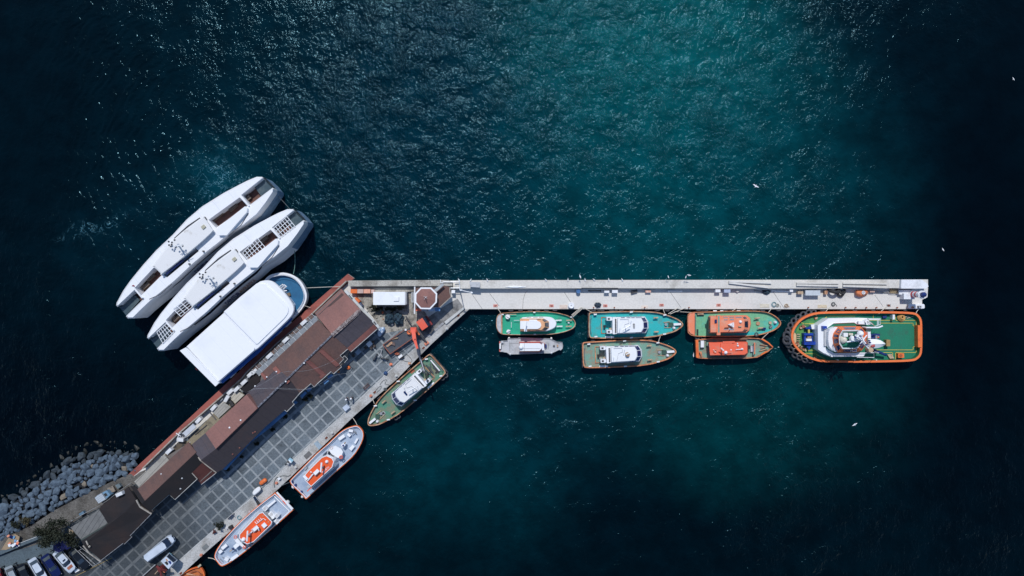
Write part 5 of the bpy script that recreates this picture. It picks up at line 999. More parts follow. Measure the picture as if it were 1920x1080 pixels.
# --- upper long building
t = thing('restaurant_building', 'long restaurant with pink-brown and slate gable roof at the upper end of the plaza', 'building', P(610, 640, QZ))
walls(t, [(638, 545), (674, 583), (704, 612), (658, 654), (648, 664), (640, 685), (600, 716), (583, 716), (545, 750), (482, 760), (490, 702), (597, 603), (592, 588)], 4.3)
r_ = slab(t, 'roof', [(596, 600), (623, 628), (541, 708), (519, 690), (497, 712), (488, 701)], M_rd)
slab(t, 'light_roof_field', [(639.5, 541.5), (676.7, 581.7), (623, 628), (590, 587)], M_rl, dz=.02)
slab(t, 'slate_roof_field', [(519, 690), (541, 708), (482, 764.5), (461, 740), (492, 711.5), (497, 712)], M_rs, dz=-.03)
slab(t, 'slate_roof_field', [(676.7, 581.7), (703.5, 607), (651, 653), (648.5, 650), (623, 628)], M_rs)
slab(t, 'eave_strip', [(703, 606.5), (710, 613.5), (657.5, 659.5), (650.5, 653)], M_rr, dz=.06)
slab(t, 'brown_roof_field', [(623, 628), (648, 650), (652, 654.4), (637.8, 666.7), (644.4, 673.3), (635.6, 682.8), (640.6, 687.8), (625.6, 701), (620.6, 696.7), (594.4, 720), (589, 725.6), (583, 719.4), (562, 737.5), (541, 708)], M_rd, dz=-.02)
slab(t, 'cross_strip', [(598, 659), (604.5, 654.5), (637.5, 684.3), (630, 688)], M_rr, dz=.14)
slab(t, 'cross_strip', [(573, 678), (580, 675.5), (611.5, 702), (602, 711), (598, 707), (601, 704)], M_rr, dz=.14)
slab(t, 'cross_strip', [(511, 691.5), (517, 686.5), (543.5, 715), (538.5, 720)], M_rr, dz=.16)
slab(t, 'cross_strip', [(488, 701), (492, 698), (501, 708), (496.5, 713)], M_rr, dz=.12)
line(t, 'ridge', [(676.7, 581.7), (650, 605), (623, 628)], .20, M_ridge, dz=.05)
slab(t, 'ridge_spatter', [(672, 579.5), (678, 585.5), (625, 632), (620, 626)], M_ridge, dz=.10, th=.05)
line(t, 'ridge', [(623, 628), (541, 708), (484, 763)], .15, M_ridgeb, dz=.06)
slab(t, 'gable_trim', [(645, 546, 5.3), (650, 544.5, 5.2), (713, 613.5, 5.2), (709.5, 616.5, 5.2)], M_line, th=.3)
line(t, 'gable_slot', [(654, 553, 5.25), (661, 561, 5.25)], .12, M_dark); line(t, 'gable_slot', [(701, 603, 5.25), (705, 608, 5.25)], .12, M_dark)
line(t, 'roof_seam', [(640, 551), (597, 591)], .05, M_dark); slab(t, 'roof_stain', [(641, 549), (645, 553), (620, 574), (614, 576)], mat('roof_stain', (.085, .05, .045), rough=.9), dz=.035, th=.02)
line(t, 'eave_gutter', [(710.5, 614), (658, 660)], .07, M_line)
line(t, 'parapet_trim', [(652, 654.4), (637.8, 666.7), (644.4, 673.3), (635.6, 682.8), (640.6, 687.8), (625.6, 701), (620.6, 696.7), (594.4, 720), (589, 725.6), (583, 719.4), (562, 737.5), (548, 754), (552, 757.8), (537.8, 772), (534, 769)], .06, M_line, dz=.05)
line(t, 'awning_frame', [(640, 672, 4.6), (646, 667, 4.6), (652, 673, 4.6), (646, 680, 4.6)], .05, M_line)
slab(t, 'shaded_flat_roof', [(480, 696), (492, 710), (462, 738), (450, 729)], M_rb, z=3.6)  # low flat roof; the shade of its recess is painted as black
for q in ([(612.8, 705.6), (620, 700), (625, 704.4), (616.7, 711)], [(606, 716), (612, 711), (617, 714), (608, 721)], [(573.5, 731), (580, 724.5), (585.5, 729), (578, 735.5)], [(562, 742), (572, 733.5), (575.5, 737), (566.5, 746.5)], [(550, 754.5), (553.5, 751), (559, 754.5), (553, 758.5)]):
    slab(t, 'awning', q, M_awn, z=3.5, th=.06)
for x, y in ((570, 681), (500, 707), (518, 697), (535.5, 715.5), (478, 724)): 
    b = B(); zz = zr(x, y) + .15; b.dome(x, y, zz, .14, M_white, n=8, st=3); b.obj('roof_vent', t)
# thin wires slung across the roofs
for i, q in enumerate(([(464, 735), (480, 729), (510, 728), (560, 731), (590, 725), (625, 705), (650, 700)], [(464, 735), (500, 715), (530, 698), (575, 695), (612, 683), (640, 668)], [(470, 730), (520, 727.5), (575, 730), (588, 724)])):
    b = B(); b.tube([P(x, y, 7.0) for x, y in smoothpoly(q, 4)], .013, M_steel, n=4); tag(b.obj('overhead_wire'), ('thin pale wire slung over the slate roof towards the plaza', 'thin pale wire rising over the pink-brown cross strips', 'short thin wire just above the slate roof field')[i], 'wire', 'wires over the roofs')
# --- middle building with raised pink-brown roof
t = thing('restaurant_building', 'dark-roofed restaurant with raised flat pink-brown roof block and blue awning', 'building', P(450, 810, QZ))
walls(t, [(541, 714), (558, 740), (545, 752), (532, 766), (498, 795), (420, 870), (406, 880), (372, 858), (362, 835), (386, 815), (462, 742), (484, 766)], 4.0)
slab(t, 'roof', [(541, 708), (561.5, 737), (547.8, 754), (552, 757.8), (537.8, 772), (534, 769), (497.8, 800), (417.5, 880), (406.7, 886), (376.7, 863), (405, 841.7), (482, 764.5)], M_rk, dz=-.05)
slab(t, 'raised_roof', [(462, 740, 6.75), (482.5, 765.5, 6.9), (404.5, 841.5, 6.9), (385, 812, 6.75)], M_rl, th=1.2)
slab(t, 'slate_roof_field', [(385, 812), (405, 841.7), (380, 863), (377, 863), (368, 851), (360, 833)], M_rs, dz=-.06)
slab(t, 'front_awning', [(534, 769), (538.5, 774), (505, 803), (470, 830), (424, 881), (417.5, 880), (455, 843), (497.8, 800)], M_awn, z=3.6, th=.08)
line(t, 'white_coping', [(368, 851, 5.2), (376.5, 863, 5.3), (406, 886, 4.4)], .17, M_trim)
for x, y in ((451, 788), (430, 802)): b = B(); b.dome(x, y, 6.85, .16, M_white, n=8, st=3); b.obj('roof_vent', t)
for x, y in ((474, 812), (449, 840), (436, 852), (478, 810)): b = B(); b.dome(x, y, zr(x, y), .14, M_rr, n=8, st=3); b.obj('roof_vent', t)
slab(t, 'rear_terrace', [(447, 731), (459, 741.5), (385.5, 812.5), (360, 834), (350, 829), (376, 800), (410, 765), (432, 745)], M_bd2, z=3.4)
slab(t, 'terrace_sheeting', [(445, 733), (458, 741), (441, 756.5), (430, 746)], ribbed('pale_plank_sheet', (.46, .43, .36), (.24, .22, .18), 47, .55, .12, scale=.8), z=3.7)
slab(t, 'terrace_sheeting', [(419, 754), (433, 763), (410, 784), (396, 771)], ribbed('grey_plank_sheet', (.34, .33, .30), (.20, .19, .17), 47, .4, .14, scale=.8), z=3.7)
line(t, 'terrace_gap', [(366, 815, 3.45), (388, 797, 3.45)], .1, M_dark); line(t, 'terrace_gap', [(394, 774, 3.45), (405, 787, 3.45)], .1, M_dark); line(t, 'terrace_gap', [(431, 752, 3.75), (437, 761, 3.75)], .35, M_black)
# --- lower building
def zl(x, y): return 5.8 - .045 * abs((x - 368) * .687 + (y - 848) * .727)
t = thing('restaurant_building', 'lower restaurant with long brown roof, pale corrugated lean-to and small dark red roof', 'building', P(320, 890, QZ))
def sl3(name, pts, m, dz=0, z=None): return slab(t, name, [(x, y, z if z is not None else zl(x, y)) for x, y in pts], m, dz=dz)
walls(t, [(352, 832), (366, 850), (398, 884), (376, 903), (366, 892), (326, 930), (316, 922), (284, 952), (262, 915), (258, 905), (308, 858)], 3.9)
sl3('roof', [(368, 848), (381, 866), (361, 886), (370, 897.5), (328, 936), (317.5, 926.7), (283, 957.5), (271.7, 939)], M_rb)
sl3('light_roof_field', [(353, 829), (368, 848), (271.7, 939), (257.5, 917.5)], M_rd, dz=.02)
sl3('side_gutter', [(256, 913), (263, 925), (271.7, 939), (284, 958), (281, 960), (266, 945), (245, 912)], M_rb, dz=-.3)
sl3('side_roof', [(380, 866.7), (404.5, 887), (377.5, 908), (360, 886.7)], M_rdk, dz=.1)
slab(t, 'corrugated_lean_to', [(308, 852.5), (317, 863), (262, 914.5), (251.5, 903)], M_poly, z=4.5)
line(t, 'coping', [(360, 887, 5.0), (370, 898, 4.6)], .08, M_trim); line(t, 'eave_gutter', [(370, 898, 4.3), (328, 937, 4.3), (317.5, 927.5, 4.3), (283, 958, 4.3)], .05, M_line); line(t, 'eave_gutter', [(404.5, 887.5, 4.6), (377.5, 908.5, 4.6)], .05, M_line)
for x, y in ((302, 889), (341, 897), (338, 916.5)): b = B(); b.dome(x, y, zl(x, y) - .02, .15, M_lgrey, n=8, st=3); b.obj('roof_vent', t)
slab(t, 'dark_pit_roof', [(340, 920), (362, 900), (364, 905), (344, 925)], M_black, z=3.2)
slab(t, 'rear_terrace', [(337, 826), (350, 828), (354, 831), (318, 860), (308, 853), (315, 848)], mat('grimy_terrace', (.10, .08, .055), (.04, .04, .04), rough=.9, scale=1.5), z=3.2)
# --- end building
t = thing('restaurant_building', 'almost black roofed shed with grey corrugated panel beside the car park', 'building', P(215, 980, QZ))
walls(t, [(190, 952), (238, 917), (256, 942), (280, 963), (240, 1000), (190, 1045), (158, 1022), (153, 1008), (135, 990), (185, 958)], 3.8)
slab(t, 'roof', [(189, 949, 4.6), (240, 913, 4.6), (256, 938, 5.2), (232, 962, 5.4), (156, 1021, 5.2), (151, 1012, 5.0), (202, 981, 5.0), (185.6, 956.7, 4.7)], M_rb)
slab(t, 'front_roof_field', [(256, 938, 5.2), (284, 963, 4.2), (244, 1004, 4.2), (247, 1006, 4.1), (233, 1020, 4.1), (231, 1018, 4.2), (189, 1050, 4.2), (156, 1021, 5.2), (232, 962, 5.4)], mat('brown_black_roofing', (.012, .010, .012), (.024, .014, .013), rough=.9, scale=.15, lo=.4, hi=.62))
slab(t, 'corrugated_panel', [(185.6, 956), (202.5, 980.5), (151.5, 1011.5), (132, 989)], M_polyg, z=4.9)
slab(t, 'green_flashing', [(202.5, 980.5), (208, 987), (156, 1019.5), (151.5, 1011.5)], mat('green_grey_flashing', (.045, .06, .055), rough=.7), z=5.05)
line(t, 'white_coping', [(256, 938, 5.4), (262.5, 950, 5.0), (284, 963.5, 4.4)], .16, M_trim); line(t, 'white_coping', [(156, 1023, 5.3), (168, 1038, 5.0), (189, 1053, 4.4)], .12, M_trim)
line(t, 'eave_gutter', [(284, 963.5, 4.25), (244, 1004.5, 4.25), (247.5, 1006.5, 4.2), (233, 1020.5, 4.2)], .05, M_steel); line(t, 'eave_gutter', [(231, 1018.5, 4.25), (189, 1051, 4.25)], .05, M_steel)
line(t, 'flue', [(161.5, 1014, 5.4), (165, 1022, 5.4)], .13, M_trim); b = B(); b.dome(167, 1025, 5.2, .2, M_trim, n=8); b.obj('roof_vent', t)
slab(t, 'rear_canopy', [(128, 992), (136, 994), (141, 1005), (132, 1012)], mat('tan_canvas', (.25, .19, .13), (.34, .33, .30), rough=.8, scale=1.5), z=3.4)
# glazed rear gallery of the upper building
t = thing('glazed_gallery', 'narrow gallery of grey panels behind the long pink-brown roof, beside the red walkway', 'gallery', P(535, 645, QZ))
slab(t, 'panel_roof', [(591, 592), (597, 599.5), (485, 704.5), (478.5, 697)], M_pan, z=4.2); slab(t, 'patched_roof', [(583, 590), (590.5, 592), (478, 697), (472, 694)], mat('patched_gallery_roof', (.16, .17, .18), (.13, .08, .065), rough=.8, scale=1.1, lo=.44, hi=.54, fine=.3), z=3.9, th=.3)
walls(t, [(584, 594), (594, 600), (485, 702), (475, 695)], 3.7)
for k in range(17):
    u = k / 16; x, y = 587 + (475.5 - 587) * u, 591 + (695.5 - 591) * u
    line(t, 'roof_bar', [(x - 3.2, y - 3.2, 4.28), (x + 4.5, y + 4.5, 4.28)], .04, M_lgrey)
line(t, 'edge_rail', [(597.5, 600, 4.5), (485.5, 705, 4.5)], .06, M_line)
# low cream wall between sheds and walkway
b = B(); wl = [(649, 527), (633, 542.5), (581.5, 591.5), (520, 643), (461.5, 699), (453, 709.5), (421.5, 737.5), (385, 769.5), (330, 816.5), (267, 878.5)]
for a, c in zip(wl, wl[1:]):
    d = hypot(c[0] - a[0], c[1] - a[1]); nx, ny = -(c[1] - a[1]) / d * 1.1, (c[0] - a[0]) / d * 1.1
    b.prism([(a[0] - nx, a[1] - ny), (c[0] - nx, c[1] - ny), (c[0] + nx, c[1] + ny), (a[0] + nx, a[1] + ny)], QZ, QZ + 1.1, M_trim)
tag(b.obj('boundary_wall'), 'low cream wall between the red walkway and the backs of the restaurants', 'wall')
# air conditioners and boxes along the backs: group of individuals
def ac_proto():
    t = thing('air_conditioner', 'white air conditioner', 'air conditioner', (0, 0, 0), 'air conditioners behind the restaurants')
    b = B(LOC); b.loft([[Vector((sx * .55, sy * .28, z)) for sx, sy in ((-1, -1), (1, -1), (1, 1), (-1, 1))] for z in (0, .8)] + [[Vector((sx * .52, sy * .25, .84)) for sx, sy in ((-1, -1), (1, -1), (1, 1), (-1, 1))]], M_ac, capb=True); b.obj('casing', t)
    b = B(LOC); b.torus((-.15, -.29, .42), (0, 1, 0), .25, .02, M_dark, n=14, k=4); b.obj('fan_guard', t); return t
ac0 = ac_proto(); acs = [(569, 605, 43, 3.9, 'white air conditioner nearest the excursion boat bow'), (535.5, 637.5, 43, 3.9, 'white air conditioner midway along the glazed gallery'), (504.5, 667.5, 43, 3.9, 'white air conditioner near the lower end of the glazed gallery'), (476.5, 697, 43, 3.4, 'white air conditioner at the upper corner of the shaded flat roof'), (469, 702, 43, 3.4, 'second white air conditioner beside the shaded flat roof'), (457, 717, 43, 3.4, 'white air conditioner below the shaded flat roof corner'), (443, 730, 43, 3.7, 'white air conditioner on the pale plank sheet'), (431, 735, 43, 3.4, 'white air conditioner left of the pale plank sheet'), (424.5, 748, 60, 3.7, 'crooked white air conditioner by the black gap between plank sheets'), (400, 765, 48, 3.4, 'white air conditioner beside the grey plank sheet'), (371.5, 788.5, 48, 3.4, 'white air conditioner behind the beige terrace'), (337.5, 825, -5, 3.4, 'white air conditioner lying crosswise below the long white duct box'), (316, 846.5, 45, 3.6, 'white air conditioner above the pale corrugated lean-to'), (223, 927, 25, 4.8, 'white air conditioner at the back of the blackish roof')]
for i, (x, y, a, z, lb) in enumerate(acs):
    p = P(x, y, z + .6); p.z = z - .2
    if i == 0: ac0.location = p; ac0.rotation_euler.z = R(a); ac0['label'] = lb
    else: dup(ac0, p, R(a), lb)
t = thing('duct_box', 'long white ventilation box on the edge of the beige terrace', 'ventilation box', P(355, 808, 3.4))
part(t, 'casing', P, lambda b: b.loft([b.W(rect(355, 807, 28, 10, 42), 3.3), b.W(rect(355, 807, 28, 10, 42), 4.3), b.W(rect(355, 807, 26, 8.5, 42), 4.4)], mat('galvanised_white', (.50, .52, .55), (.40, .42, .46), rough=.5, scale=1)))
part(t, 'grating', P, lambda b: b.prism(rect(344, 817, 4, 5, 42), 4.4, 4.44, M_dark))
# pipes and junk in the rear gully
rnd = random.Random(3)
pipe_l = ['bent grey pipe by the small cross-shaped aerial', 'bent grey pipe at the lower end of the long white ventilation box', 'bent grey pipe left of the grey plank sheet', 'bent grey pipe at the far corner of the pale plank sheet', 'bent grey pipe behind the upper end of the pale plank sheet', 'bent grey pipe behind the shaded flat roof', 'bent grey pipe above the upper end of the pale corrugated lean-to', 'bent grey pipe just left of the crosswise air conditioner', 'bent grey pipe where the beige terrace narrows']
for i, (x, y) in enumerate(((334, 815), (345, 820), (414, 752), (436, 740), (450, 725), (463, 712), (300, 862), (325, 838), (352, 835))):
    b = B(); a = rnd.uniform(20, 70); l_ = rnd.uniform(5, 9)
    b.tube([P(x, y, 3.3), P(x + l_ * cos(R(a)) * .5, y - l_ * sin(R(a)) * .5, 3.7), P(x + l_ * cos(R(a)), y - l_ * sin(R(a)), 3.3)], .08, M_lgrey, n=5)
    tag(b.obj('drain_pipe'), pipe_l[i], 'pipe', 'pipes behind the restaurants')
b = B(); b.tube([P(330, 812, 3.5), P(339, 818, 3.5)], .06, M_white); b.tube([P(337, 811, 3.6), P(333, 821, 3.6)], .06, M_white); b.tube([P(334.5, 816, 1.8), P(334.5, 816, 3.6)], .06, M_white); tag(b.obj('aerial'), 'small white cross-shaped aerial beside the long white ventilation box', 'aerial')
# ------------------------------------------------------------------ boulders of the breakwater
def boulder_mesh(seed, m):
    rnd = random.Random(seed * 7 + 1); bm = bmesh.new()
    for k in range(22):
        v = Vector((rnd.gauss(0, 1), rnd.gauss(0, 1), rnd.gauss(0, .8))).normalized() * rnd.uniform(.78, 1.08)
        bm.verts.new(v)
    r = bmesh.ops.convex_hull(bm, input=bm.verts); bmesh.ops.delete(bm, geom=[g for g in r['geom_interior'] if isinstance(g, bmesh.types.BMVert)], context='VERTS')
    bmesh.ops.bevel(bm, geom=list(bm.edges), offset=.05, segments=1, affect='EDGES')
    me = bpy.data.meshes.new('boulder'); bm.to_mesh(me); bm.free(); me.materials.append(m); return me
M_rock = mat('blue_grey_stone', (.088, .125, .168), (.045, .067, .095), rough=.9, scale=1.2, lo=.4, hi=.65, fine=.25, bump=.9, bscale=3)
M_rock2 = mat('tan_stone', (.20, .17, .13), (.11, .10, .09), rough=.9, scale=1.2, fine=.25, bump=.9, bscale=3)
M_rockw = mat('wet_dark_stone', (.012, .013, .010), (.035, .028, .012), rough=.6, scale=1.2, lo=.5, hi=.7, fine=.25, bump=.9, bscale=3)
M_rockm = mat('damp_stone', (.035, .05, .065), (.018, .025, .03), rough=.8, scale=1.2, lo=.4, hi=.65, fine=.25, bump=.9, bscale=3)
RM = {k: [boulder_mesh(s + 40 * i, m) for s in range(7)] for i, (k, m) in enumerate((('n', M_rock), ('t', M_rock2), ('w', M_rockw), ('m', M_rockm)))}
def lerp_y(pts, x):
    for a, c in zip(pts, pts[1:]):
        if a[0] <= x <= c[0]: return a[1] + (c[1] - a[1]) * (x - a[0]) / (c[0] - a[0])
    return pts[-1][1] if x > pts[-1][0] else pts[0][1]
upE = [(-90, 990), (0, 945), (45, 915), (95, 885), (130, 862), (175, 848), (225, 846), (262, 858), (272, 872)]
loE = [(-90, 1065), (0, 1018), (40, 988), (60, 978), (100, 952), (150, 930), (205, 902), (245, 884), (272, 880)]
rnd = random.Random(11); placed = []
def try_rock(x, y, r, kind):
    for (a, c, q) in placed:
        if hypot(a - x, c - y) < (q + r) * .64: return False
    placed.append((x, y, r)); me = rnd.choice(RM[kind]); o = bpy.data.objects.new('boulder', me); COL.objects.link(o)
    f = (y - lerp_y(upE, x)) / max(8, lerp_y(loE, x) - lerp_y(upE, x)); z = {'w': -.25}.get(kind, .15 + 1.35 * min(1, max(0, f)))
    o.location = P(x, y, z); s_ = r * S; o.scale = (s_ * rnd.uniform(1.0, 1.35), s_ * rnd.uniform(.75, 1.0), s_ * rnd.uniform(.7, .95)); o.rotation_euler = (rnd.uniform(-.4, .4), rnd.uniform(-.4, .4), rnd.uniform(0, 6.28))
    lab = {'n': 'blue-grey boulder among the others of the dry breakwater slope', 't': 'tan boulder standing out among the blue-grey breakwater stones', 'w': 'dark weedy boulder awash at the foot of the breakwater', 'm': 'damp dark grey boulder at the waterline of the breakwater'}[kind]
    tag(o, lab, 'boulder', {'n': 'dry breakwater boulders', 't': 'tan breakwater boulders', 'w': 'boulders awash', 'm': 'waterline boulders'}[kind]); return True
cnt = {'n': 0, 'w': 0}
for (x, y, r) in ((236, 862, 9), (253, 856, 8), (8, 955, 13), (68, 921, 10), (132, 925, 10), (160, 876, 11), (187, 885, 10), (215, 866, 9), (92, 925, 9), (30, 948, 8), (34, 976, 8), (105, 905, 10)): try_rock(x, y, r, 'n')
for k in range(2600):
    x = rnd.uniform(-70, 256); u, l_ = lerp_y(upE, x), lerp_y(loE, x)
    y = rnd.uniform(u, l_); r = rnd.choice((9.5, 8, 7)) if k < 260 else (rnd.choice((7, 6, 5)) if k < 1500 else rnd.choice((4.6, 3.8, 3.2)))
    f = (y - u) / (l_ - u); kind = 'm' if f < .16 else ('t' if rnd.random() < .045 else 'n')
    if cnt['n'] < 270 and try_rock(x, y, r, kind): cnt['n'] += 1
for k in range(300):
    x = rnd.uniform(-40, 262); y = lerp_y(upE, x) - rnd.uniform(2, 20) * (1 if x > 40 else .6)
    if cnt['w'] < 42 and try_rock(x, y, rnd.choice((7, 5.5, 4.5)), 'w'): cnt['w'] += 1
# rubble core under the boulders
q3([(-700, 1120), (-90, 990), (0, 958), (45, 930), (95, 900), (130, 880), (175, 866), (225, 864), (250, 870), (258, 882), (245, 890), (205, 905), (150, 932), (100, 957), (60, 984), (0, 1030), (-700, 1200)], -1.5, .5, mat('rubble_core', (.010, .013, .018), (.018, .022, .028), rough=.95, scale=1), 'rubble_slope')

# ------------------------------------------------------------------ vegetation
M_leaf = mat('leaf_green', (.008, .014, .006), (.018, .022, .010), rough=.8, scale=2.2, lo=.4, hi=.6, fine=.3)
M_leafd = mat('dry_leaf', (.05, .045, .02), (.075, .055, .025), rough=.85, scale=2, fine=.3)
M_bark = mat('bark', (.10, .075, .055), rough=.9, scale=4)
def foliage(t, c, rx, ry, rz, n, m, size=.16, seed=1, name='crown'):
    rnd = random.Random(seed); b = B(LOC); cl = [Vector((rnd.gauss(0, .45) * rx, rnd.gauss(0, .45) * ry, rnd.gauss(.1, .4) * rz)) for _ in range(14)]
    for i in range(n):
        q = rnd.choice(cl); p = Vector(c) + q + Vector((rnd.gauss(0, .2) * rx, rnd.gauss(0, .2) * ry, rnd.gauss(0, .2) * rz))
        if p.z < c[2] - rz: p.z = c[2] - rz
        a = Vector((rnd.gauss(0, 1), rnd.gauss(0, 1), rnd.gauss(0, 1))).normalized() * size * rnd.uniform(.6, 1.3); d = a.cross(Vector((rnd.gauss(0, 1), rnd.gauss(0, 1), rnd.gauss(0, 1)))).normalized() * size * .55
        b.face([p - a, p + d, p + a, p - d], m)
    return b.obj(name, t)
def plant(x, y, r, label, cat='plant', h=1.2, n=160, m=None, seed=1, name='shrub', group=None, z=None):
    z0 = QZ if z is None else z; t = thing(name, label, cat, P(x, y, z0), group); c = P(x, y, z0 + h)
    b = B(LOC); g = P(x, y, z0); rn = random.Random(seed)
    for k in range(3): b.tube([g, g + Vector((rn.uniform(-.2, .2), rn.uniform(-.2, .2), h * .6)), c + Vector((rn.uniform(-.5, .5) * r * S, rn.uniform(-.5, .5) * r * S, 0))], .07, M_bark, r1=.02, n=5)
    b.obj('trunk' if name == 'tree' else 'stem', t); foliage(t, (c.x, c.y, c.z), r * S, r * S * .8, h * .5, int(n * 1.5), m or M_leaf, seed=seed); return t
plant(104, 1005, 27, 'round bushy tree between the navy canopy and the corrugated panel', 'tree', 3.2, 3600, seed=5, name='tree')
plant(30, 984, 9, 'low green shrub among the stones near the sidewalk', 'shrub', .8, 200, seed=6); plant(48, 976, 11, 'brownish shrub at the edge of the earth path', 'shrub', .8, 240, M_leafd, seed=7)
plant(75, 998, 8, 'dry brown shrub just up the path from the bushy tree', 'shrub', .8, 160, M_leafd, seed=9)
for i, (x, y, r, lb) in enumerate(((700, 576, 6, 'leafy shrub at the lower left corner of the white container'), (706, 581, 5, 'second shrub just below the container corner'), (714, 579, 3.5, 'small shrub in the row under the container, near its left end'), (726, 578, 5, 'dark green bush in the row under the white container, above the net piles'), (736, 579, 4.5, 'green bush in the middle of the row under the white container'), (750, 578, 5, 'brownish shrub at the right end of the row under the container'))):
    plant(x, y, r, lb, 'shrub', .8, 170, M_leafd if i == 5 else M_leaf, seed=20 + i, group='shrubs by the white container')
plant(410, 987, 7, 'long green planter shrub by the kerb near the lower rescue boat', 'shrub', .7, 170, seed=31); plant(415.5, 982, 3.5, 'dark potted plant at the upper end of the kerbside shrub', 'shrub', .6, 60, seed=32)
plant(402.5, 997, 3, 'reddish potted plant at the lower end of the kerbside shrub', 'shrub', .5, 60, mat('red_leaf', (.12, .03, .03), rough=.8), seed=33)
plant(583, 743, 5, 'mossy green bush under the blue awning of the upper restaurant', 'shrub', .7, 130, seed=34); plant(575, 748, 5, 'dark bush beside the mossy one at the awning', 'shrub', .6, 120, seed=35)
for i, (x, y) in enumerate(((512, 806), (481, 832), (453, 856), (428, 880), (536, 781))): plant(x, y, 3.6, ('dark potted bush below the long blue awning', 'dark potted bush halfway down the long blue awning', 'dark potted bush near the lower end of the long blue awning', 'dark potted bush at the corner where the long blue awning ends', 'dark potted bush near the notch of the dark roof')[i], 'shrub', .5, 90, seed=40 + i, group='potted bushes under the awnings')

# ------------------------------------------------------------------ vehicles
def car(x, y, deg, L, Wd, body, label, cat='car', roofm=None, extra=None, h=1.45):
    """photo-pixel length and width; deg = heading of the nose, counter-clockwise on screen"""
    t = thing('parked_car', label, cat, P(x, y, QZ + .012)); F = RF(x, y, 1, 0, 0, deg); l2, w2 = L / 2, Wd / 2
    sh = lambda k, kl=1.0, dx=0: [(u * l2 * kl + dx, v * w2 * k) for u, v in ((-1, -.72), (-.93, -.95), (-.5, -1), (.55, -1), (.88, -.88), (1, -.5), (1, .5), (.88, .88), (.55, 1), (-.5, 1), (-.93, .95), (-1, .72))]
    z = QZ
    b = B(F); b.loft([b.W(sh(.97, .97), z + .2), b.W(sh(1), z + .55), b.W(sh(.98, .99), z + .8), b.W(sh(.9, .95), z + .95)], body); b.obj('body', t)
    # cabin: glass house with roof panel
    g0 = [(-.80, -.80), (.30, -.84), (.42, -.6), (.42, .6), (.30, .84), (-.80, .80)]; g1 = [(-.55, -.62), (.05, -.66), (.10, -.5), (.10, .5), (.05, .66), (-.55, .62)]
    b = B(F); b.loft([b.W([(u * l2, v * w2) for u, v in g0], z + .93), b.W([(u * l2, v * w2) for u, v in g1], z + h - .03)], M_glass); b.obj('window_glass', t)
    b = B(F); b.loft([b.W([(u * l2, v * w2 * 1.03) for u, v in g1], z + h - .04), b.W([(u * l2 * .98, v * w2 * .94) for u, v in g1], z + h)], roofm or body); b.obj('roof', t)
    for u in (-.6, .6):
        for v in (-.9, .9):
            b = B(LOC); c = F(u * l2, v * w2, z + .3); ax = (F(0, 10, 0) - F(0, 0, 0)); b.torus(c, ax, .22, .09, M_black, n=14, k=6); b.obj('wheel', t)
    for v in (-.62, .62):
        b = B(F); b.box(.93 * l2, v * w2, z + .62, .15, .3, .12, deg, M_lgrey); b.obj('headlight', t)
    if extra: extra(t, F, l2, w2, z + h)
    return t
M_carw = mat('car_white', (.54, .60, .68), rough=.25, scale=.3, fine=.02); M_cars = mat('car_silver', (.30, .34, .37), rough=.3, scale=.3); M_cark = mat('car_black', (.008, .010, .014), rough=.2, scale=.3)
M_carb = mat('car_navy', (.006, .012, .075), rough=.25, scale=.3); M_carr = mat('car_red', (.22, .015, .02), rough=.3, scale=.3)
car(121, 1052, -49, 50, 21, M_carw, 'white car with red marks on its bonnet and a sunroof, beside the navy canopy', extra=lambda t, F, l, w_, z: (part(t, 'sunroof', F, lambda b: b.prism([(-.12 * l, -.3 * w_), (.0 * l, -.3 * w_), (.0 * l, .3 * w_), (-.12 * l, .3 * w_)], z, z + .02, M_glass)), part(t, 'bonnet_stripe', F, lambda b: b.prism([(.5 * l, -.55 * w_), (.72 * l, -.5 * w_), (.72 * l, .5 * w_), (.5 * l, .55 * w_)], QZ + .93, QZ + .985, M_rust))))
car(72, 1070, -59, 52, 20, M_carw, 'plain white car parked second to the left of the navy canopy'); car(96, 1061, -56, 48, 20, M_carb, 'dark blue car between the two white cars')
car(47, 1080, -64, 46, 19, M_cark, 'black car left of the plain white car'); car(24, 1083, -67, 46, 18, M_cars, 'silver-grey car beside the black one at the picture edge'); car(0, 1088, -70, 46, 18, M_carr, 'dark red car cut by the lower left corner')
car(148, 1048, -50, 46, 19, M_cark, 'black car under the pale pergola bars')
# white van
t = thing('parked_van', 'long white panel van on the plaza paving beside the white-cab truck', 'van', P(298, 1028, QZ)); F = RF(255, 1000, 13.24)
part(t, 'body', F, lambda b: b.loft([b.W([(215, 560), (640, 170), (800, 60), (880, 40), (960, 110), (985, 190), (900, 300), (760, 400), (320, 700), (295, 712), (225, 650)], QZ + .3), b.W([(190, 548), (640, 165), (790, 50), (870, 30), (955, 100), (982, 185), (895, 300), (770, 400), (330, 700), (290, 715), (205, 640)], QZ + 1.2), b.W([(178, 560), (640, 190), (720, 130), (790, 105), (870, 180), (880, 270), (760, 372), (320, 680), (290, 706), (195, 630)], QZ + 2.1), b.W([(190, 562), (640, 205), (660, 200), (700, 215), (760, 300), (757, 360), (318, 672), (291, 696), (205, 628)], QZ + 2.25)], M_carw))
part(t, 'windscreen', F, lambda b: b.prism([(632, 200), (745, 120), (830, 190), (868, 285), (762, 370), (715, 270)], QZ + 2.0, QZ + 2.29, M_glass))
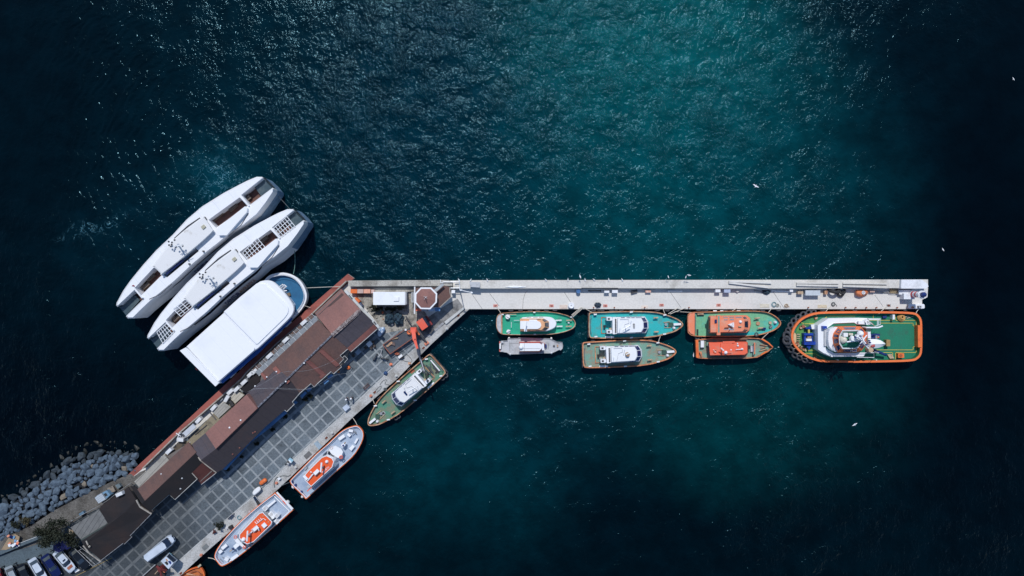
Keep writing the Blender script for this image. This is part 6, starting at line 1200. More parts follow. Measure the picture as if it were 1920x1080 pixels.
part(t, 'bonnet', F, lambda b: b.prism([(735, 112), (800, 66), (875, 55), (940, 120), (962, 190), (878, 280), (835, 190), (780, 130)], QZ + 1.2, QZ + 1.45 if 0 else QZ + 2.13, M_carw) if 0 else b.loft([b.W([(745, 120), (800, 66), (875, 55), (940, 120), (962, 190), (880, 280), (835, 190)], QZ + 1.2), b.W([(755, 120), (800, 80), (872, 66), (928, 125), (948, 190), (882, 262), (840, 185)], QZ + 2.0)], M_carw))
part(t, 'grille', F, lambda b: b.tube([F(880, 60, QZ + 1.3), F(930, 110, QZ + 1.3), F(952, 160, QZ + 1.3)], .1, M_glass, n=5))
for x, y in ((788, 122), (868, 232)): part(t, 'wiper', F, lambda b: b.tube([F(x - 18, y - 12, QZ + 2.2), F(x + 14, y + 18, QZ + 2.2)], .06, M_dark, n=4))
for x, y in ((360, 400), (480, 590), (700, 170), (850, 330)):
    b = B(LOC); b.torus(F(x, y, QZ + .35), F(0, 0, 0) - F(100, 130, 0), .24, .1, M_black, n=12, k=6); b.obj('wheel', t)
# white-cab truck with a folded loader crane
t = thing('loader_truck', 'truck with white cab and folded dark red loader crane, beside the white van', 'truck', P(306, 1062, QZ))
part(t, 'cab', F, lambda b: b.loft([b.W([(640, 660), (820, 470), (1050, 650), (880, 860)], QZ + .5), b.W([(630, 670), (815, 490), (1030, 670), (860, 870)], QZ + 1.9), b.W([(612, 690), (745, 578), (925, 738), (803, 888)], QZ + 2.9)], M_carw))
part(t, 'cab_roof', F, lambda b: b.prism(smoothpoly([(614, 690), (745, 580), (922, 738), (802, 886)], 3, True) if 0 else [(614, 690), (628, 672), (735, 582), (755, 585), (915, 728), (920, 748), (812, 878), (795, 880)], QZ + 2.9, QZ + 2.95, M_carw))
part(t, 'windscreen', F, lambda b: pane(b, (F(815, 490, QZ + 1.9), F(1030, 670, QZ + 1.9), F(925, 738, QZ + 2.9), F(745, 578, QZ + 2.9)), M_glass, .06, .1, .04))
part(t, 'bumper', F, lambda b: b.tube([F(815, 492, QZ + .9), F(860, 520, QZ + .9), F(930, 590, QZ + .9), F(990, 660, QZ + .9), F(1025, 672, QZ + .9)], .14, mat('pale_blue_bumper', (.20, .42, .50), rough=.4), n=6))
part(t, 'roof_emblem', F, lambda b: (b.prism([(705, 725), (765, 690), (808, 760), (770, 800)], QZ + 2.95, QZ + 2.965, M_black), b.prism([(790, 695), (850, 680), (885, 740), (850, 775)], QZ + 2.95, QZ + 2.963, M_navy), b.prism([(735, 645), (765, 630), (800, 690), (765, 700)], QZ + 2.95, QZ + 2.966, M_tan)))
part(t, 'bed', F, lambda b: (b.prism([(480, 775), (760, 1010), (480, 1400), (-80, 1300)], QZ + .9, QZ + 1.1, mat('dark_truck_bed', (.03, .02, .018), rough=.8))))
part(t, 'bed_rail', F, lambda b: b.tube([F(480, 775, QZ + 1.5), F(-80, 1290, QZ + 1.5)], .06, M_lgrey, n=4))
part(t, 'loader_crane', F, lambda b: (b.cyl(600, 900, QZ + 1, QZ + 2.4, .45, mat('dark_red_steel', (.14, .02, .02), rough=.6)), b.tube([F(520, 820, QZ + 2.4), F(610, 900, QZ + 2.8), F(760, 920, QZ + 2.2)], .2, mat('dark_red_steel', (.14, .02, .02)), n=6), b.tube([F(600, 900, QZ + 2.6), F(640, 1100, QZ + 2.6)], .18, mat('dark_red_steel', (.14, .02, .02)), n=6), b.tube([F(550, 920, QZ + 1.9), F(470, 1010, QZ + 1.9)], .07, M_beige, n=5), b.tube([F(640, 940, QZ + 2.2), F(720, 970, QZ + 2.2)], .06, M_salm, n=5)))
for x, y in ((700, 590), (900, 780), (420, 930), (620, 1150)):
    b = B(LOC); b.torus(F(x, y, QZ + .45), F(0, 0, 0) - F(100, 120, 0), .32, .13, M_black, n=12, k=6); b.obj('wheel', t)
# orange boat cut by the bottom edge
t = thing('workboat', 'orange open boat cut off by the bottom edge below the truck', 'boat', P(345, 1110, 0)); oo = [(372, 1063), (381, 1070), (383, 1085), (370, 1110), (345, 1145), (315, 1160), (295, 1150), (300, 1125), (325, 1090), (350, 1070)]
hull(t, P, oo, mat('orange_boat_floor', (.50, .15, .04), (.3, .09, .03), rough=.7, scale=1.5), M_orange, mat('orange_hull', (.5, .16, .06), rough=.6), 2.0, zr=1.3, zd=.8)
part(t, 'thwart', P, lambda b: (b.tube([P(350, 1076, 1.3), P(374, 1080, 1.3)], .12, M_tan), b.tube([P(340, 1085, 1.3), P(368, 1096, 1.3)], .12, M_orange)))
part(t, 'inner_rail', P, lambda b: b.tube([P(354, 1074, 1.35), P(368, 1070, 1.35), P(376, 1076, 1.35), P(372, 1090, 1.35)], .07, M_rust))
part(t, 'bow_fender', P, lambda b: b.loft([b.W(rect(374, 1061, 8, 4, 40), 1.2), b.W(rect(374, 1061, 7, 3, 40), 1.7)], mat('cream_fender', (.45, .40, .28), rough=.8)))

# red crane truck on the apron
F = RF(690, 580, 9.0)
t = thing('crane_truck', 'crane truck with bright red cab, dark bed and red boom reaching over the green boat', 'truck', P(760, 635, QZ)); M_cr = mat('crane_red', (.70, .10, .055), (.60, .14, .09), rough=.5, scale=.7, fine=.05); M_crd = mat('dark_crane_red', (.26, .03, .03), rough=.6)
part(t, 'cab', F, lambda b: b.prism([(810, 216), (916, 144), (1012, 290), (914, 358)], QZ + .6, QZ + 2.4, M_cr))
part(t, 'windscreen', F, lambda b: b.loft([b.W([(925, 150), (975, 120), (1072, 262), (1018, 292)], QZ + 1.2), b.W([(920, 148), (948, 132), (1040, 272), (1010, 288)], QZ + 2.3)], M_glass))
part(t, 'bonnet', F, lambda b: (b.prism([(940, 130), (985, 108), (1090, 250), (1050, 290)], QZ + .4, QZ + 1.15, M_crd), b.prism([(1012, 290), (1050, 270), (1120, 350), (1060, 420), (960, 380), (930, 352)], QZ + .3, QZ + .6, M_dark)))
part(t, 'bed', F, lambda b: b.prism([(252, 600), (690, 318), (830, 440), (375, 755)], QZ + .7, QZ + 1.0, mat('steel_bed', (.045, .055, .075), (.08, .08, .085), rough=.6, scale=.6, lo=.42, hi=.66, fine=.15)))
part(t, 'side_board', F, lambda b: [b.tube([F(*p, QZ + 1.35), F(*q, QZ + 1.35)], .07, mat('rusty_board', (.30, .10, .06), rough=.7), n=4) for p, q in (((252, 600), (610, 350)), ((252, 600), (375, 755)), ((375, 755), (752, 490)))])
part(t, 'chassis', F, lambda b: b.prism([(690, 318), (790, 250), (960, 480), (830, 440)], QZ + .5, QZ + .8, M_dark))
part(t, 'crane_base', F, lambda b: (b.prism([(722, 330), (790, 316), (812, 380), (780, 420), (728, 405)], QZ + .8, QZ + 2.6, M_cr), b.torus(F(690, 390, QZ + 1.6), (0, 0, 1), .28, .07, M_orange, n=12, k=5), b.tube([F(790, 340, QZ + 1.6), F(868, 430, QZ + 1.4)], .16, mat('outrigger_orange', (.62, .16, .06), rough=.6), n=6), b.tube([F(660, 380, QZ + 1.3), F(720, 430, QZ + 1.3)], .12, M_orange, n=5)))
part(t, 'outrigger', F, lambda b: (b.tube([F(870, 420, QZ + .9), F(990, 560, QZ + .5)], .14, M_dark, n=6), b.box(988, 572, QZ, .45, .7, .4, -50, M_salm)))
part(t, 'outrigger', F, lambda b: (b.tube([F(640, 120, QZ + .5), F(730, 250, QZ + .9)], .12, M_dark, n=6), b.box(635, 345, QZ + 1, .3, .3, .3, 0, M_white)))
M_dkboom = mat('dark_boom', (.012, .02, .045), rough=.5)
def boomseg(b, a, c, w0, w1, m):
    a, c = Vector(a), Vector(c); d = (c - a); n = Vector((-d.y, d.x, 0)).normalized()
    b.loft([[a - n * w0 + Vector((0, 0, s1 * w0)) if 0 else a + n * w0 * q[0] + Vector((0, 0, w0 * q[1])) for q in ((-1, -1), (1, -1), (1, 1), (-1, 1))], [c + n * w1 * q[0] + Vector((0, 0, w1 * q[1])) for q in ((-1, -1), (1, -1), (1, 1), (-1, 1))]], m, capb=True)
part(t, 'boom', F, lambda b: (boomseg(b, F(762, 335, QZ + 3.0), F(790, 520, QZ + 4.1), .33, .27, M_cr), boomseg(b, F(790, 515, QZ + 4.1), F(838, 672, QZ + 5.2), .22, .15, M_cr), b.box(765, 345, QZ + 2.7, .95, .75, .55, 0, M_cr)))
part(t, 'boom_extension', F, lambda b: (boomseg(b, F(836, 660, QZ + 5.2), F(880, 830, QZ + 6.1), .11, .13, M_dkboom), boomseg(b, F(880, 830, QZ + 6.1), F(958, 1080, QZ + 7.2), .15, .10, M_dkboom), b.tube([F(892, 850, QZ + 6.5), F(950, 1050, QZ + 7.4)], .07, M_lgrey, n=5), b.cyl(790, 505, QZ + 4.3, QZ + 4.5, .09, M_black, n=8)))
part(t, 'load_on_bed', F, lambda b: (b.prism([(395, 555), (450, 565), (455, 615), (400, 600)], QZ + 1, QZ + 1.3, mat('brown_sack', (.16, .11, .10), rough=.9)), [b.tube([F(390 + 9 * i, 520 - 3 * i, QZ + 1.1), F(470 + 8 * i, 490 - 6 * (i % 3), QZ + 1.3)], .05, M_beige, n=4) for i in range(6)], [b.box(330 + 13 * i, 620 - 11 * i, QZ + 1.0, .35, .25, .18 + .04 * i, 30 * i, M_tan if i % 2 else M_beige) for i in range(6)]))
for x, y in ((860, 190), (960, 350), (420, 500), (520, 640), (350, 540), (450, 690)):
    b = B(LOC); b.torus(F(x, y, QZ + .45), F(0, 0, 0) - F(100, 140, 0), .3, .13, M_black, n=12, k=6); b.obj('wheel', t)

# ------------------------------------------------------------------ yard: container, crates, kiosk
F = RF(640, 500, 6.0)
t = thing('shipping_container', 'plain white container with a roof hatch behind the shrub row', 'container', P(730, 560, QZ))
part(t, 'body', F, lambda b: b.prism([(358, 284), (716, 284), (716, 430), (358, 430)], QZ, QZ + 2.7, mat('container_white', (.80, .82, .83), (.72, .74, .76), rough=.45, scale=.3, fine=.03)))
part(t, 'end_frame', F, lambda b: b.prism([(717, 286), (732, 290), (732, 424), (717, 430)], QZ, QZ + 2.4, M_lgrey))
part(t, 'roof_hatch', F, lambda b: (b.prism([(590, 340), (648, 340), (648, 388), (590, 388)], QZ + 2.7, QZ + 2.78, M_white), b.tube([F(590, 388, QZ + 2.8), F(648, 388, QZ + 2.8), F(648, 345, QZ + 2.8)], .04, M_lgrey, n=4)))
for i, (x0, x1, y0, y1, m, lb) in enumerate(((103, 178, 254, 300, M_orange, 'bright orange insulated bin at the left end of the bin row'), (180, 248, 254, 300, mat('dusty_pink_bin', (.55, .40, .36), rough=.7), 'greyish pink bin second in the row behind the container'), (251, 328, 254, 300, mat('salmon_bin', (.74, .36, .25), rough=.7), 'salmon bin third in the row behind the container'), (336, 372, 258, 300, mat('pale_pink_bin', (.68, .48, .42), rough=.7), 'pale narrow bin next to the container corner'))):
    t = thing('storage_bin', lb, 'bin', F((x0 + x1) / 2, 277, QZ), 'storage bins in a row behind the container')
    part(t, 'tub', F, lambda b: b.prism([(x0, y0), (x1, y0), (x1, y1), (x0, y1)], QZ, QZ + 1.0, m, k0=.96)); part(t, 'lid', F, lambda b: b.prism([(x0 + 1, y0 + 1), (x1 - 1, y0 + 1), (x1 - 1, y1 - 1), (x0 + 1, y1 - 1)], QZ + 1.0, QZ + 1.08, m, k0=1.0))
for (q, m, lb) in (([(132, 372), (165, 345), (213, 388), (180, 425)], M_orange, 'tilted orange bin against the gable wall of the upper restaurant'), ([(186, 425), (213, 402), (240, 440), (212, 465)], mat('blue_grey_bin', (.09, .12, .20), rough=.7), 'blue-grey bin just below the tilted orange one')):
    t = thing('storage_bin', lb, 'bin', F(*q[0], QZ)); part(t, 'tub', F, lambda b: b.prism(q, QZ, QZ + 1.0, m, k0=.95)); part(t, 'lid', F, lambda b: b.prism(inset(q, 2), QZ + 1.0, QZ + 1.07, m))
def heap(x, y, rx, ry, h, m, name, label, cat, seed, group=None):
    bm = bmesh.new(); bmesh.ops.create_icosphere(bm, subdivisions=4, radius=1)
    for v in bm.verts:
        p = v.co; n_ = noise.noise(p * 2.2 + Vector((seed, 0, 0))) * .35 + noise.noise(p * 6 + Vector((seed, 3, 0))) * .12; v.co = Vector((p.x * rx * S, p.y * ry * S, max(0, p.z) * h)) * (1 + n_)
    me = bpy.data.meshes.new(name); bm.to_mesh(me); bm.free(); me.materials.append(m); o = bpy.data.objects.new(name, me); COL.objects.link(o); g = P(x, y, QZ); o.location = g; tag(o, label, cat, group); return o
M_net = mat('dark_blue_net', (.012, .028, .045), (.03, .07, .10), rough=.8, scale=2.2, lo=.42, hi=.6, fine=.4, bump=1.0, bscale=9)
heap(732, 598, 9, 11, 1.3, M_net, 'net_pile', 'left pile of dark fishing net below the shrub row', 'fishing net', 1, 'piles of dark net'); heap(748, 598, 9.5, 11.5, 1.3, M_net, 'net_pile', 'right pile of dark fishing net below the shrub row', 'fishing net', 5, 'piles of dark net')
heap(735.5, 608, 3, 2, .5, M_white2, 'sack', 'small whitish sack lying at the foot of the net piles', 'sack', 9); heap(718, 586, 2.2, 2.6, .5, M_salm, 'sack', 'small reddish sack left of the net piles', 'sack', 12)
# covered dinghy
t = thing('dinghy', 'small blue and white dinghy wrapped in plastic by the corner of the slate roof', 'dinghy', P(715, 621, QZ)); F9 = RF(690, 580, 9.0)
dq = smoothpoly([(192, 465), (150, 410), (165, 350), (215, 305), (270, 298), (292, 330), (280, 370), (240, 420)], 3, True)
part(t, 'hull', F9, lambda b: b.loft([b.W(inset(dq, 18), QZ), b.W(dq, QZ + .6)], mat('pale_blue_plastic', (.16, .30, .48), (.55, .62, .72), rough=.35, scale=1.6, lo=.42, hi=.58)), True)
part(t, 'cover', F9, lambda b: b.loft([b.W(dq, QZ + .6), b.W(inset(dq, 12), QZ + .85), b.W(inset(dq, 28), QZ + .95)], mat('crinkled_plastic', (.13, .25, .42), (.62, .68, .76), rough=.3, scale=2.2, lo=.44, hi=.56, bump=1)), True)
# octagonal kiosk
t = thing('octagonal_kiosk', 'two-storey octagonal kiosk with brown roof and white eaves at the bend of the pier', 'kiosk', P(800, 558, QZ))
oc = [(888, 246), (908, 233), (1008, 233), (1030, 245), (1078, 302), (1078, 400), (1002, 478), (892, 475), (826, 405), (826, 303)]; oc = [(893, 233), (1010, 233), (1078, 302), (1074, 402), (1000, 479), (890, 476), (826, 404), (828, 302)]
part(t, 'tower_wall', F, lambda b: b.prism(inset(oc, 14), QZ, QZ + 4.2, M_white2)); part(t, 'eaves', F, lambda b: b.prism(oc, QZ + 4.1, QZ + 4.45, M_white))
part(t, 'roof', F, lambda b: (lambda q, ap: (b.mesh(q + [ap], [(i, (i + 1) % 8, 8) for i in range(8)], M_rl)))(b.W(inset(oc, 17), QZ + 4.5), F(944, 348, QZ + 4.95)))
part(t, 'finial', F, lambda b: (b.tube([F(944, 345, QZ + 4.9), F(948, 345, QZ + 6.2)], .06, M_white), b.tube([F(925, 330, QZ + 5.2), F(965, 358, QZ + 5.2)], .03, M_lgrey), b.tube([F(965, 330, QZ + 5.2), F(930, 370, QZ + 5.2)], .03, M_lgrey)))
lo_ = [(832, 238), (1130, 232), (1160, 210), (1225, 236), (1234, 340), (1108, 456), (832, 462)]
part(t, 'lower_roof', F, lambda b: b.prism(lo_, QZ + 2.5, QZ + 2.7, M_rd)); part(t, 'lower_wall', F, lambda b: b.prism(inset(lo_, 14), QZ, QZ + 2.5, M_white2))
part(t, 'fascia', F, lambda b: (b.tube([F(1219, 232, QZ + 2.75), F(1222, 300, QZ + 2.75), F(1233, 342, QZ + 2.75), F(1108, 458, QZ + 2.75)], .08, M_trim, n=5), b.tube([F(826, 225, QZ + 2.9), F(824, 530, QZ + 2.6)], .12, M_white, n=5)))
part(t, 'stair_flight', F, lambda b: b.prism([(1040, 262), (1140, 184), (1156, 204), (1064, 288)], QZ + 3.6, QZ + 3.75, mat('grey_stair', (.36, .39, .41), rough=.7)))
for q, m in (([(832, 462), (900, 470), (900, 500), (836, 498)], M_redo), ([(902, 478), (975, 482), (975, 500), (902, 500)], M_steel), ([(980, 482), (1048, 462), (1050, 500), (984, 502)], mat('pale_blue_awning', (.42, .52, .66), rough=.5)), ([(1052, 462), (1116, 458), (1112, 500), (1056, 502)], M_awn)): part(t, 'awning', F, lambda b: b.prism(q, QZ + 2.1, QZ + 2.16, m, bottom=True))
part(t, 'louvre_box', F, lambda b: (b.prism([(786, 290), (818, 290), (818, 402), (786, 402)], QZ, QZ + 1.6, M_lgrey), [b.prism([(792, 300 + 12 * i), (812, 300 + 12 * i), (812, 304 + 12 * i), (792, 304 + 12 * i)], QZ + 1.6, QZ + 1.63, M_dark) for i in range(8)]))
# pipe frame beside the kiosk, cabinet, lamp post
b = B(); b.tube([P(826, 524.5, 3.4), P(826, 530.5, 3.4), P(832, 528.5, 3.4), P(861.5, 528.5, 3.4), P(862, 542, 3.4)], .07, M_white, n=5); b.tube([P(861.5, 528.5, 3.4), P(860, 524, 3.4)], .07, M_white, n=5); b.tube([P(845, 540, 3.2), P(862, 540, 3.2)], .07, M_white, n=5)
for x, y in ((826, 525), (845, 540), (861.5, 528.5), (862, 541)): b.tube([P(x, y, QZ + 1.1), P(x, y, 3.4)], .06, M_white, n=5)
tag(b.obj('pipe_frame'), 'white pipe railing frame on the sea wall beside the octagonal kiosk', 'railing')
F84 = RF(840, 515, 8.727)
def simple_box(name, F, pts, z0, z1, m, label, cat, group=None, lid=True, k0=1.0):
    t = thing(name, label, cat, F(sum(p[0] for p in pts) / len(pts), sum(p[1] for p in pts) / len(pts), z0), group)
    b = B(F); r = b.W(pts, z1 - .12); b.loft([[Vector((p.x, p.y, z0)) for p in r], r], m); b.obj('body', t)
    b = B(F); r = b.W(pts, z1); c = sum(r, Vector()) / len(r); g = [c + (p - c) * 1.03 for p in r]
    b.loft([[p - Vector((0, 0, .12)) for p in g], [p - Vector((0, 0, .03)) for p in g], [c + (p - c) * .97 for p in g]], m); b.obj('lid', t); return t
simple_box('cabinet', F84, [(58, 252), (114, 252), (114, 302), (58, 302)], QZ, QZ + 1.3, M_white, 'small white cabinet at the right side of the octagonal kiosk', 'cabinet')
simple_box('concrete_block', F84, [(352, 118), (522, 122), (520, 210), (370, 200)], QZ + 1.15, QZ + 1.9, M_lgrey, 'big grey slab lying askew on top of the sea wall', 'block')
t = thing('lamp_post', 'white street lamp with long arm at the bend of the pier', 'lamp post', P(862, 543, QZ))
part(t, 'post', P, lambda b: b.tube([P(862.4, 543.3, QZ), P(864.5, 544.2, 7.3)], .09, M_white, r1=.06)); part(t, 'arm', P, lambda b: b.tube([P(863, 544, 7.3), P(884, 548.5, 7.6)], .06, M_white)); part(t, 'lamp_head', P, lambda b: b.loft([b.W(smoothpoly([(881.5, 547), (885, 547), (887, 549.4), (883.5, 550.3)], 3, True), 7.55), b.W(smoothpoly([(882, 547.3), (885, 547.3), (886.5, 549.2), (883.7, 550)], 3, True), 7.8)], M_white, capb=True)); part(t, 'lamp_head', P, lambda b: b.loft([b.W(smoothpoly([(861, 542.6), (866, 542.8), (868, 544.6), (863, 545.5)], 3, True), 7.3), b.W(smoothpoly([(862, 543), (866, 543), (867, 544.4), (863, 545)], 3, True), 7.55)], M_white, capb=True))
# pale kerb blocks and recesses along the slanting quay
Fk = RF(640, 500, 6.0)
for q, h, m, lb in (([(1155, 622), (1370, 455), (1390, 470), (1180, 648)], .35, M_line, 'pale sloping concrete kerb at the elbow of the quay'), ([(1210, 655), (1395, 505), (1425, 490), (1225, 672)], .22, M_band, 'lower concrete step beside the pale kerb at the elbow'), ([(955, 780), (1140, 625), (1160, 640), (985, 795)], .1, M_steel, 'long grey steel plate beside the red truck')):
    b = B(Fk); b.prism(q, QZ, QZ + .03 + h, m); tag(b.obj('kerb_block'), lb, 'kerb')
M_pit = mat('dark_pit', (.02, .017, .018), (.06, .03, .03), rough=.9, scale=3)
def pit(x, y, deg, label, l=8, w_=6, m=None):
    t = thing('mooring_recess', label, 'mooring recess', P(x, y, QZ), None); zq = QZ + .035
    part(t, 'frame', P, lambda b: b.prism(rect(x, y, l, w_, deg), QZ, zq + .03, M_band, holes=[rect(x, y, l - 2.2, w_ - 2.2, deg)])); part(t, 'ring_plate', P, lambda b: (b.prism(rect(x, y, l - 2.1, w_ - 2.1, deg), QZ, zq, m or M_pit), b.torus(P(x, y, zq + .05), (0, .3, 1), .14, .04, M_rust, n=10, k=5))); return t
for x, y, a, lb in ((794, 652.5, 40, 'dark mooring recess between the red boom and the elbow of the quay'), (702.5, 735.5, 43, 'dark mooring recess beside the orange bollard above the green boat'), (612, 821, 43, 'dark mooring recess near the steel platform'), (859.5, 591.5, 40, 'dark mooring recess in the kerb at the elbow'), (487.5, 944, 43, 'black recess beside the steps at the gap between the rescue boats'), (339, 1075, 40, 'black mooring recess beside the truck at the bottom edge')): pit(x, y, a, lb)
for x, lb in ((929, 'leftmost red-framed mooring recess on the pier deck'), (1034, 'red-framed mooring recess left of the round white float'), (1135, 'red-framed mooring recess beside the dark bag'), (1240.5, 'red-framed mooring recess above the bow of the cyan-decked boat'), (1347.5, 'red-framed mooring recess above the salmon cabin boat')):
    t = thing('mooring_recess', lb, 'mooring recess', P(x, 573.3, QZ), 'red-framed mooring recesses on the pier'); y = 573.3 if x < 1200 else 572
    part(t, 'frame', P, lambda b: b.prism(rect(x, y, 7.8, 4.8), QZ, QZ + .06, mat('faded_red_paint', (.62, .20, .16), rough=.8), holes=[rect(x, y, 5, 2.4)])); part(t, 'ring_plate', P, lambda b: (b.prism(rect(x, y, 5.1, 2.5), QZ, QZ + .03, mat('pinkish_grey', (.36, .25, .23), rough=.8)), b.torus(P(x + .5, y, QZ + .08), (0, .3, 1), .1, .03, M_rust, n=8, k=4)))
pit(1666.5, 572.5, 0, 'dark mooring recess near the right end of the pier', 8, 5)
# bollards on the slanting quay
def bollard0(m, lb, x, y, s=1, group='bollards along the slanting quay'):
    t = thing('bollard', lb, 'bollard', P(x, y, QZ), group); part(t, 'base', P, lambda b: b.cyl(x, y, QZ, QZ + .06, .34 * s, m, n=14)); part(t, 'post', P, lambda b: b.cyl(x, y, QZ + .06, QZ + .42, .16 * s, m, n=12)); part(t, 'cap', P, lambda b: b.dome(x, y, QZ + .40, .23 * s, m, h=.12)); return t
M_bol = mat('bollard_red', (.55, .16, .09), (.45, .28, .20), rough=.7, scale=2)
for x, y, m, lb in ((695.5, 742.5, M_bol, 'large orange-red bollard above the bow of the green boat'), (733, 683.5, M_salm, 'salmon bollard at the kerb by the stern of the crane truck'), (799.5, 644, M_bol, 'salmon bollard at the quay edge right of the boom'), (767.8, 681.5, mat('pale_orange', (.60, .36, .24), rough=.7), 'pale orange bollard at the quay edge left of the boom'), (837.5, 616.5, M_line, 'pale grey bollard at the quay edge near the elbow'), (518.5, 906, M_bol, 'salmon bollard in the hose loop between the rescue boats'), (554.5, 876.5, M_line, 'cream bollard beside the light-blue three-wheeler'), (413.5, 1009, M_line, 'cream bollard near the bow of the lower rescue boat'), (377, 1041, M_bol, 'red bollard at the quay edge above the orange boat'), (623, 812, M_line, 'cream bollard above the upper rescue boat'), (743, 705, M_line, 'cream bollard by the crumpled blue tarp'), (468, 960, mat('pink_stain', (.45, .36, .36), rough=.8), 'faint pinkish bollard left of the black steps')): bollard0(m, lb, x, y, .8)
for i, x in enumerate((1113, 1152, 1209, 1292, 1516, 1586, 1605, 1625, 1644, 1683)): bollard0(mat('rust_knob', (.34, .13, .08), rough=.8), ('small rusty post on the pier edge just left of the dark bag', 'small rusty post on the pier edge right of the red-framed recess beside the bag', 'small rusty post on the pier edge above the wheelhouse of the cyan-decked boat', 'small rusty post on the pier edge above the stern of the salmon cabin boat', 'small rusty post on the pier edge above the tug bow tyres', 'first of the row of rusty posts above the tug, at its wheelhouse', 'second rusty post above the tug, right of the wheelhouse post', 'third rusty post above the tug', 'fourth rusty post above the tug, left of the dark recess', 'last rusty post before the white quay-end locker')[i], x, 576.7, .38, 'small rusty posts along the pier edge')

# ------------------------------------------------------------------ things on the pier
F8 = RF(1080, 520, 8.727); F5 = RF(1270, 510, 5.686); F4 = RF(1450, 510, 5.684)
M_bx = mat('box_white', (.78, .79, .81), rough=.5, scale=1, fine=.04)
def px4(x0, y0, x1, y1): return [(x0, y0), (x1, y0), (x1, y1), (x0, y1)]
simple_box('equipment_box', F8, px4(465, 218, 545, 254), QZ, QZ + .9, M_bx, 'white box by the sea wall, left one of a close pair', 'box'); simple_box('equipment_box', F8, px4(593, 208, 684, 256), QZ, QZ + 1.0, M_bx, 'bigger white box by the sea wall, right one of the close pair', 'box')
simple_box('equipment_box', F8, px4(1140, 214, 1226, 250), QZ, QZ + .6, mat('pink_box', (.62, .34, .26), (.7, .6, .55), rough=.7, scale=3), 'pink and cream box by the sea wall above the cyan-decked boat', 'box')
simple_box('equipment_box', F5, px4(408, 186, 460, 216), QZ, QZ + .95, M_bx, 'white box by the sea wall above the salmon cabin boat', 'box'); simple_box('equipment_box', F5, px4(500, 186, 566, 220), QZ, QZ + 1.1, mat('box_grey_blue', (.40, .45, .58), rough=.5), 'blue-grey box right of the white box above the salmon cabin boat', 'box')
simple_box('equipment_box', F5, px4(1200, 180, 1234, 212), QZ, QZ + .8, M_bx, 'small white square box by the sea wall at the end of the white pole', 'box')
simple_box('equipment_box', F4, px4(262, 206, 318, 236), QZ, QZ + .8, M_beige, 'tan wooden box left of the large grey chest', 'box'); simple_box('equipment_box', F4, px4(345, 196, 500, 250), QZ, QZ + 1.1, mat('chest_grey', (.50, .54, .58), rough=.6, scale=.8), 'large grey chest by the sea wall above the tug wheelhouse', 'chest')
simple_box('equipment_box', F4, px4(548, 200, 578, 238), QZ, QZ + .7, M_tan, 'brown box between the grey chest and the big black tyres', 'box'); simple_box('equipment_box', F4, px4(1032, 194, 1082, 216), QZ, QZ + .6, mat('pale_salmon', (.62, .42, .34), rough=.7), 'pale salmon box right of the orange liferaft', 'box')
t = thing('blue_drum', 'round blue drum beside the sea wall left of the loose pipes', 'drum', F8(40, 228, QZ)); part(t, 'drum', F8, lambda b: b.cyl(40, 228, QZ, QZ + .8, .36, mat('drum_blue', (.04, .14, .34), rough=.5))); part(t, 'lid', F8, lambda b: b.torus(F8(40, 228, QZ + .8), (0, 0, 1), .33, .03, mat('drum_rim', (.10, .22, .40)), n=16, k=5))
for i, (p, q, r, m, F_, lb) in enumerate((((210, 220), (400, 218), .06, M_dark, F8, 'thin dark pipe lying along the sea wall'), ((235, 240), (405, 242), .05, M_lgrey, F8, 'thin pale pipe lying just below the dark one'), ((1520, 222), (1725, 222), .10, M_white, F8, 'white pole with thick ends lying along the wall above the cyan boat bow'), ((1010, 198), (1180, 204), .09, M_white, F5, 'white pole lying between the dark net and the small square box'), ((830, 200), (920, 214), .08, M_steel, F5, 'grey pole lying left of the dark net heap'), ((1100, 205), (1230, 212), .07, M_lgrey, F4, 'grey rail lying left of the timber pile'), ((1105, 218), (1240, 222), .07, M_steel, F4, 'second grey rail just below the first beside the timber pile'), ((20, 210), (150, 208), .07, M_white2, F4, 'pale pole lying right of the small square box'))):
    t = thing('loose_pole', lb, 'pole', F_(*p, QZ)); part(t, 'shaft', F_, lambda b: b.tube([F_(*p, QZ + r + .1), F_(*q, QZ + r + .1)], r, m, n=6)); part(t, 'end_fitting', F_, lambda b: b.dome(p[0], p[1], QZ, r * 2, m, h=r * 2.6)); part(t, 'end_fitting', F_, lambda b: b.dome(q[0], q[1], QZ, r * 2, m, h=r * 2.6))
for i, y in enumerate((236, 262)):
    b = B(F8); a, c = F8(900, y, QZ + .2), F8(1000, y - 26, QZ + .2); d = (c - a).normalized(); n_ = Vector((-d.y, d.x, 0))
    for dz, w_ in ((0, .16), (.28, .16)): b.loft([[a + n_ * w_ * s1 + Vector((0, 0, dz + dd - .2)) for s1, dd in ((-1, 0), (1, 0), (1, .05), (-1, .05))], [c + n_ * w_ * s1 + Vector((0, 0, dz + dd - .2)) for s1, dd in ((-1, 0), (1, 0), (1, .05), (-1, .05))]], M_dark, capb=True)
    b.loft([[a + n_ * .03 * s1 + Vector((0, 0, dd)) for s1, dd in ((-1, -.15), (1, -.15), (1, .1), (-1, .1))], [c + n_ * .03 * s1 + Vector((0, 0, dd)) for s1, dd in ((-1, -.15), (1, -.15), (1, .1), (-1, .1))]], M_dark, capb=True)
    tag(b.obj('steel_beam'), ('upper of the two dark beams lying slantwise by the sea wall', 'lower of the two dark beams lying slantwise by the sea wall')[i], 'beam')
heap(1120.7, 571.6, 6, 4.5, .7, mat('black_bag', (.03, .05, .075), rough=.6, scale=2, bump=.6), 'rubbish_bag', 'dark blue-black bag on the deck above the cyan-decked boat stern', 'bag', 21)
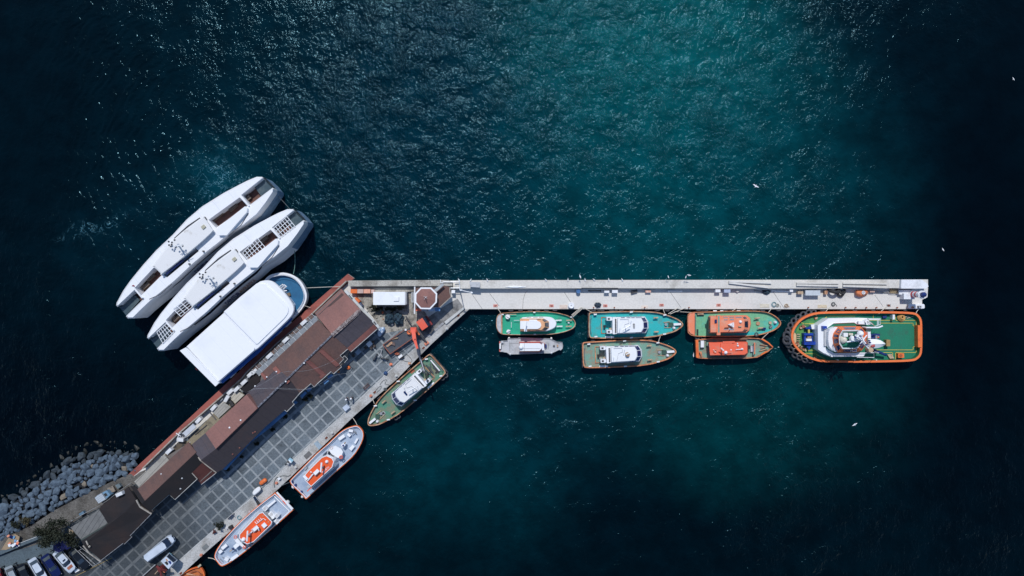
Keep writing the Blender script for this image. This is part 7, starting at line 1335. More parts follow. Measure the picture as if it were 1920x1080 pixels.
heap(1436, 547.5, 8, 4.5, .5, M_net, 'net_pile', 'dark net heap by the sea wall near the white pole', 'fishing net', 23); heap(1381.5, 546.3, 2.6, 2.2, .5, M_white2, 'buoy', 'round white buoy by the wall right of the blue-grey box', 'buoy', 25)
t = thing('round_float', 'round white float standing on the deck above the bow of the vivid green boat', 'float', P(1071.2, 572.6, QZ)); part(t, 'drum', P, lambda b: b.cyl(1071.2, 572.6, QZ, QZ + .55, .5, M_bx, n=20)); part(t, 'rim', P, lambda b: (b.torus(P(1071.2, 572.6, QZ + .55), (0, 0, 1), .43, .05, M_white, n=20, k=5), b.dome(1071.2, 572.6, QZ + .55, .1, M_steel)))
for x, y, l, w_, m, lb in ((1056.5, 575.3, 14, 7, mat('pink_mat', (.66, .54, .46), rough=.9), 'pinkish concrete pad beside the round white float'), (1434, 573.3, 17, 7, mat('cream_mat', (.62, .57, .46), rough=.9), 'cream concrete pad above the bow of the salmon cabin boat'), (1542, 574.5, 17, 6, mat('cream_mat2', (.60, .52, .38), rough=.9), 'cream concrete pad above the tug bow'), (1209, 575.5, 12, 5, mat('pink_mat2', (.70, .60, .52), rough=.9), 'pale pink concrete pad above the cyan-decked boat')):
    b = B(); b.prism(rect(x, y, l, w_), QZ, QZ + .05, m); tag(b.obj('concrete_pad'), lb, 'pad')
def coil(x, y, r, m, lb, name='rope_coil', n=4):
    t = thing(name, lb, 'rope', P(x, y, QZ)); rn = random.Random(int(x))
    for k in range(1): part(t, 'turns', P, lambda b: [b.torus(P(x + rn.uniform(-1.2, 1.2), y + rn.uniform(-.9, .9), QZ + .05 + .04 * j), (rn.uniform(-.1, .1), .05, 1), r * rn.uniform(.45, .8), .03, m, n=16, k=4) for j in range(n)])
    part(t, 'loose_end', P, lambda b: b.tube([P(x + r / S * .8, y, QZ + .06), P(x + r / S * 1.3, y + 2, QZ + .05), P(x + r / S * 1.1, y + 4.5, QZ + .05)], .04, m, n=4))
for x, y, r, m, lb in ((1452, 571, .55, mat('teal_rope', (.18, .32, .36), rough=.9), 'teal rope coil above the bow of the salmon cabin boat'), (1474, 573, .4, M_beige, 'tan rope coil right of the teal one'), (1562.6, 570.7, .45, M_roped, 'dark rope coil at the pier edge above the tug deckhouse'), (1459, 573, .35, M_rope, 'pale rope coil touching the teal one'), (722, 730, .3, M_roped, 'small dark rope coil on the quay edge above the green boat'), (449, 971, .5, mat('teal_rope', (.18, .32, .36)), 'teal rope coil by the bow of the lower rescue boat')): coil(x, y, r, m, lb)
# long poles and timbers on top of the wall
for p, q, w_, h, m, lb in (((1367, 527.6), (1447, 530.5), 3.2, .35, M_conc, 'upper of two long pale planks lying on the sea wall'), ((1367, 530), (1441, 539), 3.2, .35, M_conc, 'lower slanting pale plank on the sea wall, meeting the upper one at its left end'), ((1494, 530.8), (1573, 531.2), 2.6, .3, M_wall, 'pale timber on the wall above the grey chest'), ((1494, 534.6), (1573, 536), 3.4, .35, M_wall, 'wider pale timber just below the timber above the grey chest'), ((1581, 531), (1664, 532.4), 2.6, .3, M_wall, 'pale timber on the wall above the orange liferaft'), ((1581, 536), (1664, 539), 3.2, .35, M_wall, 'slightly slanting timber on the wall next to the liferaft')):
    b = B(); d = hypot(q[0] - p[0], q[1] - p[1]); a = math.degrees(atan2(-(q[1] - p[1]), q[0] - p[0])); b.prism(rect((p[0] + q[0]) / 2, (p[1] + q[1]) / 2, d, w_, a), QZ + 1.2, QZ + 1.15 + h, m, bottom=True); tag(b.obj('timber_plank'), lb, 'plank', 'long planks lying on the sea wall')
# tyres, liferaft, timber pile, beacon
def big_tyre(x, y, z, ax, r, lb, sc=1):
    t = thing('large_tyre', lb, 'tyre', P(x, y, QZ), 'big black tyres by the sea wall'); b = B(LOC); b.torus(P(x, y, z), ax, r, r * .36, M_black, n=20, k=8); b.obj('rubber', t, True); b = B(LOC); b.torus(P(x, y, z), ax, r * .68, r * .06, M_tyre, n=18, k=4); b.obj('bead', t); return t
big_tyre(1563, 544, QZ + .55, (.1, .9, .5), .75, 'largest black tyre leaning on the wall right of the brown box'); big_tyre(1579, 545.5, QZ + .45, (.2, .3, 1), .5, 'black tyre lying right of the largest one'); big_tyre(1576, 550.5, QZ + .3, (0, .1, 1), .45, 'black tyre lying nearest the deck middle')
t = thing('liferaft', 'orange faceted liferaft with a round white hatch by the sea wall', 'liferaft', F4(945, 225, QZ)); lr = [(872, 212), (890, 194), (1000, 192), (1014, 215), (1002, 240), (965, 258), (942, 268), (900, 256), (876, 244)]
M_lr = mat('raft_orange', (.62, .20, .08), (.45, .12, .05), rough=.6, scale=1)
part(t, 'hull', F4, lambda b: b.loft([b.W(inset(lr, 10), QZ), b.W(lr, QZ + .4)], M_lr)); part(t, 'canopy', F4, lambda b: b.loft([b.W(lr, QZ + .4), b.W(inset(lr, 14), QZ + .9), b.W(inset(lr, 22), QZ + 1.0)], M_lr)); part(t, 'hatch', F4, lambda b: (b.cyl(962, 220, QZ + .95, QZ + 1.1, .28, M_lgrey), b.torus(F4(962, 220, QZ + 1.1), (0, 0, 1), .27, .04, M_white, n=14, k=5)))
for k in range(9):
    b = B(F4); yy = 172 + 6.5 * k; b.tube([F4(1240 + rnd.uniform(-6, 6), yy, QZ + .25 + .1 * (k % 3)), F4(1325 + rnd.uniform(-6, 8), yy + rnd.uniform(-4, 4), QZ + .25 + .1 * (k % 3))], .055, mat('yellowed_timber', (.42, .33, .20), (.25, .18, .10), rough=.8, scale=2), n=4); tag(b.obj('timber_baulk'), 'short yellowed timber in the loose stack left of the white plinth', 'timber', 'loose timber stack by the beacon')
t = thing('beacon_plinth', 'whitewashed stepped plinth at the end of the pier beside the beacon', 'plinth', F4(1440, 230, QZ)); part(t, 'step', F4, lambda b: b.prism(px4(1340, 194, 1506, 240), QZ, QZ + .7, mhead)); part(t, 'block', F4, lambda b: b.prism(px4(1392, 228, 1506, 290), QZ, QZ + 1.3, mhead))
t = thing('harbour_beacon', 'small round lighthouse with red and white bands and dark lantern at the pier end', 'beacon', P(1704, 552, QZ)); g = P(1704, 552, QZ)
M_bw = mat('beacon_white', (.80, .80, .82), rough=.5, scale=1); M_br = mat('beacon_red', (.62, .06, .06), rough=.5, scale=1)
for i, (za, zb, ra, rb_, m) in enumerate(((0, 1.3, .55, .52, M_bw), (1.3, 1.75, .52, .5, M_br), (1.75, 2.25, .5, .48, M_bw), (2.25, 2.65, .48, .47, M_br), (2.65, 3.5, .47, .44, M_bw))):
    b = B(LOC); b.loft([[Vector((g.x + cos(2 * pi * k / 20) * r, g.y + sin(2 * pi * k / 20) * r, QZ + z)) for k in range(20)] for z, r in ((za, ra), (zb, rb_))], m); b.obj('tower_band', t)
b = B(LOC); b.loft([[Vector((g.x + cos(2 * pi * k / 20) * r, g.y + sin(2 * pi * k / 20) * r, QZ + z)) for k in range(20)] for z, r in ((3.45, .6), (3.6, .66), (3.65, .66))], M_bw, capb=True); b.torus((g.x, g.y, QZ + 4.1), (0, 0, 1), .63, .025, M_bw, n=20, k=4); b.obj('gallery', t)
b = B(LOC); b.loft([[Vector((g.x + cos(2 * pi * k / 6 + .3) * r, g.y + sin(2 * pi * k / 6 + .3) * r, QZ + z)) for k in range(6)] for z, r in ((3.65, .42), (4.3, .42), (4.6, .1))], M_navy, capb=True); b.obj('lantern', t)
t = thing('quay_end_locker', 'long white rounded locker on the corner of the pier above the tug stern', 'locker', F4(1525, 366, QZ)); lk = smoothpoly([(1440, 343), (1600, 342), (1614, 366), (1600, 391), (1440, 391)], 2, True) if 0 else [(1438, 346), (1445, 342), (1600, 341), (1612, 350), (1614, 380), (1604, 391), (1445, 391), (1438, 386)]
part(t, 'body', F4, lambda b: b.loft([b.W(lk, QZ), b.W(lk, QZ + .6), b.W(inset(lk, 3), QZ + .66)], M_bx)); part(t, 'mooring_post', F4, lambda b: (b.box(1492, 376, QZ + .66, .3, .3, .25, 0, M_tan))); part(t, 'mooring_post', F4, lambda b: (b.box(1558, 372, QZ + .66, .6, .35, .15, 0, M_dark), b.cyl(1562, 375, QZ + .8, QZ + 1.0, .12, M_lgrey)))
# white cloth on the wall
heap(968, 538, 18, 1.6, .25, M_white, 'white_sheet', 'thin strip of white sheeting on the sea wall above the vivid green boat', 'sheet', 31).location.z = QZ + 1.12

# ------------------------------------------------------------------ plaza furniture and people
t0 = thing('cafe_table', 'white square table at the corner of the upper restaurant', 'table', P(692.5, 645, QZ)); part(t0, 'tabletop', P, lambda b: b.prism(rect(692.5, 645, 10, 8.5, 43), QZ + .7, QZ + .75, M_bx, bottom=True)); part(t0, 'leg', P, lambda b: b.tube([P(692.3, 644.6, QZ), P(692.4, 644.8, QZ + .7)], .06, M_dark))
t1 = thing('cafe_table', 'pale blue-grey table at the foot of the red-brown eave strip', 'table', P(671.5, 660, QZ)); part(t1, 'tabletop', P, lambda b: b.prism(rect(671.5, 660, 10, 8, 43), QZ + .7, QZ + .75, mat('pale_blue_top', (.30, .37, .45), rough=.5), bottom=True)); part(t1, 'leg', P, lambda b: b.tube([P(671.3, 659.6, QZ), P(671.4, 659.8, QZ + .7)], .06, M_dark))
def chair(m):
    t = thing('cafe_chair', 'chair', 'chair', (0, 0, 0), 'chairs round the cafe tables'); b = B(LOC); b.box(0, 0, .42, .42, .42, .05, 0, m); b.obj('seat', t); b = B(LOC); b.box(0, .2, .45, .42, .05, .42, 0, m); b.obj('backrest', t)
    for sx in (-.18, .18):
        for sy in (-.18, .18): b = B(LOC); b.tube([(sx, sy, 0), (sx, sy, .42)], .02, M_dark, n=4); b.obj('leg', t)
    return t
ch = chair(mat('chair_brown', (.06, .045, .04), rough=.7))
for i, (x, y, a, lb) in enumerate(((686.5, 652, 40, 'brown chair on the lower left side of the white cafe table'), (697.5, 652, -40, 'dark chair below the white cafe table'), (700, 641.5, -120, 'dark chair right of the white cafe table'), (688, 637, 130, 'dark chair tucked between the white table and the eave'), (703, 648.5, -80, 'dark chair standing a little off the white table'), (664, 667, 40, 'dark chair by the pale blue-grey table'))):
    p = P(x, y, QZ + .02)
    if i == 0: ch.location = p; ch.rotation_euler.z = R(a); ch['label'] = lb
    else: dup(ch, p, R(a), lb)
t = thing('park_bench', 'brown slatted bench alone on the plaza paving', 'bench', P(686, 724, QZ)); part(t, 'seat', P, lambda b: [b.prism(rect(686.3 + 1.2 * i, 724 + 1.2 * i, 13, 1.0, 43), QZ + .42, QZ + .46, mat('bench_wood', (.16, .09, .08), rough=.7), bottom=True) for i in range(3)]); part(t, 'backrest', P, lambda b: b.prism(rect(685, 723, 13, .9, 43), QZ + .5, QZ + .9, mat('bench_wood', (.16, .09, .08)), bottom=True))
for q in ((681.5, 728.5), (691, 719.5)): part(t, 'leg', P, lambda b: (b.tube([P(q[0], q[1], QZ), P(q[0] - .3, q[1] - .2, QZ + .9)], .035, M_dark, n=4), b.tube([P(q[0] + 2.5, q[1] + 2.5, QZ), P(q[0] + 2.5, q[1] + 2.5, QZ + .42)], .035, M_dark, n=4)))
def person(label, x, y, rz, shirt, trousers):
    """one skinned body; clothes and helmet are separate children"""
    def skin(name, V, E, Rr, m, sub=1):
        me = bpy.data.meshes.new(name); me.from_pydata(V, E, []); o = bpy.data.objects.new(name, me); COL.objects.link(o); md = o.modifiers.new('s', 'SKIN'); sv = me.skin_vertices[0].data
        for i, r in enumerate(Rr): sv[i].radius = (r, r * .8) if isinstance(r, (int, float)) else r
        sv[0].use_root = True; s_ = o.modifiers.new('b', 'SUBSURF'); s_.levels = s_.render_levels = sub
        bpy.context.view_layer.update(); dg = bpy.context.evaluated_depsgraph_get(); m2 = bpy.data.meshes.new_from_object(o.evaluated_get(dg)); bpy.data.objects.remove(o); m2.materials.clear(); m2.materials.append(m); m2.name = name
        for p_ in m2.polygons: p_.use_smooth = True
        return bpy.data.objects.new(name, m2)
    t = thing('person', label, 'person', P(x, y, QZ + .02)); t.rotation_euler.z = rz
    V = [(0, 0, .95), (0, 0, 1.15), (0, -.02, 1.36), (0, 0, 1.45), (0, .02, 1.52), (0, .03, 1.62), (.10, 0, .88), (.11, .05, .50), (.11, .02, .08), (.11, .15, .04), (-.10, 0, .88), (-.11, -.04, .50), (-.11, -.08, .08), (-.11, .05, .04), (.2, 0, 1.38), (.26, .02, 1.12), (.24, .2, .96), (.23, .28, .93), (-.2, 0, 1.38), (-.26, .02, 1.12), (-.24, .2, .96), (-.23, .28, .93)]
    E = [(0, 1), (1, 2), (2, 3), (3, 4), (4, 5), (0, 6), (6, 7), (7, 8), (8, 9), (0, 10), (10, 11), (11, 12), (12, 13), (2, 14), (14, 15), (15, 16), (16, 17), (2, 18), (18, 19), (19, 20), (20, 21)]
    r = [.14, .14, .15, .07, .07, .10, .09, .065, .05, .045, .09, .065, .05, .045, .07, .05, .04, .035, .07, .05, .04, .035]
    body = skin('body', V, E, r, mat('skin_tone', (.45, .28, .20), rough=.6)); COL.objects.link(body); body.parent = t
    sh = skin('jacket', [(0, 0, .92), (0, 0, 1.15), (0, -.02, 1.38), (.2, 0, 1.38), (.265, .02, 1.12), (.245, .17, .98), (-.2, 0, 1.38), (-.265, .02, 1.12), (-.245, .17, .98)], [(0, 1), (1, 2), (2, 3), (3, 4), (4, 5), (2, 6), (6, 7), (7, 8)], [.17, .165, .165, .09, .07, .055, .09, .07, .055], shirt); COL.objects.link(sh); sh.parent = t
    tr = skin('trousers', [(0, 0, .98), (.10, 0, .86), (.11, .05, .50), (.11, .02, .12), (-.10, 0, .86), (-.11, -.04, .50), (-.11, -.08, .12)], [(0, 1), (1, 2), (2, 3), (0, 4), (4, 5), (5, 6)], [.16, .105, .08, .07, .105, .08, .07], trousers); COL.objects.link(tr); tr.parent = t
    b = B(LOC); b.dome(0, .03, 1.62, .15, M_white, h=.15, n=16, st=6); b.torus((0, .05, 1.62), (0, 0, 1), .145, .02, M_white, n=18, k=5); h = b.obj('helmet', None); h.parent = t; h.location = Vector((0, .03 + 0, 1.60)); return t
M_ovr = mat('navy_overalls', (.015, .035, .08), rough=.8)
person('left of two workers in white helmets and dark blue clothes on the plaza', 652.7, 746.5, R(-70), M_ovr, M_ovr); person('right of two workers in white helmets, nearer the quay edge', 662.5, 745, R(80), M_ovr, mat('grey_trousers', (.05, .06, .07), rough=.8))
simple_box('equipment_box', P, rect(648.7, 764.5, 11, 9, 40), QZ + .03, QZ + .75, mat('pale_blue_box', (.48, .54, .64), rough=.5), 'pale blue chest at the kerb below the two workers', 'chest')
for x, y, r, m, lb in ((653, 689.7, .32, M_orange, 'orange ball buoy on the paving near the restaurant eave'), (634, 697, .26, mat('dim_orange', (.42, .16, .07), rough=.7), 'dull orange ball half under the restaurant eave')):
    t = thing('ball_buoy', lb, 'buoy', P(x, y, QZ)); b = B(); b.dome(x, y, QZ + r * .6, r, m, n=16); b.loft([[Vector((P(x, y, QZ + r).x + cos(2 * pi * k / 16) * rr, P(x, y, QZ + r).y + sin(2 * pi * k / 16) * rr, QZ + z)) for k in range(16)] for z, rr in ((0, r * .6), (r * .6, r))], m); b.obj('ball', t, True); b = B(LOC); c = P(x, y, QZ + r); b.torus((c.x, c.y, QZ + r * 1.65), (0, 1, .2), .06, .02, M_dark, n=8, k=4); b.obj('eye', t)
t = thing('orange_float', 'long orange ribbed float lying on the paving near the rescue boats', 'float', P(493.5, 903, QZ))
part(t, 'body', P, lambda b: b.loft([[P(493.5 + s_ * 7.5 * cos(R(38)), 903 - s_ * 7.5 * sin(R(38)), QZ + .35) + Vector((-sin(R(38)) * cos(a) * rr, cos(R(38)) * cos(a) * rr, sin(a) * rr)) for a in [2 * pi * k / 12 for k in range(12)]] for s_, rr in ((-1, .12), (-.9, .28), (-.6, .36), (0, .34), (.6, .36), (.9, .28), (1, .12))], M_orange, capb=True), True)
part(t, 'strap', P, lambda b: [b.torus(P(493.5 + s_ * 7.5 * cos(R(38)), 903 - s_ * 7.5 * sin(R(38)), QZ + .35), (cos(R(38)), sin(R(38)), 0), .36, .03, M_peel, n=14, k=4) for s_ in (-.3, .3)])
heap(723.5, 699.5, 3.8, 3.6, .6, mat('blue_tarp', (.03, .08, .20), rough=.6), 'crumpled_tarp', 'crumpled dark blue tarp on the paving near the kerb', 'tarp', 41)
b = B(); b.tube([P(716, 655, QZ + .6), P(714, 663, QZ + .6), P(709, 670, QZ + .6)], .06, M_lgrey); b.tube([P(714, 663, QZ + .6), P(717, 670, QZ + .6)], .06, M_lgrey); b.tube([P(712, 656, QZ + .6), P(717, 655.5, QZ + .6)], .06, M_lgrey); b.tube([P(716, 655, QZ), P(716, 655, QZ + .6)], .05, M_lgrey); b.tube([P(709, 670, QZ), P(709, 670, QZ + .6)], .05, M_lgrey); b.tube([P(717, 670, QZ), P(717, 670, QZ + .6)], .05, M_lgrey)
tag(b.obj('trestle'), 'pale metal trestle on the paving left of the crane truck bed', 'trestle')
def scooter(x, y, deg, m, lb, name='motor_scooter', k=1.0):
    t = thing(name, lb, 'scooter', P(x, y, QZ + .02)); F = RF(x, y, 1, 0, 0, deg); z = QZ + .02
    part(t, 'body', F, lambda b: b.loft([b.W([(-5, -1), (3, -1), (5, 0), (3, 1), (-5, 1)], z + .3), b.W([(-5.5, -1.4), (0, -1.2), (4.6, -.6), (4.6, .6), (0, 1.2), (-5.5, 1.4)], z + .7)], m)); part(t, 'seat', F, lambda b: b.prism([(-5, -1), (0, -.8), (0, .8), (-5, 1)], z + .7, z + .82, M_dark)); part(t, 'handlebar', F, lambda b: (b.tube([F(3.5, -3, z + 1.05), F(3.5, 3, z + 1.05)], .03, M_dark, n=4), b.tube([F(4.5, 0, z + .3), F(3.5, 0, z + 1.05)], .04, M_dark, n=4)))
    for u in (-5, 5.5): b = B(LOC); b.torus(F(u, 0, z + .25), F(0, 5, 0) - F(0, 0, 0), .19, .06, M_black, n=12, k=5); b.obj('wheel', t)
    return t
scooter(721, 672.5, -10, M_dark, 'dark motorbike parked left of the crane truck bed'); scooter(703.5, 670, 60, M_dark, 'dark motorbike near the pale trestle'); scooter(413.5, 984, 50, M_cark, 'black motorbike standing by the kerbside shrub'); scooter(433, 968, 42, M_carb, 'navy motorbike at the kerb above the plaza drain')
t = thing('cargo_tricycle', 'light blue three-wheeler with box, parked at the kerb', 'tricycle', P(546, 863.5, QZ)); F3 = RF(465, 840, 9.82)
part(t, 'cargo_box', F3, lambda b: b.loft([b.W([(740, 225), (775, 180), (835, 225), (800, 275)], QZ + .5), b.W([(735, 222), (775, 175), (838, 225), (800, 280)], QZ + 1.3)], mat('pale_cyan', (.30, .50, .60), rough=.4))); part(t, 'canopy', F3, lambda b: b.prism([(745, 232), (765, 222), (800, 260), (785, 278)], QZ + 1.3, QZ + 1.36, M_white)); part(t, 'front', F3, lambda b: b.loft([b.W([(705, 290), (730, 265), (765, 290), (740, 312)], QZ + .35), b.W([(710, 288), (730, 270), (760, 290), (740, 308)], QZ + .9)], M_lgrey)); part(t, 'seat', F3, lambda b: b.box(740, 255, QZ + .9, .4, .3, .15, -40, M_dark)); part(t, 'handlebar', F3, lambda b: b.tube([F3(690, 285, QZ + 1.0), F3(715, 312, QZ + 1.0)], .04, M_black))
for x, y in ((700, 290), (790, 190), (820, 250)): b = B(LOC); b.torus(F3(x, y, QZ + .25), F3(0, 0, 0) - F3(100, 130, 0), .19, .06, M_black, n=12, k=5); b.obj('wheel', t)
t = thing('covered_trolley', 'white covered trolley by the kerb beside the black steps', 'trolley', P(481, 921, QZ)); cv = smoothpoly([(78, 828), (110, 770), (180, 715), (220, 712), (240, 745), (225, 790), (130, 870), (95, 868)], 2, True)
part(t, 'cover', F3, lambda b: b.loft([b.W(cv, QZ + .5), b.W(inset(cv, 6), QZ + 1.0), b.W(inset(cv, 18), QZ + 1.1)], M_white2)); part(t, 'frame', F3, lambda b: b.prism(inset(cv, 14), QZ + .15, QZ + .5, M_dark))
for x, y in ((110, 845), (210, 760)): part(t, 'wheel', F3, lambda b: b.torus(F3(x, y, QZ + .18), F3(0, 0, 0) - F3(100, 130, 0), .14, .05, M_black, n=10, k=5))
t = thing('boarding_steps', 'black and pale metal boarding steps at the quay edge between the rescue boats', 'steps', P(482, 937, QZ)); part(t, 'upper_panel', F3, lambda b: b.prism([(92, 905), (125, 885), (168, 950), (128, 975)], QZ + .5, QZ + .6, M_glass, bottom=True)); part(t, 'lower_panel', F3, lambda b: b.prism([(130, 990), (180, 962), (232, 1020), (180, 1060)], QZ + .25, QZ + .35, M_black, bottom=True)); part(t, 'frame', F3, lambda b: (b.tube([F3(85, 905, QZ + .65), F3(180, 1068, QZ + .3), F3(240, 1022, QZ + .3), F3(130, 880, QZ + .65)], .05, M_lgrey), b.tube([F3(85, 905, QZ), F3(85, 905, QZ + .65)], .05, M_lgrey), b.tube([F3(130, 880, QZ), F3(130, 880, QZ + .65)], .05, M_lgrey)))
simple_box('equipment_box', F3, [(538, 565), (570, 540), (600, 570), (565, 598)], QZ + .03, QZ + .6, M_bx, 'small white box inside the curl of dark hose', 'box')
b = B(); b.tube([F3(x, y, QZ + .09) for x, y in smoothpoly([(488, 725), (482, 650), (500, 580), (540, 535), (560, 550), (600, 520), (660, 512), (740, 518), (790, 490)], 4)], .06, M_roped, n=5); tag(b.obj('hose'), 'dark hose curling round the salmon bollard between the rescue boats', 'hose')
FE = RF(535, 790, 6.968)
t = thing('steel_platform', 'light steel landing platform at the kerb beside the upper rescue boat', 'platform', P(596, 835, QZ)); part(t, 'deck_plate', FE, lambda b: b.prism([(372, 290), (418, 252), (482, 330), (440, 372)], QZ + .35, QZ + .45, mat('blue_grey_steel', (.30, .38, .44), rough=.5), bottom=True)); part(t, 'frame', FE, lambda b: [b.tube([FE(x, y, QZ), FE(x, y, QZ + .36)], .06, M_steel, n=5) for x, y in ((376, 292), (418, 258), (478, 330), (440, 366))])
b = B(); b.prism(rect(577, 853.5, 14, 9, 43), QZ, QZ + .06, mat('dark_plate', (.13, .13, .13), rough=.7)); tag(b.obj('steel_plate'), 'dark square steel plate on the quay edge near the stern of the upper rescue boat', 'plate'); b = B(); b.prism(rect(385, 1026, 12, 8, 43), QZ, QZ + .06, mat('grey_plate', (.16, .17, .17), rough=.7)); tag(b.obj('steel_plate'), 'grey steel plate on the quay edge near the orange boat', 'plate')
simple_box('equipment_box', P, rect(432, 989, 7, 6, 30), QZ + .03, QZ + .6, M_black, 'black crate with a white cap at the quay edge above the lower rescue boat', 'box'); heap(426.5, 989.5, 2, 2.4, .5, M_white, 'sack', 'small white bag touching the black crate', 'sack', 44)
simple_box('equipment_box', F9, [(500, 800), (560, 758), (585, 790), (525, 835)], QZ + .03, QZ + .7, M_white2, 'whitish machine box on the kerb beside the crane truck bed', 'machine'); simple_box('equipment_box', F9, [(535, 825), (590, 785), (612, 810), (560, 842)], QZ + .03, QZ + .5, M_black, 'black box touching the whitish machine box', 'box')
heap(745, 663, 4.5, 2.6, .6, M_bol, 'sack', 'salmon cloth bundle beside the crane truck bed', 'bundle', 46)
b = B(); b.tube([F9(x, y, QZ + .09) for x, y in smoothpoly([(640, 750), (690, 790), (740, 860), (730, 890), (640, 880), (590, 860), (600, 830)], 4)], .03, M_black, n=4); tag(b.obj('cable'), 'thin black cable looping from the black box to the quay edge', 'cable')
b = B(); b.tube([P(x, y, QZ + .09) for x, y in smoothpoly([(712, 722), (718, 714), (725, 712), (722, 720), (730, 722), (724, 728)], 4)], .03, M_roped, n=4); b.tube([P(x, y, QZ + .09) for x, y in smoothpoly([(704, 733), (710, 726), (715, 724), (713, 730), (706, 736)], 4)], .03, M_roped, n=4); tag(b.obj('loose_line'), 'thin dark line lying in loops on the quay edge above the green boat', 'line')
# sidewalk parapet, rubbish, parasols, pergola, path clutter
b = B()
for a, c in (((-40, 1050), (0, 1037)), ((0, 1037), (36, 1022)), ((36, 1022), (74, 1007)), ((74, 1007), (85, 1004))):
    d = hypot(c[0] - a[0], c[1] - a[1]); nx, ny = -(c[1] - a[1]) / d * 3.4, (c[0] - a[0]) / d * 3.4; b.prism([(a[0] - nx, a[1] - ny), (c[0] - nx, c[1] - ny), (c[0] + nx, c[1] + ny), (a[0] + nx, a[1] + ny)], QZ, QZ + .75, M_walk)
tag(b.obj('retaining_wall'), 'low grey wall between the stones and the sidewalk', 'wall'); line(None, 'x', [(36, 1019, QZ + .8), (73, 1005, QZ + .8)], .05, M_line).name = 'wall_rail'; tag(bpy.data.objects['wall_rail'], 'thin pale rail along the top of the low sidewalk wall', 'rail')
t = thing('rubbish_heap', 'heap of white, blue and red cloths on flattened cardboard by the sidewalk', 'rubbish', P(22, 1016, QZ)); Fz = RF(0, 960, 9.0)
part(t, 'cardboard', Fz, lambda b: b.prism([(20, 640), (150, 420), (250, 370), (330, 420), (300, 560), (100, 640)], QZ + .7, QZ + .78, mat('cardboard', (.30, .22, .14), rough=.9), bottom=True)); rn = random.Random(2)
for i in range(15):
    x, y = 130 + rn.uniform(0, 170), 400 + rn.uniform(0, 180); part(t, 'cloth', Fz, lambda b: b.box(x, y, QZ + .8 + .02 * i, rn.uniform(.3, .6), rn.uniform(.2, .5), .12, rn.uniform(0, 90), (M_bx, M_carb, mat('sky_cloth', (.16, .34, .55), rough=.9), M_bx, M_salm)[i % 5]))
M_nv = mat('navy_canvas', (.004, .006, .09), (.003, .005, .05), rough=.8, scale=1.5, fine=.2)
for c, r, z, lb in (((125, 1018), 15, 2.6, 'navy parasol between the tree and the white car with red marks'), ((110, 1026), 12, 2.4, 'lower navy parasol overlapping the first')):
    t = thing('parasol', lb, 'parasol', P(*c, QZ), 'navy parasols by the car park'); part(t, 'canopy', P, lambda b: (lambda q, ap: b.mesh(q + [ap], [(i, (i + 1) % 6, 6) for i in range(6)], M_nv))([P(c[0] + r * cos(k * pi / 3 + .5), c[1] + r * .85 * sin(k * pi / 3 + .5), QZ + z - .45) for k in range(6)], P(*c, QZ + z))); part(t, 'pole', P, lambda b: b.tube([Vector((P(*c, QZ + z).x, P(*c, QZ + z).y, QZ)), P(*c, QZ + z + .15)], .03, M_lgrey)); part(t, 'badge', P, lambda b: [b.dome(c[0] + dx, c[1] + dy, QZ + z - .3, .07, M_lgrey, h=.08, n=6, st=2) for dx, dy in ((-4, -2), (3, -4), (4, 4))])
t = thing('pergola', 'open pergola of pale thin bars at the lower end of the blackish shed', 'pergola', P(160, 1040, QZ)); part(t, 'bar', P, lambda b: [b.tube([P(*p, QZ + 2.5), P(*q, QZ + 2.5)], .045, M_steel, n=4) for p, q in (((131, 1020), (174, 1062)), ((143, 1020), (188, 1054)), ((148, 1032), (178, 1058)), ((131, 1020), (138, 1014)), ((174, 1062), (190, 1053)), ((145, 1034), (155, 1028)), ((137, 1026), (146, 1019)))])
for q in ((131, 1020), (174, 1062), (188, 1053)): part(t, 'post', P, lambda b: b.tube([Vector((P(*q, QZ + 2.5).x, P(*q, QZ + 2.5).y, QZ)), P(*q, QZ + 2.5)], .05, M_steel, n=5))
b = B(); b.prism([(139, 1070), (145, 1066), (149, 1070), (141, 1074)], QZ + .02, QZ + .25, M_bx); tag(b.obj('polystyrene_piece'), 'torn white foam piece on the road by the nose of the white car', 'foam piece')
F7 = RF(150, 860, 7.713)
t = thing('small_stall', 'white stall with ribbed roof and blue side standing on the earth path', 'stall', F7(300, 555, QZ)); part(t, 'roof', F7, lambda b: b.prism([(212, 568), (250, 530), (310, 498), (372, 590), (268, 648)], QZ, QZ + 1.7, ribbed('ribbed_white', (.40, .45, .50), (.25, .30, .36), 35, .3, .2))); part(t, 'blue_end', F7, lambda b: b.prism([(312, 495), (385, 458), (440, 525), (372, 590)], QZ, QZ + 1.4, mat('pale_blue_panel', (.14, .26, .38), rough=.6))); part(t, 'opening', F7, lambda b: b.prism([(340, 510), (375, 497), (400, 530), (368, 550)], QZ + 1.4, QZ + 1.42, M_black))
for q, m, lb in (([(392, 432), (470, 395), (510, 470), (430, 500)], mat('tan_pallets', (.24, .20, .16), (.12, .10, .09), rough=.9, scale=2), 'tan stacked boards right of the white stall'), ([(508, 385), (560, 360), (592, 405), (545, 440)], mat('grey_pallet', (.13, .17, .19), rough=.8), 'grey pallet at the upper end of the stacked boards'), ([(60, 790), (0, 830), (-20, 800), (40, 760)], mat('blue_crate', (.10, .18, .26), rough=.7), 'blue-grey crates against the back fence of the end shed')):
    simple_box('board_stack', F7, q, QZ + .03, QZ + .7, m, lb, 'boards')
b = B(); fl_ = [(245, 906), (222, 922), (205, 936), (187, 948), (160, 962), (132, 978), (115, 987)]
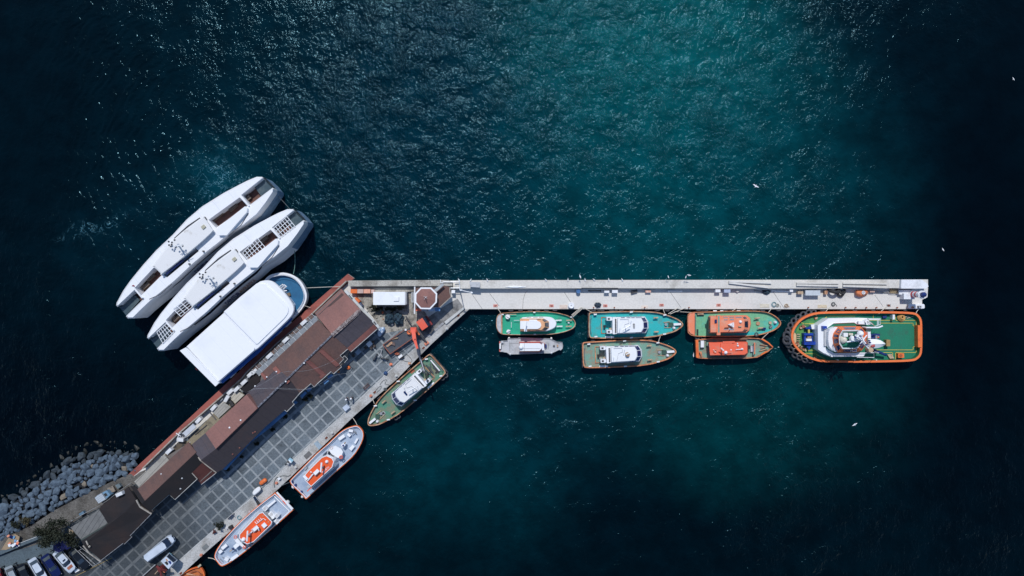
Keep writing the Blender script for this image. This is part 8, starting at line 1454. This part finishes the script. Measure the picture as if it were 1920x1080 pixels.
for a, c in zip(fl_, fl_[1:]): b.tube([P(*a, QZ + 1.3), P(*c, QZ + 1.3)], .05, M_steel, n=4); b.tube([P(*a, QZ + .7), P(*c, QZ + .7)], .04, M_steel, n=4); b.tube([P(*a, QZ), P(*a, QZ + 1.3)], .05, M_steel, n=4)
tag(b.obj('fence'), 'thin metal fence between the earth path and the end shed', 'fence')
# parking posts along the road kerb
for i, (x, y) in enumerate(((26, 1058), (49, 1051), (72, 1043), (95, 1034), (3, 1064))):
    t = thing('kerb_post', 'short black post between the sidewalk and the parking road', 'post', P(x, y, QZ + .14), 'short black posts along the parking road'); part(t, 'shaft', P, lambda b: b.cyl(x, y, QZ + .14, QZ + .8, .09, M_black, n=8)); part(t, 'cap', P, lambda b: b.dome(x, y, QZ + .8, .12, M_black, n=8, st=3))
# debris in the yard
b = B(); rn = random.Random(77)
for k in range(150):
    u, v = rn.random(), rn.random(); x = 668 + 95 * u; y = 552 + 55 * v
    if (698 < x < 764 and y < 584) or (722 < x < 760 and 584 < y < 612) or y > 560 + (x - 665) * 1.25 or y < 552: continue
    b.box(x, y, QZ + .012, rn.uniform(.06, .3), rn.uniform(.05, .12), rn.uniform(.05, .2), rn.uniform(0, 180), rn.choice((M_dark, M_tan, M_lgrey, M_black, M_steel, M_roped)))
tag(b.obj('scrap_litter'), 'scattered scrap and offcuts on the yard paving by the container', 'litter', kind='stuff')

# ------------------------------------------------------------------ tyres along the pier face
b = B(LOC); b.torus((0, 0, 0), (0, 1, .25), .30, .13, M_tyre, n=14, k=6); ty = b.obj('fender_tyre', None, True); ty.location = (0, 0, 0)
tag(ty, 'worn black tyre hung on the pier face above the water', 'tyre', 'tyres hung along the pier face')
txs = [958, 976, 994, 1008, 1024, 1040, 1112, 1128, 1146, 1164, 1184, 1232, 1250, 1308, 1322, 1358, 1398, 1412, 1428, 1458, 1540, 1576, 1600, 1634, 1668, 1694]
for i, x in enumerate(txs):
    p = P(x, 581.2 if i % 2 else 582, .95); p.z = .95
    if i == 0: ty.location = p
    else: dup(ty, p, rnd.uniform(-.2, .2))
# ------------------------------------------------------------------ mooring lines
def mooring(pts, r, m, lb, sag=.5):
    q = []; n = len(pts)
    for a, c in zip(pts, pts[1:]):
        for k in range(8):
            u = k / 8; v = Vector(a).lerp(Vector(c), u); v.z -= sag * 4 * u * (1 - u); q.append(v)
    q.append(Vector(pts[-1])); b = B(LOC); b.tube(q, r, m, n=5); tag(b.obj('mooring_line'), lb, 'mooring line', 'mooring lines')
M_rw = mat('pale_rope', (.62, .58, .50), rough=.9)
for a, c, m, lb, sg in ((P(930, 574, 1.7), P(939, 587, 1.9), M_rw, 'pale line from the leftmost red recess to the stern of the vivid green boat', .2), (P(1090, 576, 1.7), P(1071.5, 591, 1.9), M_rw, 'left of three parallel lines to the bow of the vivid green boat', .1), (P(1092, 576.5, 1.7), P(1073, 592.5, 1.9), M_rw, 'middle of three parallel lines to the bow of the vivid green boat', .1), (P(1094, 577, 1.7), P(1074.5, 594, 1.9), M_rw, 'right of three parallel lines to the bow of the vivid green boat', .1), (P(1096, 578, 1.7), P(1117, 589.5, 1.9), M_rw, 'slack line to the stern of the cyan-decked boat', .2), (P(1243, 578, 1.7), P(1247, 589, 1.9), M_rw, 'short steep line to the bow deck of the cyan-decked boat', .1), (P(1272, 577, 1.7), P(1253, 588.5, 1.9), M_rw, 'upper of two lines slanting to the bow of the cyan-decked boat', .1), (P(1286, 577, 1.7), P(1256, 589, 1.9), M_rw, 'long lower line slanting to the bow of the cyan-decked boat', .15), (P(1382, 577.5, 1.7), P(1373, 583, 1.9), M_rw, 'short thick line amidships of the salmon cabin boat', .05), (P(1450, 575, 1.7), P(1441, 586, 1.9), M_rw, 'curving line to the bow of the salmon cabin boat', .15), (P(1558, 574, 1.7), P(1545, 588, 2.6), M_rw, 'pale line down to the tug gunwale by its bow', .1), (P(1663, 574.5, 1.7), P(1648, 588, 2.6), M_rw, 'pale line from the dark recess to the tug gunwale', .1), (P(1724, 578, 1.9), P(1717, 588, 2.6), M_rw, 'short line at the tug stern corner', .1), (P(1240, 626, 1.9), P(1234.5, 641, 1.9), M_rw, 'line joining the bows of the cyan and the mossy boat', .1), (P(1441, 624, 1.9), P(1427, 637, 1.8), M_rw, 'line joining the bow of the salmon cabin boat to the small orange one', .1), (P(1263, 584, 1.2), P(1300, 586, 1.6), M_rw, 'low line from the pier to the stern of the salmon cabin boat', .2),
    (P(661, 783, 1.7), P(670, 798, 2.0), M_rw, 'line from the quay to the bow of the upper rescue boat', .2), (P(544, 904, 2.0), P(527, 911, 1.7), M_roped, 'dark line from the upper rescue boat stern to the quay', .1), (P(404, 1050, 2.0), P(390, 1046, 1.7), M_rw, 'pale line from the lower rescue boat bow to the quay', .2), (P(698, 748, 1.8), P(702, 757, 1.9), M_rw, 'pale line from the orange-red bollard to the green boat bow', .1), (P(572, 540, 2.8), P(638, 537, 2.2), M_rw, 'pale line from the excursion boat bow to the walkway tip', .3), (P(570, 573, 2.7), P(582, 577, 2.0), M_rw, 'short line from the excursion boat bow to the red walkway', .1), (P(552, 470, 2.6), P(550, 514, 2.6), mat('green_line', (.12, .24, .22), rough=.9), 'greenish line curving down to the excursion boat bow', .6), (P(516, 363, 3), P(545, 394, 3), M_roped, 'thin dark line between the bows of the two catamaran ferries', .4)): mooring([a, c], .05, m, lb, sg)
# ------------------------------------------------------------------ gulls
def gull(flying):
    t = thing('seagull', 'gull', 'bird', (0, 0, 0)); b = B(LOC); rings = []
    for x, r, z in ((-.30, .02, .0), (-.2, .06, .0), (-.05, .085, .0), (.1, .07, .02), (.17, .045, .05), (.23, .05, .07), (.28, .03, .06), (.34, .008, .04)): rings.append([Vector((x, cos(a) * r, z + sin(a) * r)) for a in [2 * pi * k / 8 for k in range(8)]])
    b.loft(rings, M_white, capb=True)
    for s_ in (-1, 1):
        if flying: pts = [[(.10, .05 * s_, .04), (.16, .35 * s_, .12), (.02, .68 * s_, .06), (-.05, .38 * s_, .10), (-.10, .05 * s_, .03)]]
        else: pts = [[(.08, .05 * s_, .06), (.0, .095 * s_, .06), (-.30, .03 * s_, .03), (-.1, .02 * s_, .09)]]
        for q in pts: b.mesh(q + [(p[0], p[1], p[2] - .012) for p in q], [tuple(range(len(q))), tuple(reversed(range(len(q), 2 * len(q))))] + [(i, (i + 1) % len(q), len(q) + (i + 1) % len(q), len(q) + i) for i in range(len(q))], M_white)
    if not flying: b.tube([(0, .03, -.2), (0, .03, -.06)], .008, M_tan, n=4); b.tube([(0, -.03, -.2), (0, -.03, -.06)], .008, M_tan, n=4)
    o = b.obj('body', None, False); o.parent = t; o.location = o.location; return t
gs, gf = gull(False), gull(True); first = [True, True]
for fl2, x, y, z, a, lb, sc in ((0, 860.6, 524.6, 3.0, 120, 'gull on the wall edge by the pipe frame', .85), (0, 882.6, 525, 3.0, 60, 'gull on the wall edge above the big askew slab', .85), (0, 913.5, 524.6, 3.0, 110, 'gull on the wall edge right of the big askew slab', .85), (0, 1023.5, 524.6, 3.0, 130, 'gull on the wall edge above the middle of the vivid green boat', .85), (0, 1065, 524.4, 3.0, 90, 'gull on the wall edge above the round white float', .85), (0, 1097, 524.4, 3.0, 100, 'gull on the wall edge above the blue drum', .85), (0, 1113.8, 524.4, 3.0, 140, 'gull on the wall edge second right of the blue drum', .85), (0, 1141.5, 524.4, 3.0, 100, 'gull on the wall edge above the white box pair', .85), (0, 1166.7, 524.4, 3.0, 120, 'gull on the wall edge right of the white box pair', .85), (1, 1253, 519, 4.0, 20, 'gull flying just off the wall above the cyan boat bow', .4), (1, 1286, 519.5, 4.0, 160, 'gull flying just off the wall, right one of a pair', .4), (1, 1087.7, 518.5, 4.0, 20, 'gull flying off the wall above the blue drum', .55), (1, 1292, 516, 4.5, 80, 'gull flying highest of the pair off the wall', .55), (1, 1417, 349, 12, 60, 'gull flying alone over the open teal water', .80), (1, 1602.5, 796, 8, 120, 'gull flying alone over the dark water below the tug', .7), (1, 1768, 468, 8, 30, 'small gull flying off the end of the pier', .45), (0, 1300.4, 665.6, .2, 90, 'gull afloat by the stern of the small orange boat', 1.2), (0, 1459.5, 650.7, .2, 30, 'gull afloat between the small orange boat and the tug', .45), (1, 1900, 148, 8, 30, 'tiny gull over the dark water at the far right', .45)):
    src = gf if fl2 else gs; p = P(x, y, z)
    if first[fl2]: src.location = p; src.rotation_euler.z = R(a); src['label'] = lb; src['group'] = 'gulls'; src.scale = (sc,) * 3; first[fl2] = False
    else: dup(src, p, R(a), lb, 'gulls', (sc,) * 3)
